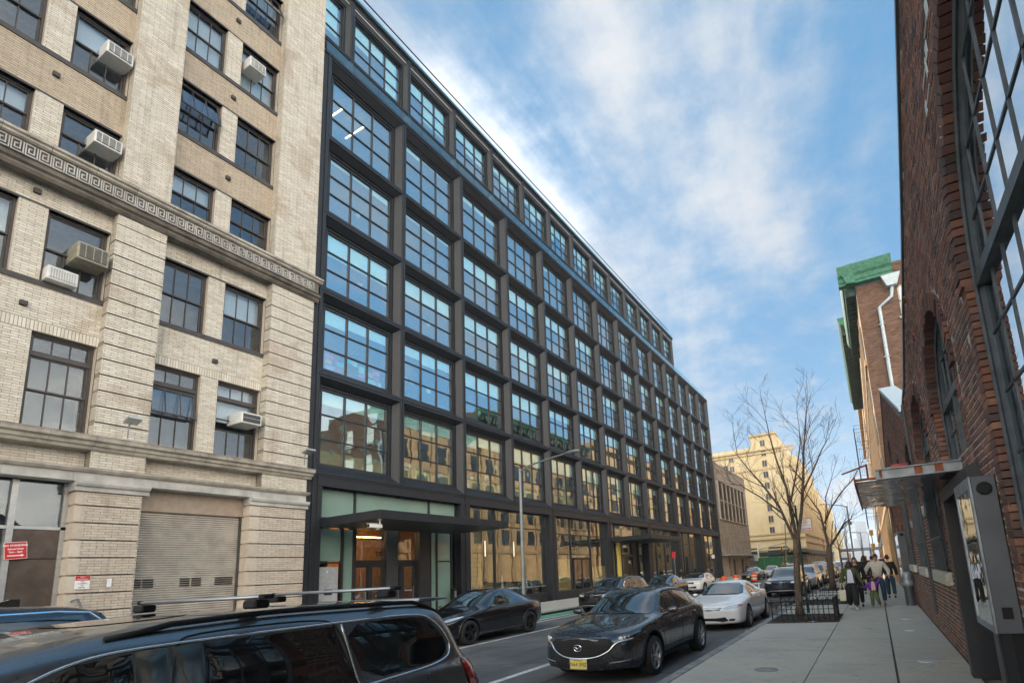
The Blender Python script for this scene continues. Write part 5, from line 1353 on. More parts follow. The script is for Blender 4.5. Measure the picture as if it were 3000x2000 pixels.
def patch(name,tree,poly,axis,sign,mt,parent,off=.006,grid=.07,sm=1,far=6.,th=0.):
    """project a 2D outline onto the body: axis 0 side view (y,z), axis 1 front/rear view (x,z), axis 2 top view (x,y)"""
    poly=smooth_poly(poly,sm); n=len(poly); pts=[Vector(p) for p in poly]; edges=[(i,(i+1)%n) for i in range(n)]
    xs=[p[0] for p in poly]; ys=[p[1] for p in poly]; x=min(xs)+grid*.5
    while x<max(xs):
        y=min(ys)+grid*.5
        while y<max(ys):
            if in_poly((x,y),poly): pts.append(Vector((x,y)))
            y+=grid
        x+=grid
    vs,es,fs,_,_,_=delaunay_2d_cdt(pts,edges,[list(range(n))],1,1e-5)
    out=[];ok=[]
    for v in vs:
        if axis==0: o=Vector((sign*far,v[0],v[1])); d=Vector((-sign,0,0))
        elif axis==1: o=Vector((v[0],sign*far+ (0),v[1])); d=Vector((0,-sign,0))
        else: o=Vector((v[0],v[1],far)); d=Vector((0,0,-1))
        h,nr,_,_=tree.ray_cast(o,d)
        if h is None: out.append(Vector((0,0,0))); ok.append(False); continue
        if nr.dot(d)>0: nr=-nr
        out.append(h+nr*off); ok.append(True)
    ff=[tuple(f) for f in fs if all(ok[i] for i in f)]
    if not ff: return None
    m=MB(); m.cs=True; m.add(out,ff)
    o=m.build(name,mt,None); o.parent=parent
    # consistent outward normals
    me=o.data; s=0
    want=Vector((sign,0,0)) if axis==0 else (Vector((0,sign,0)) if axis==1 else Vector((0,0,1)))
    for p in me.polygons: s+=p.normal.dot(want)*p.area
    if s<0: me.flip_normals()
    return o
def line_on(tree,name,pts,axis,sign,w,mt,parent,off=.004,far=6.,rise=.0,close=False):
    if len(pts)>4:
        for _ in range(2):
            q=[pts[0]]
            for a,b in zip(pts,pts[1:]): q+=[(a[0]*.75+b[0]*.25,a[1]*.75+b[1]*.25),(a[0]*.25+b[0]*.75,a[1]*.25+b[1]*.75)]
            pts=q+[pts[-1]]
    """a thin strip following the body (trim, shut line)"""
    q=[]
    for a,b in zip(pts,pts[1:]):
        k=max(1,int(math.hypot(b[0]-a[0],b[1]-a[1])/.06))
        for i in range(k): q.append((a[0]+(b[0]-a[0])*i/k,a[1]+(b[1]-a[1])*i/k))
    q.append(pts[-1]); P=[]
    for v in q:
        if axis==0: o=Vector((sign*far,v[0],v[1])); d=Vector((-sign,0,0))
        elif axis==1: o=Vector((v[0],sign*far,v[1])); d=Vector((0,-sign,0))
        else: o=Vector((v[0],v[1],far)); d=Vector((0,0,-1))
        h,nr,_,_=tree.ray_cast(o,d)
        if h is not None:
            if nr.dot(d)>0: nr=-nr
            P.append(h+nr*(off+rise))
    if len(P)<2: return None
    m=MB(); m.cs=True; m.tube(P,w,5,True); o=m.build(name,mt,None,fix=False); o.parent=parent; return o
WH={}
def wheel(r,wd,rim,spokes,style=0):
    k=(r,wd,rim,spokes,style)
    if k in WH: return WH[k]
    t=MB(); t.cs=True; t.lathe([(r*.70,-wd/2),(r*.93,-wd/2),(r*.99,-wd/2+.025),(r,-wd/4),(r,wd/4),(r*.99,wd/2-.025),(r*.93,wd/2),(r*.70,wd/2)],n=40,axis=0,caps=False)
    s=MB(); rr=r*.70
    s.cs=True; s.lathe([(rr,-wd*.4),(rr*1.02,wd*.48),(rr*.96,wd*.5),(rr*.93,wd*.30),(rr*.90,-wd*.1),(0.001,-wd*.12)],n=36,axis=0,caps=False); s.cs=False
    for i in range(spokes):
        a=2*PI*i/spokes
        for d in ((-.10,.10) if style==0 else (0,)):
            ww=.085 if style==0 else .17
            c1,s1=math.cos(a+d),math.sin(a+d); 
            pts=[]
            for (q,h) in ((.16,.55),(.94,1.)):
                pts.append((q*rr,h))
            u=Vector((0,math.cos(a+d*1.2),math.sin(a+d*1.2))); v=Vector((0,-math.sin(a),math.cos(a)))
            p0=u*rr*.14; p1=u*rr*.97; w0=rr*ww*.7; w1=rr*ww
            x0=wd*.36; x1=wd*.46
            s.add([p0-v*w0+Vector((x0,0,0)),p0+v*w0+Vector((x0,0,0)),p1+v*w1+Vector((x1,0,0)),p1-v*w1+Vector((x1,0,0)),p0-v*w0+Vector((x0-.05,0,0)),p0+v*w0+Vector((x0-.05,0,0)),p1+v*w1+Vector((x1-.05,0,0)),p1-v*w1+Vector((x1-.05,0,0))],[(0,1,2,3),(4,7,6,5),(0,4,5,1),(1,5,6,2),(2,6,7,3),(3,7,4,0)])
    s.lathe([(rr*.20,wd*.2),(rr*.20,wd*.42),(rr*.12,wd*.45),(0.001,wd*.45)],n=14,axis=0)
    WH[k]=(t.mesh('tyre','tyre'),s.mesh('rim',rim)); 
    for me in WH[k]:
        bm=bmesh.new(); bm.from_mesh(me); bmesh.ops.recalc_face_normals(bm,faces=bm.faces); bm.to_mesh(me); bm.free()
    return WH[k]
def put_wheels(root,sp,rim='alloy',spokes=5,style=0,steer=0):
    for i,(wy,wr) in enumerate(sp['wheels']):
        for sg in (-1,1):
            tm,rm=wheel(wr,.225,rim,spokes,style); w=bpy.data.objects.new('wheel',None); C.objects.link(w); w.parent=root; w.location=(sg*(sp['track']),wy,wr)
            w.rotation_euler=(rnd.uniform(0,1),0,(0 if sg>0 else PI)+(steer if i==0 else 0)); w.empty_display_size=.1
            for me,nm in ((tm,'tyre'),(rm,'rim')):
                o=bpy.data.objects.new(nm,me); C.objects.link(o); o.parent=w
def mirror_(root,x,y,z,mt,w=.20,h=.13):
    for sg in (-1,1):
        m=MB(); m.cs=True; bx=[(x,y,z),(x+w,y+.02,z+.01),(x+w,y+.02,z+h),(x,y,z+h),(x+.02,y+.11,z+.02),(x+w-.02,y+.10,z+.03),(x+w-.03,y+.10,z+h-.02),(x+.02,y+.11,z+h-.01)]
        m.add([(a*sg,b,c) for a,b,c in bx],[(0,3,2,1),(4,5,6,7),(0,1,5,4),(1,2,6,5),(2,3,7,6),(3,0,4,7)])
        me=m.mesh('door_mirror',mt); o=bpy.data.objects.new('door_mirror',me); C.objects.link(o); o.parent=root; s=o.modifiers.new('s','SUBSURF'); s.levels=2
        s.render_levels=2
        mm=eval_mod(o); o.modifiers.clear(); o.data=mm
        a=MB().tube([((x-.05)*sg,y+.05,z-.01),((x+.05)*sg,y+.04,z+.03)],.02,6).build('mirror_arm','black_plastic',None); a.parent=o
def plate(root,x,y,z,txt,mt='plate_yellow',sgn=-1,tc='black_paint',top=None):
    p=MB().box(x-.152,x+.152,y-.004,y+.004,z-.077,z+.077).build('number_plate',mt,None,bevel=.002); p.parent=root
    fr=MB().box(x-.162,x+.162,y-.002,y+.008,z-.09,z+.09).build('plate_frame','chrome',None); fr.parent=p
    if txt: 
        o=text('lettering',txt,tc,.092,(0,0,0),(PI/2,0,0 if sgn<0 else PI),None,.001,bold=False); o.parent=p; o.location=(x,y+sgn*.006,z-.008); o.scale=(.82,1,1)
    if top: o=text('lettering',top,tc,.026,(0,0,0),(PI/2,0,0 if sgn<0 else PI),None,.001); o.parent=p; o.location=(x,y+sgn*.006,z+.060)
    return p
def stations(L,ex): 
    s=sorted(set([0.,.04,.12,.25,.45,.7,.95,1.2]+ex+[L-.45,L-.22,L-.08,L])); out=[s[0]]
    for a in s[1:]:
        if a-out[-1]<.028: continue
        while a-out[-1]>.42: out.append(out[-1]+(a-out[-1])/math.ceil((a-out[-1])/.40))
        out.append(a)
    return out

def crossover(paint_,label,plate_txt=None,group=None,badge='wing',rim='alloy'):
    """compact crossover seen from the front"""
    L=4.39; sp=dict(L=L,nose=.20,tail=.13,track=.80,wheels=[(.88,.345),(3.535,.345)],arch=1.17)
    sp['top']=[(0,.80),(.06,.86),(.16,.905),(.5,.965),(1.0,1.03),(1.28,1.07),(1.65,1.28),(1.98,1.46),(2.3,1.515),(2.8,1.53),(3.4,1.49),(3.85,1.42),(4.1,1.20),(4.28,1.02),(L,.93)]
    sp['sh']=[(0,.70),(.15,.80),(.6,.90),(1.2,.955),(2,.97),(3,1.0),(3.6,1.03),(4.1,1.0),(L,.86)]
    sp['w']=[(0,.70),(.05,.76),(.15,.815),(.4,.875),(.9,.900),(1.6,.885),(2.5,.88),(3.4,.90),(3.9,.885),(4.25,.80),(L,.70)]
    sp['wr']=[(0,.6),(1.2,.70),(1.7,.64),(2.2,.60),(3.2,.585),(3.8,.55),(4.2,.58),(L,.6)]
    sp['bot']=[(0,.24),(.3,.20),(1,.19),(3.6,.20),(4.1,.25),(L,.32)]
    sp['st']=stations(L,[1.28,1.5,1.75,2.0,2.3,3.4,3.85,4.1])
    root=thing('crossover_car',label,'car',group=group)
    b,tr=car_body(sp,paint_); b.parent=root; P=lambda *a,**k: patch(*a,**k)
    put_wheels(root,sp,rim,5)
    # windscreen as top view patch
    P('windscreen',tr,[(-.70,1.32),(-.45,1.26),(0,1.235),(.45,1.26),(.70,1.32),(.56,2.00),(.3,1.95),(0,1.93),(-.3,1.95),(-.56,2.00)],2,1,'car_glass',root,off=.008,sm=1)
    P('rear_window',tr,[(-.50,3.86),(.50,3.86),(.60,4.10),(-.60,4.10)],2,1,'car_glass',root,off=.008)
    for sg in (-1,1):
        P('side_window',tr,[(1.62,1.03),(1.74,1.13),(2.05,1.345),(2.35,1.405),(2.42,1.41),(2.42,1.035)],0,sg,'car_glass',root,off=.007,sm=0)
        P('side_window',tr,[(2.50,1.035),(2.50,1.41),(2.9,1.40),(3.30,1.345),(3.42,1.30),(3.30,1.06)],0,sg,'car_glass',root,off=.007,sm=0)
        P('quarter_window',tr,[(3.36,1.07),(3.46,1.285),(3.68,1.215),(3.72,1.16),(3.6,1.09)],0,sg,'car_glass',root,off=.007,sm=0)
        line_on(tr,'window_trim',[(1.58,1.015),(2.4,1.02),(3.3,1.045),(3.62,1.075),(3.76,1.15),(3.70,1.235),(3.45,1.32)],0,sg,.009,'chrome',root)
        line_on(tr,'shut_line',[(1.42,.98),(1.40,.75),(1.44,.36),(1.6,.30),(2.46,.30),(2.46,1.02)],0,sg,.005,'wheel_well',root,off=-.001)
        line_on(tr,'shut_line',[(2.46,.30),(3.05,.32),(3.22,.55),(3.36,.78),(3.38,1.03)],0,sg,.005,'wheel_well',root,off=-.001)
        for yy,zz in ((2.20,.875),(3.12,.91)): line_on(tr,'door_handle',[(yy,zz),(yy+.19,zz+.01)],0,sg,.016,paint_,root,off=.012)
        # wheel arch cladding and sill
        for (wy,wr) in sp['wheels']:
            pts=[]; 
            for k in range(15):
                a=PI*(-.12)+PI*1.24*k/14; pts.append((wy+math.cos(a)*.432,wr+.02+math.sin(a)*.432))
            inn=[(wy+math.cos(PI*(-.12)+PI*1.24*k/14)*.395,wr+.02+math.sin(PI*(-.12)+PI*1.24*k/14)*.395) for k in range(15)][::-1]
            line_on(tr,'arch_cladding',pts,0,sg,.038,'black_plastic',root,off=-.012)
        P('sill_cladding',tr,[(1.32,.20),(3.1,.20),(3.1,.335),(1.32,.335)],0,sg,'black_plastic',root,off=.008,sm=0)
    mirror_(root,.87,1.54,1.00,paint_,.28,.18)
    # front: grille, lamps, trim
    gp=[(-.56,.70),(-.50,.755),(0,.765),(.50,.755),(.56,.70),(.50,.58),(.28,.48),(0,.462),(-.28,.48),(-.50,.58)]
    P('grille',tr,gp,1,-1,'black_plastic',root,off=.010,sm=1)
    mg=MB()
    for r in range(9):
        for c in range(25):
            x=-.5+c*.042+(.021 if r%2 else 0); z=.49+r*.031
            if in_poly((x,z),[(a*.93,.61+(b_-.61)*.9) for a,b_ in gp]):
                h,nr,_,_=tr.ray_cast(Vector((x,-3,z)),Vector((0,1,0)))
                if h: 
                    q=h.y-.016; mg.add([(x-.013,q,z),(x,q,z-.010),(x+.013,q,z),(x,q,z+.006)],[(0,1,2,3)])
    o=mg.build('grille_mesh','grille_dot',None,fix=False); o.parent=root; o['kind']='stuff'
    line_on(tr,'chrome_wing',[(-.80,.735),(-.62,.70),(-.555,.64),(-.50,.56),(-.30,.462),(0,.440),(.30,.462),(.50,.56),(.555,.64),(.62,.70),(.80,.735)],1,-1,.018,'chrome',root,off=.006)
    for sg in (-1,1):
        P('headlight',tr,[(.54*sg,.71),(.60*sg,.785),(.84*sg,.845),(.875*sg,.80),(.82*sg,.745),(.62*sg,.70)],1,-1,'car_glass',root,off=.008,sm=0,grid=.03)
        for (x,z,r_,mt) in ((.67,.752,.042,'headlamp'),(.76,.782,.022,'amber'),(.72,.768,.024,'headlamp')):
            h,nr,_,_=tr.ray_cast(Vector((x*sg,-3,z)),Vector((0,1,0)))
            if h:
                l=MB(); l.lathe([(r_,0),(r_,-.014),(r_*.7,-.022),(0.001,-.024)],n=16,axis=1); me=l.mesh('lamp_lens',mt); q=bpy.data.objects.new('lamp_lens',me); C.objects.link(q); q.parent=root; q.location=h+Vector((0,-.008,0))
        line_on(tr,'bumper_strip',[(.50*sg,.37),(.66*sg,.385),(.78*sg,.40)],1,-1,.009,'grey_metal_light',root)
        P('tail_light',tr,[(.45*sg,.98),(.80*sg,.99),(.80*sg,.90),(.48*sg,.90)],1,1,'tail_red',root,off=.01,sm=0)
    P('lower_grille',tr,[(-.50,.395),(.50,.395),(.42,.30),(-.42,.30)],1,-1,'wheel_well',root,off=.008,sm=0)
    P('lower_bumper',tr,[(-.70,.27),(.70,.27),(.66,.205),(-.66,.205)],1,-1,'black_plastic',root,off=.010,sm=0)
    h,_,_,_=tr.ray_cast(Vector((0,-3,.62)),Vector((0,1,0)))
    if badge=='wing':
        e=MB(); yb=h.y-.018; e.tube([(.068*math.cos(2*PI*k/28),yb,.622+.052*math.sin(2*PI*k/28)) for k in range(29)],.008,6)
        e.tube([(-.058,yb,.640),(-.03,yb,.632),(0,yb,.606),(.03,yb,.632),(.058,yb,.640)],.007,6); o=e.build('emblem','chrome',None); o.parent=root
    hp,_,_,_=tr.ray_cast(Vector((0,-3,.36)),Vector((0,1,0)))
    if plate_txt: plate(root,-.0,hp.y-.016,.358,plate_txt,top='NEW JERSEY')
    for sg in (-1,1):
        rp=[]
        for k in range(13):
            y=1.95+k*.145; h,_,_,_=tr.ray_cast(Vector((.585*sg,y,4)),Vector((0,0,-1)))
            if h: rp.append(h+Vector((0,0,.035 if 0<k<12 else .0)))
        m=MB().tube(rp,.015,6); o=m.build('roof_rail','galvanised',None); o.parent=root
    line_on(tr,'bonnet_line',[(-.80,.86),(-.55,.80),(0,.80),(.55,.80),(.80,.86)],1,-1,.004,'wheel_well',root,off=0)
    # windscreen stickers
    for x in (.48,.56):
        h,nr,_,_=tr.ray_cast(Vector((x,1.40,4)),Vector((0,0,-1))); 
        q=MB().box(-.028,.028,-.03,.03,0,.002).build('sticker','white_paint',None); q.parent=root; q.location=h+nr*.012; q.rotation_mode='QUATERNION'; q.rotation_quaternion=nr.to_track_quat('Z','Y')
    return root
def sedan(paint_,label,kind='ev',rim='alloy_black',spokes=5,group=None,plate_=None):
    """low rounded fastback (ev) or two door coupe"""
    if kind=='ev':
        L=4.75; H=1.60; sp=dict(L=L,nose=.26,tail=.16,track=.82,wheels=[(.93,.355),(3.82,.355)],arch=1.12)
        sp['top']=[(0,.66),(.06,.72),(.2,.79),(.6,.90),(1.1,.985),(1.35,1.06),(1.9,1.35),(2.3,1.52),(2.7,1.60),(3.2,1.575),(3.8,1.40),(4.3,1.20),(4.55,1.12),(L,1.02)]
        sp['sh']=[(0,.60),(.2,.72),(.8,.86),(1.3,.93),(2.2,.97),(3.3,1.0),(4.2,1.03),(L,.95)]
        sp['w']=[(0,.66),(.06,.74),(.2,.84),(.5,.91),(1,.945),(1.8,.925),(3,.93),(3.9,.95),(4.4,.88),(L,.74)]
        sp['wr']=[(0,.6),(1.3,.72),(1.9,.66),(2.6,.60),(3.3,.57),(4.1,.56),(L,.6)]
        sp['bot']=[(0,.24),(.3,.19),(1,.18),(3.8,.19),(4.4,.26),(L,.35)]
        win=[[(1.75,1.01),(1.98,1.17),(2.30,1.36),(2.62,1.47),(2.72,1.475),(2.72,1.01)],[(2.79,1.01),(2.79,1.475),(3.1,1.46),(3.5,1.35),(3.75,1.24),(3.85,1.13),(3.7,1.05)]]
        ws=[(-.74,1.42),(0,1.28),(.74,1.42),(.60,2.45),(0,2.36),(-.60,2.45)]; rw=[(-.50,3.62),(.50,3.62),(.60,4.40),(-.60,4.40)]
        split=2.75; doors=[(1.55,2.75),(2.75,3.75)]
    else:
        L=4.44; sp=dict(L=L,nose=.20,tail=.13,track=.77,wheels=[(.92,.325),(3.57,.325)],arch=1.12)
        sp['top']=[(0,.66),(.05,.73),(.15,.77),(.6,.86),(1.0,.93),(1.15,.97),(1.6,1.18),(1.95,1.33),(2.3,1.395),(2.7,1.39),(3.2,1.28),(3.6,1.10),(3.9,1.03),(4.3,1.02),(L,.92)]
        sp['sh']=[(0,.58),(.2,.70),(.8,.82),(1.3,.88),(2.2,.91),(3.3,.95),(4.1,.96),(L,.86)]
        sp['w']=[(0,.66),(.05,.74),(.15,.80),(.5,.85),(1,.872),(2,.865),(3.4,.872),(4.1,.83),(L,.70)]
        sp['wr']=[(0,.6),(1.2,.66),(1.7,.60),(2.2,.56),(3.0,.53),(3.6,.56),(L,.55)]
        sp['bot']=[(0,.20),(.3,.16),(1,.16),(3.6,.17),(4.1,.22),(L,.30)]
        win=[[(1.52,.94),(1.75,1.07),(2.1,1.24),(2.40,1.295),(2.62,1.29),(2.66,.955)],[(2.72,.96),(2.70,1.28),(3.0,1.235),(3.3,1.12),(3.42,1.03),(3.3,.99)]]
        ws=[(-.66,1.20),(0,1.10),(.66,1.20),(.53,1.98),(0,1.92),(-.53,1.98)]; rw=[(-.46,2.95),(.46,2.95),(.54,3.55),(-.54,3.55)]
        doors=[(1.42,2.78)]
    sp['st']=stations(L,[p[0] for p in sp['top'] if .9<p[0]<L-.3])
    root=thing('fastback_car' if kind=='ev' else 'coupe_car',label,'car',group=group); b,tr=car_body(sp,paint_); b.parent=root
    put_wheels(root,sp,rim,spokes,0 if kind=='coupe' else 1,steer=.0)
    patch('windscreen',tr,ws,2,1,'car_glass',root,off=.008); patch('rear_window',tr,rw,2,1,'car_glass',root,off=.008)
    for sg in (-1,1):
        for w in win: patch('side_window',tr,w,0,sg,'car_glass',root,off=.007,sm=0)
        for (a,c) in doors:
            z0=.28; zt=lerp(sp['sh'],a)+.02; line_on(tr,'shut_line',[(a,zt),(a-.02,.6),(a+.03,z0),(c,z0),(c,lerp(sp['sh'],c)+.02)],0,sg,.005,'wheel_well',root,off=-.001)
            zz=lerp(sp['sh'],c)-.10; line_on(tr,'door_handle',[(c-.30,zz),(c-.12,zz+.01)],0,sg,.014,paint_,root,off=.012)
        if kind=='ev':
            patch('headlight',tr,[(.50*sg,.70),(.70*sg,.80),(.88*sg,.85),(.86*sg,.78),(.74*sg,.715),(.55*sg,.66)],1,-1,'headlamp',root,off=.007,sm=1,grid=.04)
            patch('tail_light',tr,[(.3*sg,1.0),(.8*sg,1.02),(.82*sg,.94),(.4*sg,.93)],1,1,'tail_red',root,off=.01)
            line_on(tr,'air_intake',[(.52*sg,.42),(.72*sg,.45),(.76*sg,.36)],1,-1,.012,'wheel_well',root)
        else:
            patch('headlight',tr,[(.34*sg,.62),(.46*sg,.70),(.72*sg,.735),(.79*sg,.715),(.74*sg,.645),(.5*sg,.60)],1,-1,'headlamp',root,off=.008,sm=1,grid=.035)
            patch('indicator',tr,[(.72*sg,.73),(.80*sg,.72),(.79*sg,.68),(.72*sg,.69)],1,-1,'amber',root,off=.013,sm=0,grid=.03)
            patch('fog_lamp',tr,[(.50*sg,.345),(.66*sg,.35),(.64*sg,.295),(.52*sg,.29)],1,-1,'wheel_well',root,off=.009,sm=0,grid=.03)
            patch('tail_light',tr,[(.4*sg,.9),(.75*sg,.92),(.75*sg,.80),(.42*sg,.8)],1,1,'tail_red',root,off=.01)
            line_on(tr,'sill_skirt',[(1.3,.19),(2.3,.18),(3.2,.19)],0,sg,.03,paint_,root,off=.0)
    if kind=='ev':
        mirror_(root,.90,1.72,.98,paint_,.22,.14); patch('lower_grille',tr,[(-.46,.36),(.46,.36),(.42,.27),(-.42,.27)],1,-1,'wheel_well',root,off=.008,sm=0)
        m=MB().lathe([(.12,0),(.15,.03),(.06,.10),(0.001,.12)],n=12); 
        for sg in (-1,1):
            for (wy,wr) in sp['wheels']: line_on(tr,'arch_trim',[(wy+math.cos(PI*k/12)*.41,wr+.02+math.sin(PI*k/12)*.41) for k in range(13)],0,sg,.016,paint_,root,off=.0)
    else:
        mirror_(root,.80,1.52,.90,paint_,.20,.13)
        patch('grille',tr,[(-.33,.655),(.33,.655),(.30,.60),(0,.585),(-.30,.60)],1,-1,'wheel_well',root,off=.008,sm=0); line_on(tr,'grille_bar',[(-.30,.632),(0,.622),(.30,.632)],1,-1,.012,paint_,root,off=.012)
        patch('lower_grille',tr,[(-.42,.40),(.42,.40),(.50,.30),(.36,.27),(-.36,.27),(-.50,.30)],1,-1,'wheel_well',root,off=.009,sm=0)
        h,_,_,_=tr.ray_cast(Vector((0,-3,.63)),Vector((0,1,0))); e=MB(); yb=h.y-.02; e.tube([(-.028,yb,.655),(-.022,yb,.61)],.005,5).tube([(.028,yb,.655),(.022,yb,.61)],.005,5).tube([(-.026,yb,.632),(.026,yb,.632)],.005,5); o=e.build('emblem','chrome',None); o.parent=root
        line_on(tr,'bonnet_line',[(-.62,.76),(0,.72),(.62,.76)],1,-1,.004,'wheel_well',root,off=0)
        m=MB(); m.box(-.62,.62,L-.22,L-.02,1.14,1.165).box(-.56,-.52,L-.18,L-.08,1.0,1.15).box(.52,.56,L-.18,L-.08,1.0,1.15); o=m.build('rear_spoiler',paint_,None,bevel=.006); o.parent=root
    # wipers
    for x0,x1 in ((-.45,.08),(.05,.52)):
        yb=ws[1][1]; line_on(tr,'wiper',[(x0,yb+.05+abs(x0)*.1),(x1,yb+.075+abs(x1)*.1)],2,1,.009,'black_plastic',root,off=.012)
    return root
def suv(paint_,label,L=4.7,H=1.68,rails=True,group=None,front='bar',plate_=None,rim='alloy',boxy=.0,name='suv_car'):
    sp=dict(L=L,nose=.15,tail=.08,track=.81,wheels=[(.88,.36),(L-.98,.36)],arch=1.14)
    e=L-4.7
    sp['top']=[(0,.86),(.05,.93),(.14,.98),(.5,1.03),(1.0,1.08),(1.2,1.12),(1.6,1.38),(1.9,H-.10),(2.3,H-.02),(3.2+e,H),(4.0+e,H-.04),(4.35+e,H-.14),(4.5+e,1.32),(4.62+e,1.1),(L,1.0)]
    sp['sh']=[(0,.78),(.15,.88),(.6,.97),(1.2,1.01),(2,1.02),(3,1.03),(4.1+e,1.06),(4.5+e,1.04),(L,.92)]
    sp['w']=[(0,.74),(.05,.82),(.15,.87),(.4,.91),(.9,.925),(2.5,.92),(4.0+e,.92),(4.5+e,.88),(L,.80)]
    sp['wr']=[(0,.66),(1.2,.76),(1.6,.72),(2.1,.69),(3.5,.68),(4.2+e,.66),(4.5+e,.72),(L,.74)]
    sp['bot']=[(0,.28),(.3,.23),(1,.22),(3.8+e,.23),(4.3+e,.28),(L,.36)]
    sp['st']=stations(L,[1.2,1.4,1.65,1.9,2.3,3.2+e,4.0+e,4.35+e,4.5+e,4.62+e])
    root=thing(name,label,'car',group=group); b,tr=car_body(sp,paint_); b.parent=root; put_wheels(root,sp,rim,5,1)
    patch('windscreen',tr,[(-.76,1.22),(0,1.15),(.76,1.22),(.66,1.92),(0,1.86),(-.66,1.92)],2,1,'car_glass',root,off=.008)
    patch('rear_window',tr,[(-.62,1.12),(.62,1.12),(.60,H-.18),(-.60,H-.18)],1,1,'car_glass',root,off=.01,sm=0)
    hz=H-.16
    for sg in (-1,1):
        for w in ([(1.52,1.08),(1.62,1.2),(1.92,hz-.05),(2.1,hz),(2.45,hz+.01),(2.45,1.08)],[(2.53,1.08),(2.53,hz+.01),(3.40,hz),(3.36,1.09)],[(3.46,1.10),(3.50,hz),(4.1+e,hz-.03),(4.22+e,1.22),(4.0+e,1.12)]): patch('side_window',tr,w,0,sg,'car_glass',root,off=.007,sm=0)
        line_on(tr,'window_trim',[(1.50,1.055),(3.4,1.06),(4.1+e,1.10)],0,sg,.008,'chrome',root)
        for (a,c) in ((1.42,2.49),(2.49,3.42)): line_on(tr,'shut_line',[(a,1.04),(a,.34),(c,.34),(c,1.04)],0,sg,.005,'wheel_well',root,off=-.001); line_on(tr,'door_handle',[(c-.30,.94),(c-.10,.945)],0,sg,.016,paint_,root,off=.014)
        for (wy,wr) in sp['wheels']: line_on(tr,'arch_cladding',[(wy+math.cos(PI*k/12)*.43,wr+.02+math.sin(PI*k/12)*.43) for k in range(13)],0,sg,.034,'black_plastic',root,off=-.01)
        patch('headlight',tr,[(.46*sg,.80),(.50*sg,.875),(.84*sg,.915),(.86*sg,.84),(.6*sg,.79)],1,-1,'headlamp',root,off=.009,sm=0,grid=.04)
        patch('tail_light',tr,[(.62*sg,1.08),(.84*sg,1.08),(.86*sg,.86),(.66*sg,.88)],1,1,'tail_red',root,off=.012,sm=0,grid=.05)
        if rails:
            rp=[]
            for k in range(13):
                y=1.95+k*(L-2.6)/12; h,_,_,_=tr.ray_cast(Vector((.66*sg,y,4)),Vector((0,0,-1)))
                if h: rp.append(h+Vector((0,0,.05 if 0<k<12 else 0)))
            o=MB().tube(rp,.017,6).build('roof_rail','alu',None); o.parent=root
    patch('grille',tr,[(-.44,.87),(.44,.87),(.46,.72),(-.46,.72)],1,-1,'black_plastic',root,off=.010,sm=0)
    patch('lower_grille',tr,[(-.60,.56),(.60,.56),(.54,.40),(-.54,.40)],1,-1,'wheel_well',root,off=.010,sm=0)
    line_on(tr,'front_strip',[(-.80,.86),(0,.835),(.80,.86)],1,-1,.010,'chrome',root,off=.014); 
    line_on(tr,'skid_strip',[(-.74,.30),(-.52,.385),(.52,.385),(.74,.30)],1,-1,.020,'alu',root,off=.008)
    h,_,_,_=tr.ray_cast(Vector((0,-3,.84)),Vector((0,1,0))); e_=MB(); yb=h.y-.022
    e_.tube([(.07*math.cos(2*PI*k/20),yb,.84+.07*math.sin(2*PI*k/20)) for k in range(21)],.009,5)
    if front=='vw': e_.tube([(-.045,yb,.88),(0,yb,.80),(.045,yb,.88)],.008,5)
    o=e_.build('emblem','chrome',None); o.parent=root
    if plate_:
        h,_,_,_=tr.ray_cast(Vector((0,-3,.64)),Vector((0,1,0))); plate(root,0,h.y-.02,.64,plate_[0],plate_[1])
    mirror_(root,.90,1.55,1.05,paint_,.22,.17)
    return root
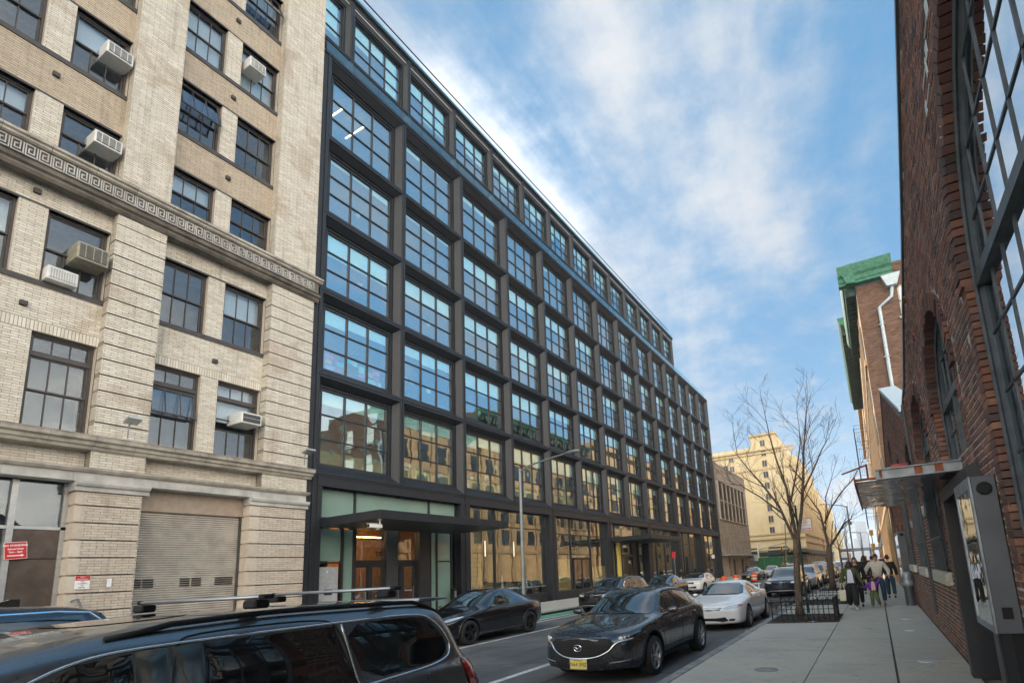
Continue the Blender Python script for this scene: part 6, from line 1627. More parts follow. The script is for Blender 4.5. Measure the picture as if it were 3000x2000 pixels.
def minivan():
    L=5.15; H=1.60; sp=dict(L=L,nose=.12,tail=.16,track=.84,wheels=[(1.0,.34),(4.1,.34)],arch=1.1)
    sp['top']=[(0,.80),(.1,.88),(.5,.97),(.9,1.05),(1.4,1.30),(1.9,1.50),(2.3,1.57),(3.2,1.60),(4.4,1.575),(4.62,1.54),(4.76,1.42),(4.95,1.16),(5.08,1.0),(L,.86)]
    sp['sh']=[(0,.7),(.5,.88),(1.4,.98),(3,.995),(4.6,1.0),(4.95,.97),(L,.78)]
    sp['w']=[(0,.80),(.1,.88),(.4,.95),(1,.985),(4.4,.985),(4.85,.95),(L,.86)]
    sp['wr']=[(0,.7),(1.4,.84),(2,.80),(4.3,.80),(4.7,.80),(L,.78)]
    sp['bot']=[(0,.25),(1,.2),(4.4,.22),(L,.34)]
    sp['st']=stations(L,[1.4,1.9,2.3,3.2,4.4,4.62,4.72,4.82,4.95,5.08])
    root=thing('minivan','dark grey minivan with silver roof bars and tinted windows at the bottom left','minivan'); b,tr=car_body(sp,'paint_van'); b.parent=root; put_wheels(root,sp,'alloy',7,1)
    for sg in (-1,1):
        ch=[]
        patch('side_window',tr,[(1.75,1.02),(2.0,1.25),(2.22,1.40),(2.45,1.425),(2.45,1.02)],0,sg,'tinted_glass',root,off=.006,sm=0)
        patch('side_window',tr,[(2.78,1.02),(2.78,1.432),(3.6,1.432),(3.72,1.02)],0,sg,'tinted_glass',root,off=.006,sm=0)
        patch('quarter_window',tr,[(3.80,1.03),(3.68,1.432),(4.30,1.43),(4.48,1.40),(4.62,1.25),(4.66,1.14),(4.55,1.05)],0,sg,'tinted_glass',root,off=.006,sm=1)
        for (a,c) in ((2.46,2.60),(2.62,2.77)): patch('pillar_trim',tr,[(a,1.02),(a,1.43),(c,1.43),(c,1.02)],0,sg,'dark_chrome',root,off=.006,sm=0)
        line_on(tr,'window_trim',[(1.6,1.10),(2.0,1.32),(2.22,1.42),(2.5,1.450),(3.6,1.452),(4.3,1.450),(4.50,1.42),(4.66,1.27),(4.72,1.13),(4.60,1.03),(3.8,1.0)],0,sg,.009,'chrome',root,off=.006)
        line_on(tr,'pillar_line',[(3.735,1.01),(3.66,1.44)],0,sg,.010,'alloy',root,off=.006)
        line_on(tr,'door_line',[(3.68,.5),(3.74,1.0),(3.64,1.44),(3.5,1.495),(2.75,1.495),(2.63,1.45),(2.61,1.0),(2.63,.4)],0,sg,.006,'wheel_well',root,off=0.)
        patch('tail_light',tr,[(4.80,1.03),(5.0,.98),(5.04,.70),(4.93,.70),(4.84,.85)],0,sg,'tail_red',root,off=.012,sm=1,grid=.05)
        rp=[]
        for k in range(17):
            y=2.35+k*.145; h,_,_,_=tr.ray_cast(Vector((.74*sg,y,4)),Vector((0,0,-1)))
            if h: rp.append(h+Vector((0,0,(.035 if 1<k<15 else (.012 if k in(1,15) else 0)))))
        rr=MB(); rr.cs=True; rr.tube(rp,.017,8); o=rr.build('roof_rail','black_plastic',None); o.parent=root
        for y in (3.10,4.12):
            m=MB().box(.66*sg,.80*sg,y-.05,y+.05,1.60,1.655).build('bar_foot','black_plastic',None,bevel=.012); m.parent=root
    for y in (3.10,4.12):
        m=MB(); n=10; m.cs=True
        prof=[(math.cos(2*PI*k/n)*.036,math.sin(2*PI*k/n)*.014) for k in range(n)]
        m.prism([(y+a,1.672+b_) for a,b_ in prof],0,-.74,.82); o=m.build('roof_bar','alu',None); o.parent=root
        for x in (-.755,.825): q=MB().box(x-.02,x+.04,y-.037,y+.037,1.657,1.687).build('end_cap','black_plastic',None,bevel=.008); q.parent=o
    patch('roof_panel_seam',tr,[(-.42,2.35),(.42,2.35),(.42,2.95),(-.42,2.95)],2,1,'tinted_glass',root,off=.004,sm=2)
    patch('rear_window',tr,[(-.66,1.05),(.66,1.05),(.62,1.42),(-.62,1.42)],1,1,'tinted_glass',root,off=.01,sm=1)
    m=MB(); m.cs=True; m.prism([(4.50,1.575),(4.84,1.562),(4.86,1.545),(4.5,1.53)],0,-.70,.70); o=m.build('rear_spoiler','paint_van',None,bevel=.008); o.parent=root
    patch('windscreen',tr,[(-.8,1.0),(.8,1.0),(.72,1.85),(-.72,1.85)],2,1,'car_glass',root,off=.008)
    return root

def place(root,x,y,rz=0): root.location=(x,y,0); root.rotation_euler=(0,0,rz); return root
mz=crossover('paint_grey','dark grey crossover parked nearest on the right with yellow plate N64 SMZ','N64 SMZ'); place(mz,-4.30,7.55)
ho=sedan('paint_white','white two door coupe with rear spoiler parked behind the grey crossover','coupe','alloy',7); place(ho,-4.12,14.2)
te=sedan('paint_black','glossy black fastback electric car in the far parking lane left of the crossover','ev','alloy_black',5); place(te,-10.78,10.35)
vw=suv('paint_navy','black suv with chrome front strip and round badge, behind the near tree',front='vw'); place(vw,-4.28,27.3)
mv=minivan(); place(mv,-4.28,-1.08)
yk=suv('paint_navy','long dark suv with bright chrome window line at the left edge behind the minivan',L=5.3,H=1.72,rails=False,rim='alloy',name='large_suv'); place(yk,-10.75,-1.35)
# chrome roofline of the long suv
def yk_trim():
    m=MB(); m.tube([(.80,1.9,1.56),(.78,3.2,1.60),(.78,4.4,1.595),(.80,4.72,1.56),(.84,4.92,1.38),(.86,5.0,1.2)],.018,6); o=m.build('roof_trim','chrome',None); o.parent=yk
    o=MB().prism([(3.9,1.71),(4.12,1.80),(4.22,1.80),(4.22,1.70)],0,-.03,.03).build('antenna_fin','paint_black',None); o.parent=yk
yk_trim()
# parked row on the far side
for (x,y,pt,lab,nm) in ((-10.9,20.2,'paint_black','black suv with silver roof rails parked between the fastback and the low black saloon','suv'),(-11.0,26.6,'paint_dark','low dark saloon between the black suv and the small white car','ev'),(-11.15,33.8,'paint_silver','small white and black car with a roof bar before the orange barrels','mini'),):
    if nm=='suv': o=suv(pt,lab,L=4.6,H=1.66)
    elif nm=='ev': o=dup(te,(x,y,0),0,lab); [setattr(c,'name',c.name) for c in ()]
    else: o=suv('paint_white',lab,L=3.95,H=1.56,rails=False,name='small_hatchback'); q=MB().box(-.7,.7,1.9,1.98,1.58,1.61).build('roof_bar','black_plastic',None); q.parent=o; q=MB().box(-.66,.66,1.95,3.5,1.545,1.575).build('black_roof','paint_black',None); q.parent=o
    place(o,x,y)
hy=dup(te,(-12.0,56.5,0),0,'dark grey saloon with yellow plate facing us beyond the third orange barrel')
pl=plate(hy,0,-.27,.45,None)
# far cars
protos=[vw,te,mz,ho]
labs=['grey suv parked right behind the black suv with the round badge','dark car third in the parked row behind the near tree','silver crossover fourth in the parked row behind the near tree','black suv fifth in the row parked along the right kerb','white car sixth in the row parked along the right kerb','dark saloon seventh in the row parked along the right kerb','grey crossover eighth in the row parked along the right kerb','last suv at the far end of the row along the right kerb']
def recolor(root,mt):
    for c in KIDS(root):
        if c.type=='MESH' and any(m and m.name.startswith('paint_') for m in c.data.materials):
            d=c.data.copy(); 
            for i,m in enumerate(d.materials):
                if m and m.name.startswith('paint_'): d.materials[i]=MATS[mt]
            c.data=d
y=33.6
for i,lab in enumerate(labs):
    pr=[vw,vw,mz,vw,ho,te,mz,vw][i]; c=dup(pr,(-4.2+rnd.uniform(-.1,.1),y,0),0,lab); c['group']='cars parked along the right kerb'
    recolor(c,['paint_silver','paint_dark','paint_silver','paint_black','paint_white','paint_blue','paint_grey','paint_white'][i])
    for k in KIDS(c):
        if k.name.startswith('number_plate'):
            for kk in KIDS(k): bpy.data.objects.remove(kk)
            bpy.data.objects.remove(k)
    y+=5.9
flab=['silver car waiting in the far traffic beyond the dark grey saloon','white van like car in the middle of the far traffic','black suv in the far traffic near the crossing','grey car in the far traffic left of the tree trunk','white saloon far down the street under the street lamps','yellow roofed car far down the street','dark suv in the distant queue of cars','white suv in the distant queue of cars','silver crossover at the end of the distant queue']
for i,(x,yy,pr,pt) in enumerate(((-11.3,64,te,'paint_silver'),(-10.2,74,vw,'paint_white'),(-7.6,80,vw,'paint_black'),(-8.6,70,ho,'paint_silver'),(-5.6,88,te,'paint_white'),(-8.5,96,te,'paint_blue'),(-5.0,99,vw,'paint_dark'),(-9.6,108,vw,'paint_white'),(-4.5,112,mz,'paint_silver'))):
    c=dup(pr,(x,yy,0),0,flab[i]); c['group']='cars in the far traffic'; recolor(c,pt)
    for k in KIDS(c):
        if k.name.startswith('number_plate'):
            for kk in KIDS(k): bpy.data.objects.remove(kk)
            bpy.data.objects.remove(k)

# the cars stand a little low and small beside the camera
for o in list(C.objects):
    if o.parent is None and o.get('category')=='car' and o is not yk:
        k=.86 if o is vw or o.location.y>26 else .90
        o.scale=(.97,.97,k)
# ================================================================ trees
def tree(name,label,base,limbs,levels,seed,dens=1.,group='bare street trees in the kerb pits',spread=(1,1,1)):
    r=random.Random(seed); root=thing(name,label,'tree',base,0,group); limbs=[limbs[0]]+[[(p[0],p[1],p[2]-(.35 if i>2 else 0)*(i-2)/max(1,len(l)-3),p[3]*.74) for i,p in enumerate(l)] for l in limbs[1:]]
    T=MB(); T.cs=True; Tw=MB(); bx,by,bz=base
    def br(p,d,L,rad,lv,mb):
        n=4 if lv>1 else 3; path=[p]; rr=[rad]; q=Vector(p); dd=Vector(d).normalized()
        for i in range(n):
            dd=(dd+Vector((r.uniform(-.16,.16),r.uniform(-.16,.16),r.uniform(-.02,.16)+(.05 if lv>0 else 0)))).normalized(); q=q+dd*L/n; path.append(q.copy()); rr.append(max(.0032,rad*(1-.62*(i+1)/n)))
        mb.tube(path,rr,5 if lv>=2 else (4 if lv==1 else 3),False)
        if lv<=0: return
        k=int((3.2 if lv>=2 else 3.6)*dens+r.random())
        for j in range(k):
            t=.25+.72*(j+r.random())/k; i=min(n-1,int(t*n)); pp=path[i].lerp(path[i+1],t*n-i)
            ax=dd.cross(Vector((r.uniform(-1,1),r.uniform(-1,1),r.uniform(-1,1)))).normalized(); an=r.uniform(.45,.95)
            nd=(Matrix.Rotation(an,3,ax)@dd); nd.z=nd.z*.8+.18
            br(pp,nd,L*r.uniform(.42,.68),rr[i]*.55,lv-1,Tw if lv<=2 else mb)
    trunk=limbs[0]; T.tube([Vector(p[:3]) for p in trunk],[p[3] for p in trunk],10,True)
    for l in limbs[1:]:
        pts=[Vector(p[:3]) for p in l]; rad=[p[3] for p in l]; T.tube(pts,rad,7,False)
        for i in range(len(pts)-1):
            d=(pts[i+1]-pts[i]); k=int(max(2,d.length*3.1*dens))
            for j in range(k):
                t=(j+r.random())/k; pp=pts[i].lerp(pts[i+1],t); 
                ax=d.cross(Vector((r.uniform(-1,1),r.uniform(-1,1),r.uniform(-1,1)))).normalized(); nd=Matrix.Rotation(r.uniform(.4,.95),3,ax)@d.normalized(); nd.z=nd.z*.8+.2
                br(pp,nd,r.uniform(.55,1.15)*(1.15-.35*i/len(pts)),max(.008,rad[i+1]*.5),levels-1,Tw)
        br(pts[-1],pts[-1]-pts[-2],.8,rad[-1],levels-1,Tw)
    T.build('trunk','bark',root,fix=False); Tw.build('crown','twig',root,fix=False)
    return root
Y1=16.9
t1=tree('bare_tree','tallest bare tree, nearest the camera, in the fenced pit behind the white coupe',(-2.2,Y1,.1),[
 [(-2.22,Y1,.08,.15),(-2.2,Y1,.4,.105),(-2.17,Y1,1.2,.095),(-2.10,Y1,2.0,.09),(-2.06,Y1,2.35,.095)],
 [(-2.08,Y1,2.25,.075),(-2.3,Y1+.1,2.9,.06),(-2.45,Y1+.1,3.4,.05),(-2.9,Y1+.2,4.25,.04),(-3.25,Y1+.2,4.85,.03),(-3.6,Y1+.3,5.5,.02),(-3.65,Y1+.3,6.3,.012)],
 [(-2.04,Y1,2.35,.08),(-2.1,Y1-.1,3.1,.065),(-2.12,Y1-.3,3.9,.05),(-2.3,Y1-.4,4.9,.04),(-2.42,Y1-.4,5.8,.025),(-2.48,Y1-.5,6.8,.012)],
 [(-2.02,Y1,2.35,.08),(-1.82,Y1+.1,3.2,.07),(-1.66,Y1+.2,4.2,.055),(-1.55,Y1+.2,5.2,.04),(-1.38,Y1+.2,6.2,.025),(-1.24,Y1+.2,7.1,.010)],
 [(-1.72,Y1+.2,3.8,.045),(-1.35,Y1+.5,4.5,.035),(-1.05,Y1+.6,5.1,.025),(-.82,Y1+.7,5.8,.012)],
 [(-2.12,Y1-.2,3.3,.045),(-1.75,Y1-.8,4.2,.035),(-1.5,Y1-1.1,5.0,.022),(-1.45,Y1-1.3,5.9,.012)],
 [(-2.4,Y1,3.2,.04),(-2.9,Y1-.5,3.7,.03),(-3.4,Y1-.7,4.1,.02),(-3.7,Y1-.9,4.5,.01)]],3,3,1.0)
Y2=30.5
t2=tree('bare_tree','second bare tree, leaning right, in the pit beyond the nearest one',(-2.2,Y2,.1),[
 [(-2.22,Y2,.08,.21),(-2.2,Y2,.6,.16),(-2.2,Y2,1.7,.155),(-2.14,Y2,2.35,.15)],
 [(-2.14,Y2,2.3,.11),(-2.25,Y2,3.3,.09),(-2.35,Y2,4.2,.07),(-2.65,Y2+.2,4.9,.05),(-2.95,Y2+.3,5.6,.03),(-3.1,Y2+.3,6.2,.012)],
 [(-2.1,Y2,2.35,.10),(-1.75,Y2,2.8,.085),(-1.25,Y2-.1,3.5,.07),(-.9,Y2-.1,3.9,.03),(-.75,Y2,4.4,.012)],
 [(-2.2,Y2,3.6,.075),(-1.75,Y2-.2,4.4,.06),(-1.2,Y2-.3,5.1,.045),(-.6,Y2-.3,5.8,.035),(-.1,Y2-.3,6.6,.022),(.25,Y2-.3,7.4,.010)],
 [(-2.0,Y2,4.0,.05),(-2.0,Y2+.3,5.0,.04),(-1.6,Y2+.5,6.0,.025),(-1.4,Y2+.6,6.9,.012)]],3,11,.85)
Y3=42.5
t3=tree('bare_tree','small slim bare tree near the street lamp, third along the kerb',(-2.3,Y3,.1),[
 [(-2.3,Y3,.08,.09),(-2.28,Y3,1.2,.07),(-2.32,Y3,2.6,.06)],
 [(-2.32,Y3,2.5,.05),(-2.4,Y3,3.4,.035),(-2.3,Y3,4.4,.02),(-2.35,Y3,5.3,.01)],
 [(-2.32,Y3,2.3,.04),(-2.9,Y3,3.2,.025),(-3.3,Y3,4.0,.012)],
 [(-2.3,Y3,2.6,.04),(-1.8,Y3,3.5,.025),(-1.5,Y3,4.4,.01)]],2,5,.8)
for i,(x,y,s) in enumerate(((-2.3,54.5,1.1),(-3,150,1.5),(-9,175,1.7),(-14,190,1.6))):
    c=dup(t3,(x,y,.1),rnd.uniform(0,6),['thin bare tree fourth along the kerb','thin bare tree far off where the street ends','thin bare tree at the far end, left of the lamps','farthest bare tree at the left of the street end'][i]); c.scale=(s,s,s)
# hooped guards round the pits
def guard(y0,y1,label,plate_=False):
    t=thing('tree_guard',label,'tree guard',(-1.9,y0,.11),0,'hooped iron tree guards'); x0,x1=-2.74,-1.16
    def side(a,b,nm='hoop_rail'):
        a=Vector((a[0],a[1],0)); b=Vector((b[0],b[1],0)); L=(b-a).length; n=max(2,round(L/.27)); d=(b-a)/n; m=MB()
        for z in (.18,.42): m.tube([a+Vector((0,0,z)),b+Vector((0,0,z))],.008,4)
        for i in range(2*n+1): p=a+d*i/2; m.tube([p+Vector((0,0,.0)),p+Vector((0,0,.50 if i%2==0 else .52))],.007,4)
        for i in range(n):
            p=a+d*i; q=[p+d*((1-math.cos(PI*k/8))/2)+Vector((0,0,.42+.15*math.sin(PI*k/8))) for k in range(9)]; m.tube(q,.008,4,False)
        m.v=[(x,y,z+.11) for x,y,z in m.v]; o=m.build(nm,'fence_black',t,fix=False); return o
    side((x0,y0),(x1,y0)); side((x1,y0),(x1,y1)); side((x1,y1),(x0,y1))
    for (x,y) in ((x0,y0),(x1,y0),(x1,y1),(x0,y1)): MB().tube([(x,y,.1),(x,y,.70)],.016,6).build('corner_post','fence_black',t)
    if plate_:
        MB().box(x1-.01,x1+.03,y0+.02,y0+.62,.18,.72).build('sign_panel','fence_black',t,bevel=.004)
guard(15.38,17.0,'hooped black iron guard round the nearest tree, with a flat black panel at its corner',True)
guard(20.9,23.2,'hooped black iron guard behind the woman in the green jacket',False)
guard(29.5,32.2,'hooped black iron guard round the second tree, further along the kerb',False)

# ================================================================ street furniture
def lamp(x,y,z,ax,az,label,r=.085,base=.13,box=False):
    t=thing('street_lamp',label,'street lamp',(x,y,base)); d=ax-x
    MB().tube([(x,y,base),(x,y,base+1),(x,y,z)],[r,r*.9,r*.62],12).tube([(x,y,base),(x,y,base+.18)],r*1.5,12).build('pole','galvanised',t)
    a=MB(); a.tube([(x,y,z-.12),(x+d*.18,y,z+(az-z)*.30),(x+d*.6,y,z+(az-z)*.78),(x+d*.86,y,az)],[r*.5,r*.45,r*.38,r*.34],8).tube([(x,y,z-.05),(x,y,z+.03)],r*.75,10); a.build('arm','galvanised',t)
    h=MB(); h.cs=True; s=1 if d>0 else -1; L=.70
    for k in range(1): 
        pts=[(x+d*.86-s*.05,y,az),(x+d*.86+s*.12,y,az+.02),(x+d*.86+s*.4,y,az+.045),(x+d*.86+s*.62,y,az+.03),(x+d*.86+s*.7,y,az)]
    h.tube(pts,[.045,.085,.12,.10,.03],10); h.v=[(a_,y+(b_-y)*1.2,az+(c-az)*.62) for a_,b_,c in h.v]; h.build('lamp_head','galvanised',t)
    if box: MB().lathe([(.2,-.25),(.24,-.1),(.24,.1),(.2,.25)],c=(x+.1,y,z-2.2),n=12).build('control_box','galvanised',t)
    return t
lamp(-13.9,19.3,6.55,-11.0,6.92,'tall grey street lamp with a long arm in front of the black building',.095)
lamp(-2.55,76,8.4,-5.6,8.95,'street lamp on the right kerb beyond the second tree, arm over the parked cars',.14,box=True)
lamp(-2.2,120,6.6,-5.0,6.9,'smaller distant street lamp right of the third one, arm to the left',.12)
lamp(-1.0,140,7.4,-4.0,7.7,'farthest curved street lamp down the street',.12)
def signpost(x,y,h,sx,sz,w,hh,label,lines,arrow=True,pole='dark_green_metal',ta='red_paint'):
    t=thing('street_sign',label,'sign',(x,y,.12)); MB().tube([(x,y,.12),(x,y,h)],.034,8).build('pole',pole,t)
    MB().box(sx,sx+w,y-.05,y-.044,sz,sz+hh).build('sign_plate','white_paint',t)
    if lines: MB().box(sx,sx+w,y-.053,y-.0502,sz,sz+.012).box(sx,sx+w,y-.053,y-.0502,sz+hh-.012,sz+hh).box(sx,sx+.01,y-.053,y-.0502,sz,sz+hh).box(sx+w-.01,sx+w,y-.053,y-.0502,sz,sz+hh).box(sx+.02,sx+w-.02,y-.053,y-.0502,sz+hh*.40,sz+hh*.42).build('sign_border','red_paint',t)
    for i,s in enumerate(lines): text('lettering',s,ta,.058,(sx+w*.45,y-.052,sz+hh-.055-.058*i),(PI/2,0,0),t)
    if arrow: MB().box(sx+.03,sx+w-.08,y-.056,y-.051,sz+.05,sz+.07).add([(sx+w-.08,y-.055,sz+.03),(sx+w-.03,y-.055,sz+.06),(sx+w-.08,y-.055,sz+.09)],[(0,1,2)]).build('arrow','red_paint',t,fix=False)
signpost(-2.06,17.6,3.45,-1.98,2.62,.34,.38,'white parking sign with red lettering and arrow on a green pole by the nearest tree',['Truck','Loading','Only'])
signpost(-14.3,52,2.9,-14.45,2.45,.3,.36,'small white sign on a dark pole by the far end of the black building',[],False)
signpost(-18.0,92,3.3,-18.35,2.15,.7,.9,'grey square sign before the green hoarding',[],False,'galvanised')
t=thing('street_sign','small red sign on a thin pole beside the second black canopy','sign',(-14.2,40.2,.12)); MB().tube([(-14.2,40.2,.12),(-14.2,40.2,3.0)],.03,6).build('pole','galvanised',t); MB().box(-14.35,-14.05,40.14,40.145,2.5,3.0).build('sign_plate','red_paint',t)
def barrel(x,y,label):
    t=thing('traffic_barrel',label,'barrel',(x,y,0),0,'orange and white barrels beside the bike lane')
    def ring(n,r0,r1,z0,z1,m): o=MB(); o.cs=True; o.lathe([(r0,z0),(r0,z0+.004),(r1,z1-.004),(r1,z1)],n=20); o.v=[(a+x,b+y,c) for a,b,c in o.v]; o.build(n,m,t)
    ring('base',.36,.34,.0,.07,'black_plastic')
    for i,(z0,z1,mt) in enumerate(((.07,.25,'orange_plastic'),(.25,.36,'refl_white'),(.36,.52,'orange_plastic'),(.52,.63,'refl_white'),(.63,.82,'orange_plastic'))): ring('band' if mt[0]=='o' else 'reflective_stripe',.30-.05*z0,.30-.05*z1,z0,z1,mt)
    MB().box(x-.14,x+.14,y-.025,y+.025,.82,.90).build('handle','orange_plastic',t)
barrel(-10.35,39.9,'first orange barrel, nearest and partly hidden behind the white coupe'); barrel(-10.3,43.6,'middle one of the three orange and white barrels'); barrel(-10.75,53.0,'farthest and tallest looking orange barrel, in front of the dark grey saloon')
# traffic signals
def signals():
    t=thing('signal_pole','tall pale signal pole with yellow traffic lights and a mast arm to the left','traffic signal',(-14.3,100,.1))
    MB().tube([(-14.4,100,.1),(-13.8,100,8.5)],[.14,.10],8).build('pole','galvanised',t)
    MB().tube([(-14.1,100,5.1),(-18.8,100,4.2)],.07,6).build('mast_arm','galvanised',t)
    for (x,z) in ((-14.8,4.05),(-13.6,3.7),(-14.5,2.3)):
        h=MB().box(x-.18,x+.18,99.5,99.8,z-.42,z+.42).build('signal_head','amber_housing',t,bevel=.02)
        for k in range(3): MB().lathe([(.13,0),(.13,-.12)],c=(x,99.5,z-.27+.27*k),n=10,axis=1).build('lens','black_plastic',t)
    t2=thing('signal_pole','short white pole left of the signals with a mast arm','traffic signal',(-19.1,100,.1)); MB().tube([(-19.1,100,.1),(-19.05,100,5.3)],.12,8).box(-19.5,-18.6,99.9,100.1,5.25,5.4).build('pole','white_paint',t2)
    t3=thing('traffic_light','yellow traffic light on the right pavement at the far crossing','traffic light',(-.3,98,.1)); MB().tube([(-.2,98,.1),(-.2,98,6)],.08,6).build('pole','galvanised',t3)
    for z in (3.4,5.6): MB().box(-.5,.1,97.6,97.9,z-.45,z+.45).build('signal_head','amber_housing',t3,bevel=.02)
signals()
def lorry():
    t=thing('box_van','white box van in the far traffic right of the second tree','van',(-5.9,125,0)); 
    MB().box(-7,-4.9,125,130,.6,2.9).build('cargo_box','white_paint',t,bevel=.08); MB().prism([(123.2,.5),(125,.5),(125,2.2),(124.2,2.1),(123.3,1.3)],0,-6.9,-5).build('cab','white_paint',t,bevel=.05)
    MB().prism([(123.35,1.32),(124.18,2.02),(124.16,2.05),(123.3,1.35)],0,-6.75,-5.15).build('windscreen','car_glass',t)
    for x in (-6.8,-5.2):
        for y in (124,129): MB().lathe([(.4,-.12),(.4,.12)],c=(x,y,.4),n=14,axis=0).build('wheel','tyre',t)
lorry()
# overpass band closing the street
t=thing('flyover','low blue grey flyover deck crossing the end of the street','bridge',(-5,230,0)); MB().box(-60,30,230,238,4.2,5.4).build('deck','paint_blue',t); 
for x in range(-50,30,12): MB().box(x,x+1.5,231,237,-.1,4.2).build('pillar','brown_concrete',t)
# steam cones / crowd of twiggy hedges far off: none

# ================================================================ people
def skin(name,chains,mt,parent,lv=2):
    """chains of (x,y,z,r); equal points are shared"""
    idx={};V=[];Rr=[];E=[]
    for ch in chains:
        prev=None
        for (x,y,z,r) in ch:
            k=(round(x,3),round(y,3),round(z,3))
            if k not in idx: idx[k]=len(V); V.append((x,y,z)); Rr.append(r)
            i=idx[k]
            if prev is not None and prev!=i: E.append((prev,i))
            prev=i
    me=bpy.data.meshes.new(name); me.from_pydata(V,E,[]); o=bpy.data.objects.new(name,me); C.objects.link(o)
    s=o.modifiers.new('s','SKIN'); s.use_smooth_shade=True
    if not me.skin_vertices: pass
    for i,sv in enumerate(me.skin_vertices[0].data): sv.radius=(Rr[i],Rr[i]) if not isinstance(Rr[i],tuple) else Rr[i]; sv.use_root=(i==0)
    b=o.modifiers.new('b','SUBSURF'); b.levels=lv; b.render_levels=lv
    new=eval_mod(o); o.modifiers.clear(); o.data=new; new.materials.clear(); new.materials.append(MATS[mt])
    for p in new.polygons: p.use_smooth=True
    if parent: o.parent=parent
    return o
def head_mesh(c,s,tilt=0,turn=0):
    """a head with brow, nose, mouth, chin and ears facing -y"""
    V=[];F=[];n=20;m=16
    for i in range(m+1):
        ph=PI*i/m
        for k in range(n):
            th=2*PI*k/n; x=math.sin(ph)*math.sin(th); y=-math.sin(ph)*math.cos(th); z=math.cos(ph)
            w=.074*(1-.20*max(0,-z)**1.3); X_=x*w; Y_=y*.094*(1-.12*max(0,-z)); Z_=z*.118
            front=max(0,-y)
            if abs(x)<.32 and -.30<z<.12 and front>.7: Y_-=.018*(1-abs(x)/.32)*(1-abs(z+.16)/.28 if abs(z+.16)<.28 else 0)
            if .05<z<.2 and front>.6 : Y_-=.004
            if z<-.75 and front>.2: Y_-=.010
            V.append(Vector((X_,Y_,Z_))*s)
    for i in range(m):
        for k in range(n): F.append((i*n+k,i*n+(k+1)%n,(i+1)*n+(k+1)%n,(i+1)*n+k))
    M_=Matrix.Rotation(turn,3,'Z')@Matrix.Rotation(tilt,3,'X')
    return [tuple(M_@v+Vector(c)) for v in V],F,M_
def person(label,x,y,rz,H,pose,look,group=None,z0=.13):
    """pose: dict of joints in a 1.75 m frame; look: dict of materials"""
    t=thing('person',label,'person',(x,y,z0),rz,group); s=H/1.75; g=lambda n,r: (pose[n][0]*s,pose[n][1]*s,pose[n][2]*s,r*s)
    J={'pelvis':(0,0,.95),'belly':(0,0,1.10),'chest':(0,.0,1.30),'neck':(0,.0,1.47),'head':(0,-.015,1.62),
       'hipL':(.09,0,.92),'hipR':(-.09,0,.92),'kneeL':(.10,-.04,.50),'kneeR':(-.10,.06,.50),'ankL':(.10,-.08,.09),'ankR':(-.10,.18,.10),
       'shL':(.18,0,1.41),'shR':(-.18,0,1.41),'elL':(.25,.02,1.13),'elR':(-.25,.02,1.13),'wrL':(.27,-.04,.90),'wrR':(-.27,-.04,.90)}
    J.update(pose); pose=J
    sk=look.get('skin','skin_fair')
    arms=[]
    ch=[[g('pelvis',.13),g('belly',.115),g('chest',.13),g('neck',.052),(*[c*s for c in (J['head'][0],J['head'][1]+.01,J['head'][2]-.05)],.055*s)],
        [g('pelvis',.13),g('hipL',.095),g('kneeL',.06),g('ankL',.042)],[g('pelvis',.13),g('hipR',.095),g('kneeR',.06),g('ankR',.042)],
        [g('chest',.13),g('shL',.058),g('elL',.042),g('wrL',.028)],[g('chest',.13),g('shR',.058),g('elR',.042),g('wrR',.028)]]
    for sd in 'LR':
        w=Vector(J['wr'+sd]); e=Vector(J['el'+sd]); d=(w-e).normalized(); p=w+d*.075; q=1 if sd=='L' else -1
        side=Vector((0,-1,0)) if abs(d.y)<.8 else Vector((0,0,1)); side=(side-d*side.dot(d)).normalized(); nrm=d.cross(side)
        ch.append([tuple(w*s)+(.028*s,),tuple(p*s)+(.026*s,)])
        if look.get('hands',True):
            for k,(o_,l) in enumerate(((-.024,.062),(-.008,.074),(.009,.070),(.025,.055))):
                b_=p+side*o_; m_=b_+d*l*.55+nrm*.006; e_=m_+d*l*.45-nrm*.012*q
                ch.append([tuple(p*s)+(.026*s,),tuple(b_*s)+(.0095*s,),tuple(m_*s)+(.0085*s,),tuple(e_*s)+(.007*s,)])
            tb=w+d*.02+side*.02; ch.append([tuple(w*s)+(.028*s,),tuple(tb*s)+(.012*s,),tuple((tb+d*.04+side*.028)*s)+(.009*s,),tuple((tb+d*.065+side*.030)*s)+(.007*s,)])
    body=skin('body',ch,sk,t,2)
    hv,hf,M_=head_mesh(Vector(J['head'])*s,s*1.02*look.get('hs',1.),look.get('tilt',0),look.get('turn',0))
    me=body.data; bm=bmesh.new(); bm.from_mesh(me); vs=[bm.verts.new(v) for v in hv]
    for f in hf:
        try: ff=bm.faces.new([vs[i] for i in f]); ff.smooth=True
        except Exception: pass
    bmesh.ops.remove_doubles(bm,verts=vs,dist=1e-4); bm.to_mesh(me); bm.free()
    hc=Vector(J['head'])*s; k=s*1.02*look.get('hs',1.)
    def onhead(p): return M_@(Vector(p)*k)+hc
    f=MB()
    for q in (-1,1):
        c=onhead((q*.028,-.080,.012)); f.lathe([(.0001,-.004*k),(.011*k,-.002*k),(.011*k,.002*k),(.0001,.004*k)],c=tuple(c),n=8,axis=1)
        c=onhead((q*.029,-.084,.034)); f.box(c.x-.016*k,c.x+.016*k,c.y-.004,c.y+.004,c.z-.003*k,c.z+.003*k)
    c=onhead((0,-.082,-.062)); f.box(c.x-.020*k,c.x+.020*k,c.y-.004,c.y+.003,c.z-.003*k,c.z+.004*k)
    f.build('face_features','hair_black',None).parent=t
    e_=MB(); e_.cs=True
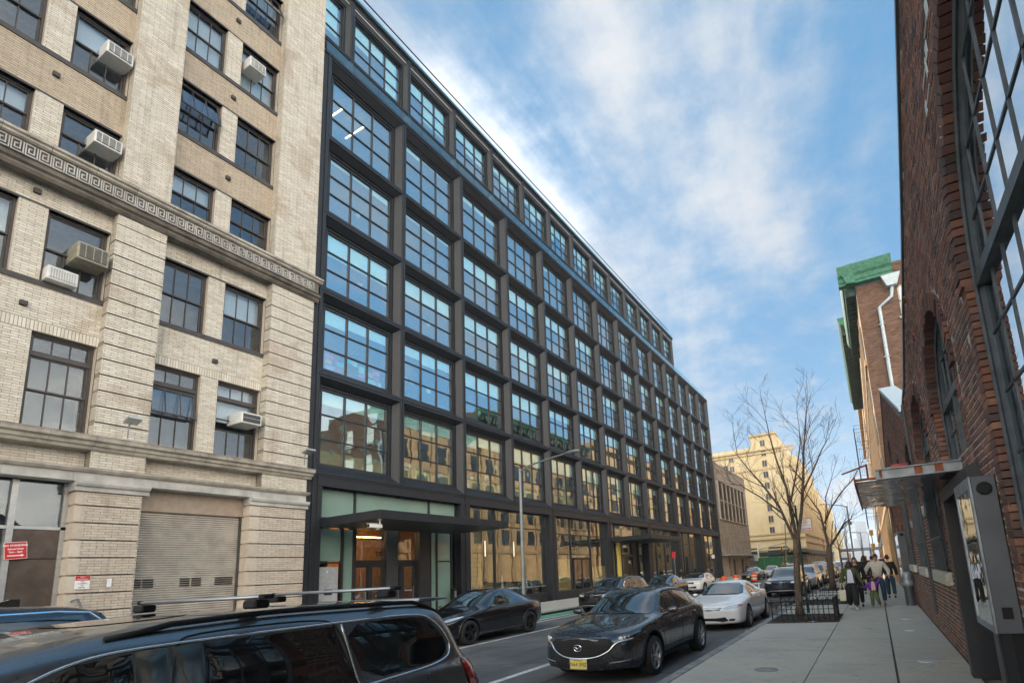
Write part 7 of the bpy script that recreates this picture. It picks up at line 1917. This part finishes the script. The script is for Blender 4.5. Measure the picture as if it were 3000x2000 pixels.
    for q in (-1,1): c=onhead((q*.074,.0,-.005)); e_.lathe([(.001,-.012*k),(.022*k,-.006*k),(.022*k,.006*k),(.001,.012*k)],c=tuple(c),n=10,axis=0)
    e_.build('ears',sk,None).parent=t
    # hair: cap shell over the crown + chosen shape
    hm=MB(); hm.cs=True; n=18; R_=1.12; vs=[];fs=[]
    for i in range(9):
        ph=PI*.60*i/8
        for j in range(n):
            th=2*PI*j/n; x_=math.sin(ph)*math.sin(th); y_=-math.sin(ph)*math.cos(th); z_=math.cos(ph)
            lim=.30 if y_<-.3 else -9
            zc=max(z_,lim if lim>-9 else z_); vs.append(onhead((x_*.074*R_+rnd.uniform(-.002,.002),y_*.094*(R_ if y_>-.3 else 1.05)+.004,zc*.118*R_+.004)))
    for i in range(8):
        for j in range(n): fs.append((i*n+j,(i+1)*n+j,(i+1)*n+(j+1)%n,i*n+(j+1)%n))
    hm.add(vs,fs)
    o=hm.build('hair',look['hair'],None); o.parent=t
    if look.get('long'):
        hl=look['long']; cc=[]
        for q in (-1,1): 
            a=onhead((q*.062,.02,.03)); b_=onhead((q*.088,.015,-.09)); c_=Vector((hc.x+q*.10*s,hc.y+.01*s,hc.z-hl*s)); cc.append([(*a,.035*s),(*b_,.040*s),(*c_,.028*s)])
        a=onhead((0,.06,.04)); b_=onhead((0,.10,-.08)); c_=Vector((hc.x,hc.y+.12*s,hc.z-hl*1.1*s)); cc.append([(*a,.06*s),(*b_,.06*s),(*c_,.05*s)])
        for c1 in cc: o2=skin('hair_lock',[c1],look['hair'],t,1)
    # clothes
    loose=look.get('loose',1.0)
    top=look['top']; tr=look['trousers']; ls=look.get('leg',1.0)
    def mid(a,b,f_): a=Vector(J[a]);b=Vector(J[b]); return a.lerp(b,f_)
    hem=look.get('hem',.90)
    def G(p,r): return (p[0]*s,p[1]*s,p[2]*s,r*s)
    skin('top',[[G((0,J['pelvis'][1],hem),.158*loose),G(J['belly'],.140*loose),G(J['chest'],.150*loose),G((J['neck'][0],J['neck'][1],J['neck'][2]-.035),.075)],
      [G(J['chest'],.150*loose),G(J['shL'],.080*loose),G(J['elL'],.066*loose),G(mid('elL','wrL',.92),.045*loose)],[G(J['chest'],.150*loose),G(J['shR'],.080*loose),G(J['elR'],.066*loose),G(mid('elR','wrR',.92),.045*loose)]],top,t,2)
    skin('trousers',[[G((0,J['pelvis'][1],1.0),.130),G((0,J['pelvis'][1],.90),.140*ls),G(J['hipL'],.112*ls),G(J['kneeL'],.085*ls),G(mid('kneeL','ankL',.90),.068*ls)],[G((0,J['pelvis'][1],.90),.140*ls),G(J['hipR'],.112*ls),G(J['kneeR'],.085*ls),G(mid('kneeR','ankR',.90),.068*ls)]],tr,t,2)
    for sd in 'LR':
        a=Vector(J['ank'+sd])*s; skin('shoe',[[(a.x,a.y+.04*s,a.z-.03*s,.046*s),(a.x,a.y-.05*s,a.z-.045*s,.044*s),(a.x,a.y-.14*s,a.z-.055*s,.034*s)]],look['shoe'],t,1)
    if look.get('inner'):
        m=MB(); m.cs=True; pts=[]
        yb=-.150*loose-.012
        m.add([(-.055*s,(yb+.07)*s,1.43*s),(.055*s,(yb+.07)*s,1.43*s),(.085*s,(yb-.004)*s,1.28*s),(.10*s,(yb-.004)*s,1.10*s),(.11*s,(yb+.0)*s,.96*s),(-.11*s,(yb+.0)*s,.96*s),(-.10*s,(yb-.004)*s,1.10*s),(-.085*s,(yb-.004)*s,1.28*s)],[(0,1,2,7),(7,2,3,6),(6,3,4,5)])
        m.build('shirt_front',look['inner'],None,fix=False).parent=t
    return t,J,s
walk={'kneeL':(.10,-.16,.50),'ankL':(.10,-.20,.11),'kneeR':(-.10,.02,.50),'ankR':(-.10,.22,.14)}
w1,J,s=person('woman in olive bomber jacket and wide black trousers carrying a cream tote bag',-.80,18.25,.05,1.50,dict(walk,wrR=(-.30,-.10,.92),elR=(-.27,.0,1.14),elL=(.30,.0,1.14),wrL=(.36,-.10,.94),head=(0,-.05,1.60)),dict(skin='skin_dark',hair='hair_black',long=.30,top='olive_cloth',trousers='black_cloth',shoe='shoe_white',loose=1.20,leg=1.45,hem=.98,inner='shirt_blue_white',tilt=.35),'people walking towards the camera')
def tote():
    t=thing('tote_bag','cream canvas tote bag hanging from the hand of the woman in olive','bag',(-1.06,18.12,.38))
    MB().prism([(-1.15,.42),(-.98,.42),(-.96,.75),(-1.16,.75)],1,18.06,18.12).build('bag_body','tote',t,bevel=.015)
    for y in (18.065,18.115): MB().tube([(-1.12,y,.74),(-1.09,y,.92),(-1.055,y,.96),(-1.02,y,.92),(-.99,y,.74)],.009,5).build('strap','tote',t)
tote()
person('woman with long brown hair in a dark fur collared coat, behind the woman in olive',-.66,19.35,0,1.60,dict(walk),dict(skin='skin_fair',hair='hair_brown',long=.26,top='black_cloth',trousers='black_cloth',shoe='black_cloth',loose=1.15),'people walking towards the camera')
mn,J,s=person('man in cream knitted sweater and jeans looking down at the child',-.04,19.7,0,1.68,dict(kneeL=(.12,-.20,.52),ankL=(.11,-.16,.12),kneeR=(-.12,.05,.50),ankR=(-.11,.28,.20),shL=(.20,0,1.40),shR=(-.20,0,1.40),elR=(-.36,-.05,1.16),wrR=(-.42,-.22,.93),elL=(.34,.02,1.14),wrL=(.33,-.25,.98),head=(0,-.05,1.61)),dict(skin='skin_fair',hair='hair_brown',top='cream_knit',trousers='jeans',shoe='boot_tan',loose=1.12,hem=.93,tilt=.40),'people walking towards the camera')
ck,J,s=person('small child in purple puffer jacket and green trousers holding the woman\'s hand',-.22,18.75,.15,1.0,dict(pelvis=(0,0,.86),belly=(0,0,1.02),chest=(0,0,1.22),neck=(0,0,1.38),head=(0,-.02,1.555),hipL=(.09,0,.83),hipR=(-.09,0,.83),kneeR=(-.10,-.02,.45),ankR=(-.10,.10,.11),kneeL=(.16,-.10,.46),ankL=(.26,.04,.16),shL=(.18,0,1.30),shR=(-.18,0,1.30),elR=(-.36,-.05,1.12),wrR=(-.56,-.02,1.16),elL=(.30,.0,1.36),wrL=(.40,.10,1.56)),dict(skin='skin_dark',hair='hair_black',top='purple_cloth',trousers='olive_pants',shoe='boot_tan',loose=1.35,leg=1.25,hs=1.5,hem=.92,inner='pink_cloth',turn=.6),'people walking towards the camera')
# hair bun with pink band and quilting ribs
b=MB(); b.cs=True; b.lathe([(.001,-.05),(.04,-.03),(.05,0),(.04,.03),(.001,.05)],c=(-.10,.0,1.01),n=12); b.build('hair_bun','hair_black',None).parent=ck
b=MB(); b.tube([(-.085+.034*math.cos(a),.034*math.sin(a),.975) for a in [2*PI*i/10 for i in range(11)]],.010,5); b.build('hair_band','pink',None).parent=ck
bk=dict(skin='skin_fair',hair='hair_black',top='black_cloth',trousers='black_cloth',shoe='black_cloth',hands=False,loose=1.15)
person('person in dark jacket and jeans walking just behind the man in the cream sweater',.34,22.6,PI,1.62,dict(walk),dict(bk,trousers='jeans'),'people walking away along the brick wall')
person('person in long black coat further back between the two women and the man',-.50,25.5,PI,1.66,dict(walk),dict(bk,hair='hair_brown',long=.2,loose=1.3,hem=.7),'people walking away along the brick wall')
person('person in black with brown fur hood in the distance, left of the man\'s head',-.22,28.5,PI,1.62,dict(walk),dict(bk,top='brown_fur'),'people walking away along the brick wall')
for i,(x,y,lab,tp) in enumerate(((-.6,38,'distant walker in brown among the small crowd on the right pavement','brown_fur'),(-.1,42,'distant walker in cream among the small crowd on the right pavement','cream_knit'),(.3,46,'distant walker in black closest to the brick wall, far back','black_cloth'),(-.9,52,'distant walker in pink at the far end of the right pavement','pink_cloth'))):
    person(lab,x,y,0,1.65,dict(walk),dict(bk,top=tp,hair='hair_brown'))
person('person in long black coat on the far pavement beside the low brown building',-15.4,72,1.2,1.6,dict(walk),dict(bk,loose=1.5,hem=.6))
person('person in black facing the black building at its far end',-16.0,57,2.2,1.6,dict(walk),dict(bk))
person('person with red brown hair on the far pavement behind the parked cars',-15.4,45,1.5,1.5,dict(walk),dict(bk,hair='rust',long=.3))
for i,(x,lab,tp) in enumerate(((-15.6,'leftmost tiny walker at the far crossing by the green hoarding','pink_cloth'),(-14.6,'middle tiny walker at the far crossing, in orange brown','boot_tan'),(-13.9,'rightmost tiny walker at the far crossing near the signal pole','shirt_blue_white'))):
    person(lab,x,98,0,1.7,dict(walk),dict(bk,top=tp))

# marks on the ground
def marks():
    p=MB(); r5=random.Random(3)
    pts=[(-3.6+1.0*math.cos(a)*(1+.25*math.sin(3*a+1)),22.6+2.6*math.sin(a)*(1+.2*math.cos(2*a))) for a in [2*PI*i/28 for i in range(28)]]
    p.prism(pts,2,.001,.0045); o=p.build('puddle','wet',None); tag(o,'dark wet patch on the road beside the kerb in front of the black suv','puddle')
    for (x,y,a,l) in ((-2.1,11.9,.1,.42),(-1.75,11.2,.2,.30),(-2.0,11.35,-.3,.26)):
        q=MB(); d=Vector((math.cos(a)*l/2,math.sin(a)*l/2,0)); n_=Vector((-math.sin(a)*.014,math.cos(a)*.014,0)); c=Vector((x,y,.1365))
        q.add([c-d-n_,c+d-n_*.4,c+d+n_*.4,c-d+n_],[(0,1,2,3)]); o=q.build('utility_mark','faded_red',None,fix=False); tag(o,{.42:'longest faded red paint dash on the pavement near the kerb',.30:'faded red paint dash on the pavement, nearest the joint',.26:'shortest faded red paint dash on the pavement near the kerb'}[l],'paint mark')
marks()
# ================================================================ air
def haze():
    m=bpy.data.materials.new('haze'); m.use_nodes=True; nt=m.node_tree; nt.nodes.clear()
    v=nt.nodes.new('ShaderNodeVolumePrincipled'); v.inputs['Color'].default_value=(.72,.82,.95,1); v.inputs['Density'].default_value=.00045; v.inputs['Anisotropy'].default_value=.2
    o=nt.nodes.new('ShaderNodeOutputMaterial'); nt.links.new(v.outputs[0],o.inputs['Volume']); MATS['haze']=m
    h=MB().box(-1520,1520,-1520,3020,-2.2,92).build('haze','haze'); h['kind']='stuff'; tag(h,'thin pale haze that fades the far end of the street','haze')
haze()
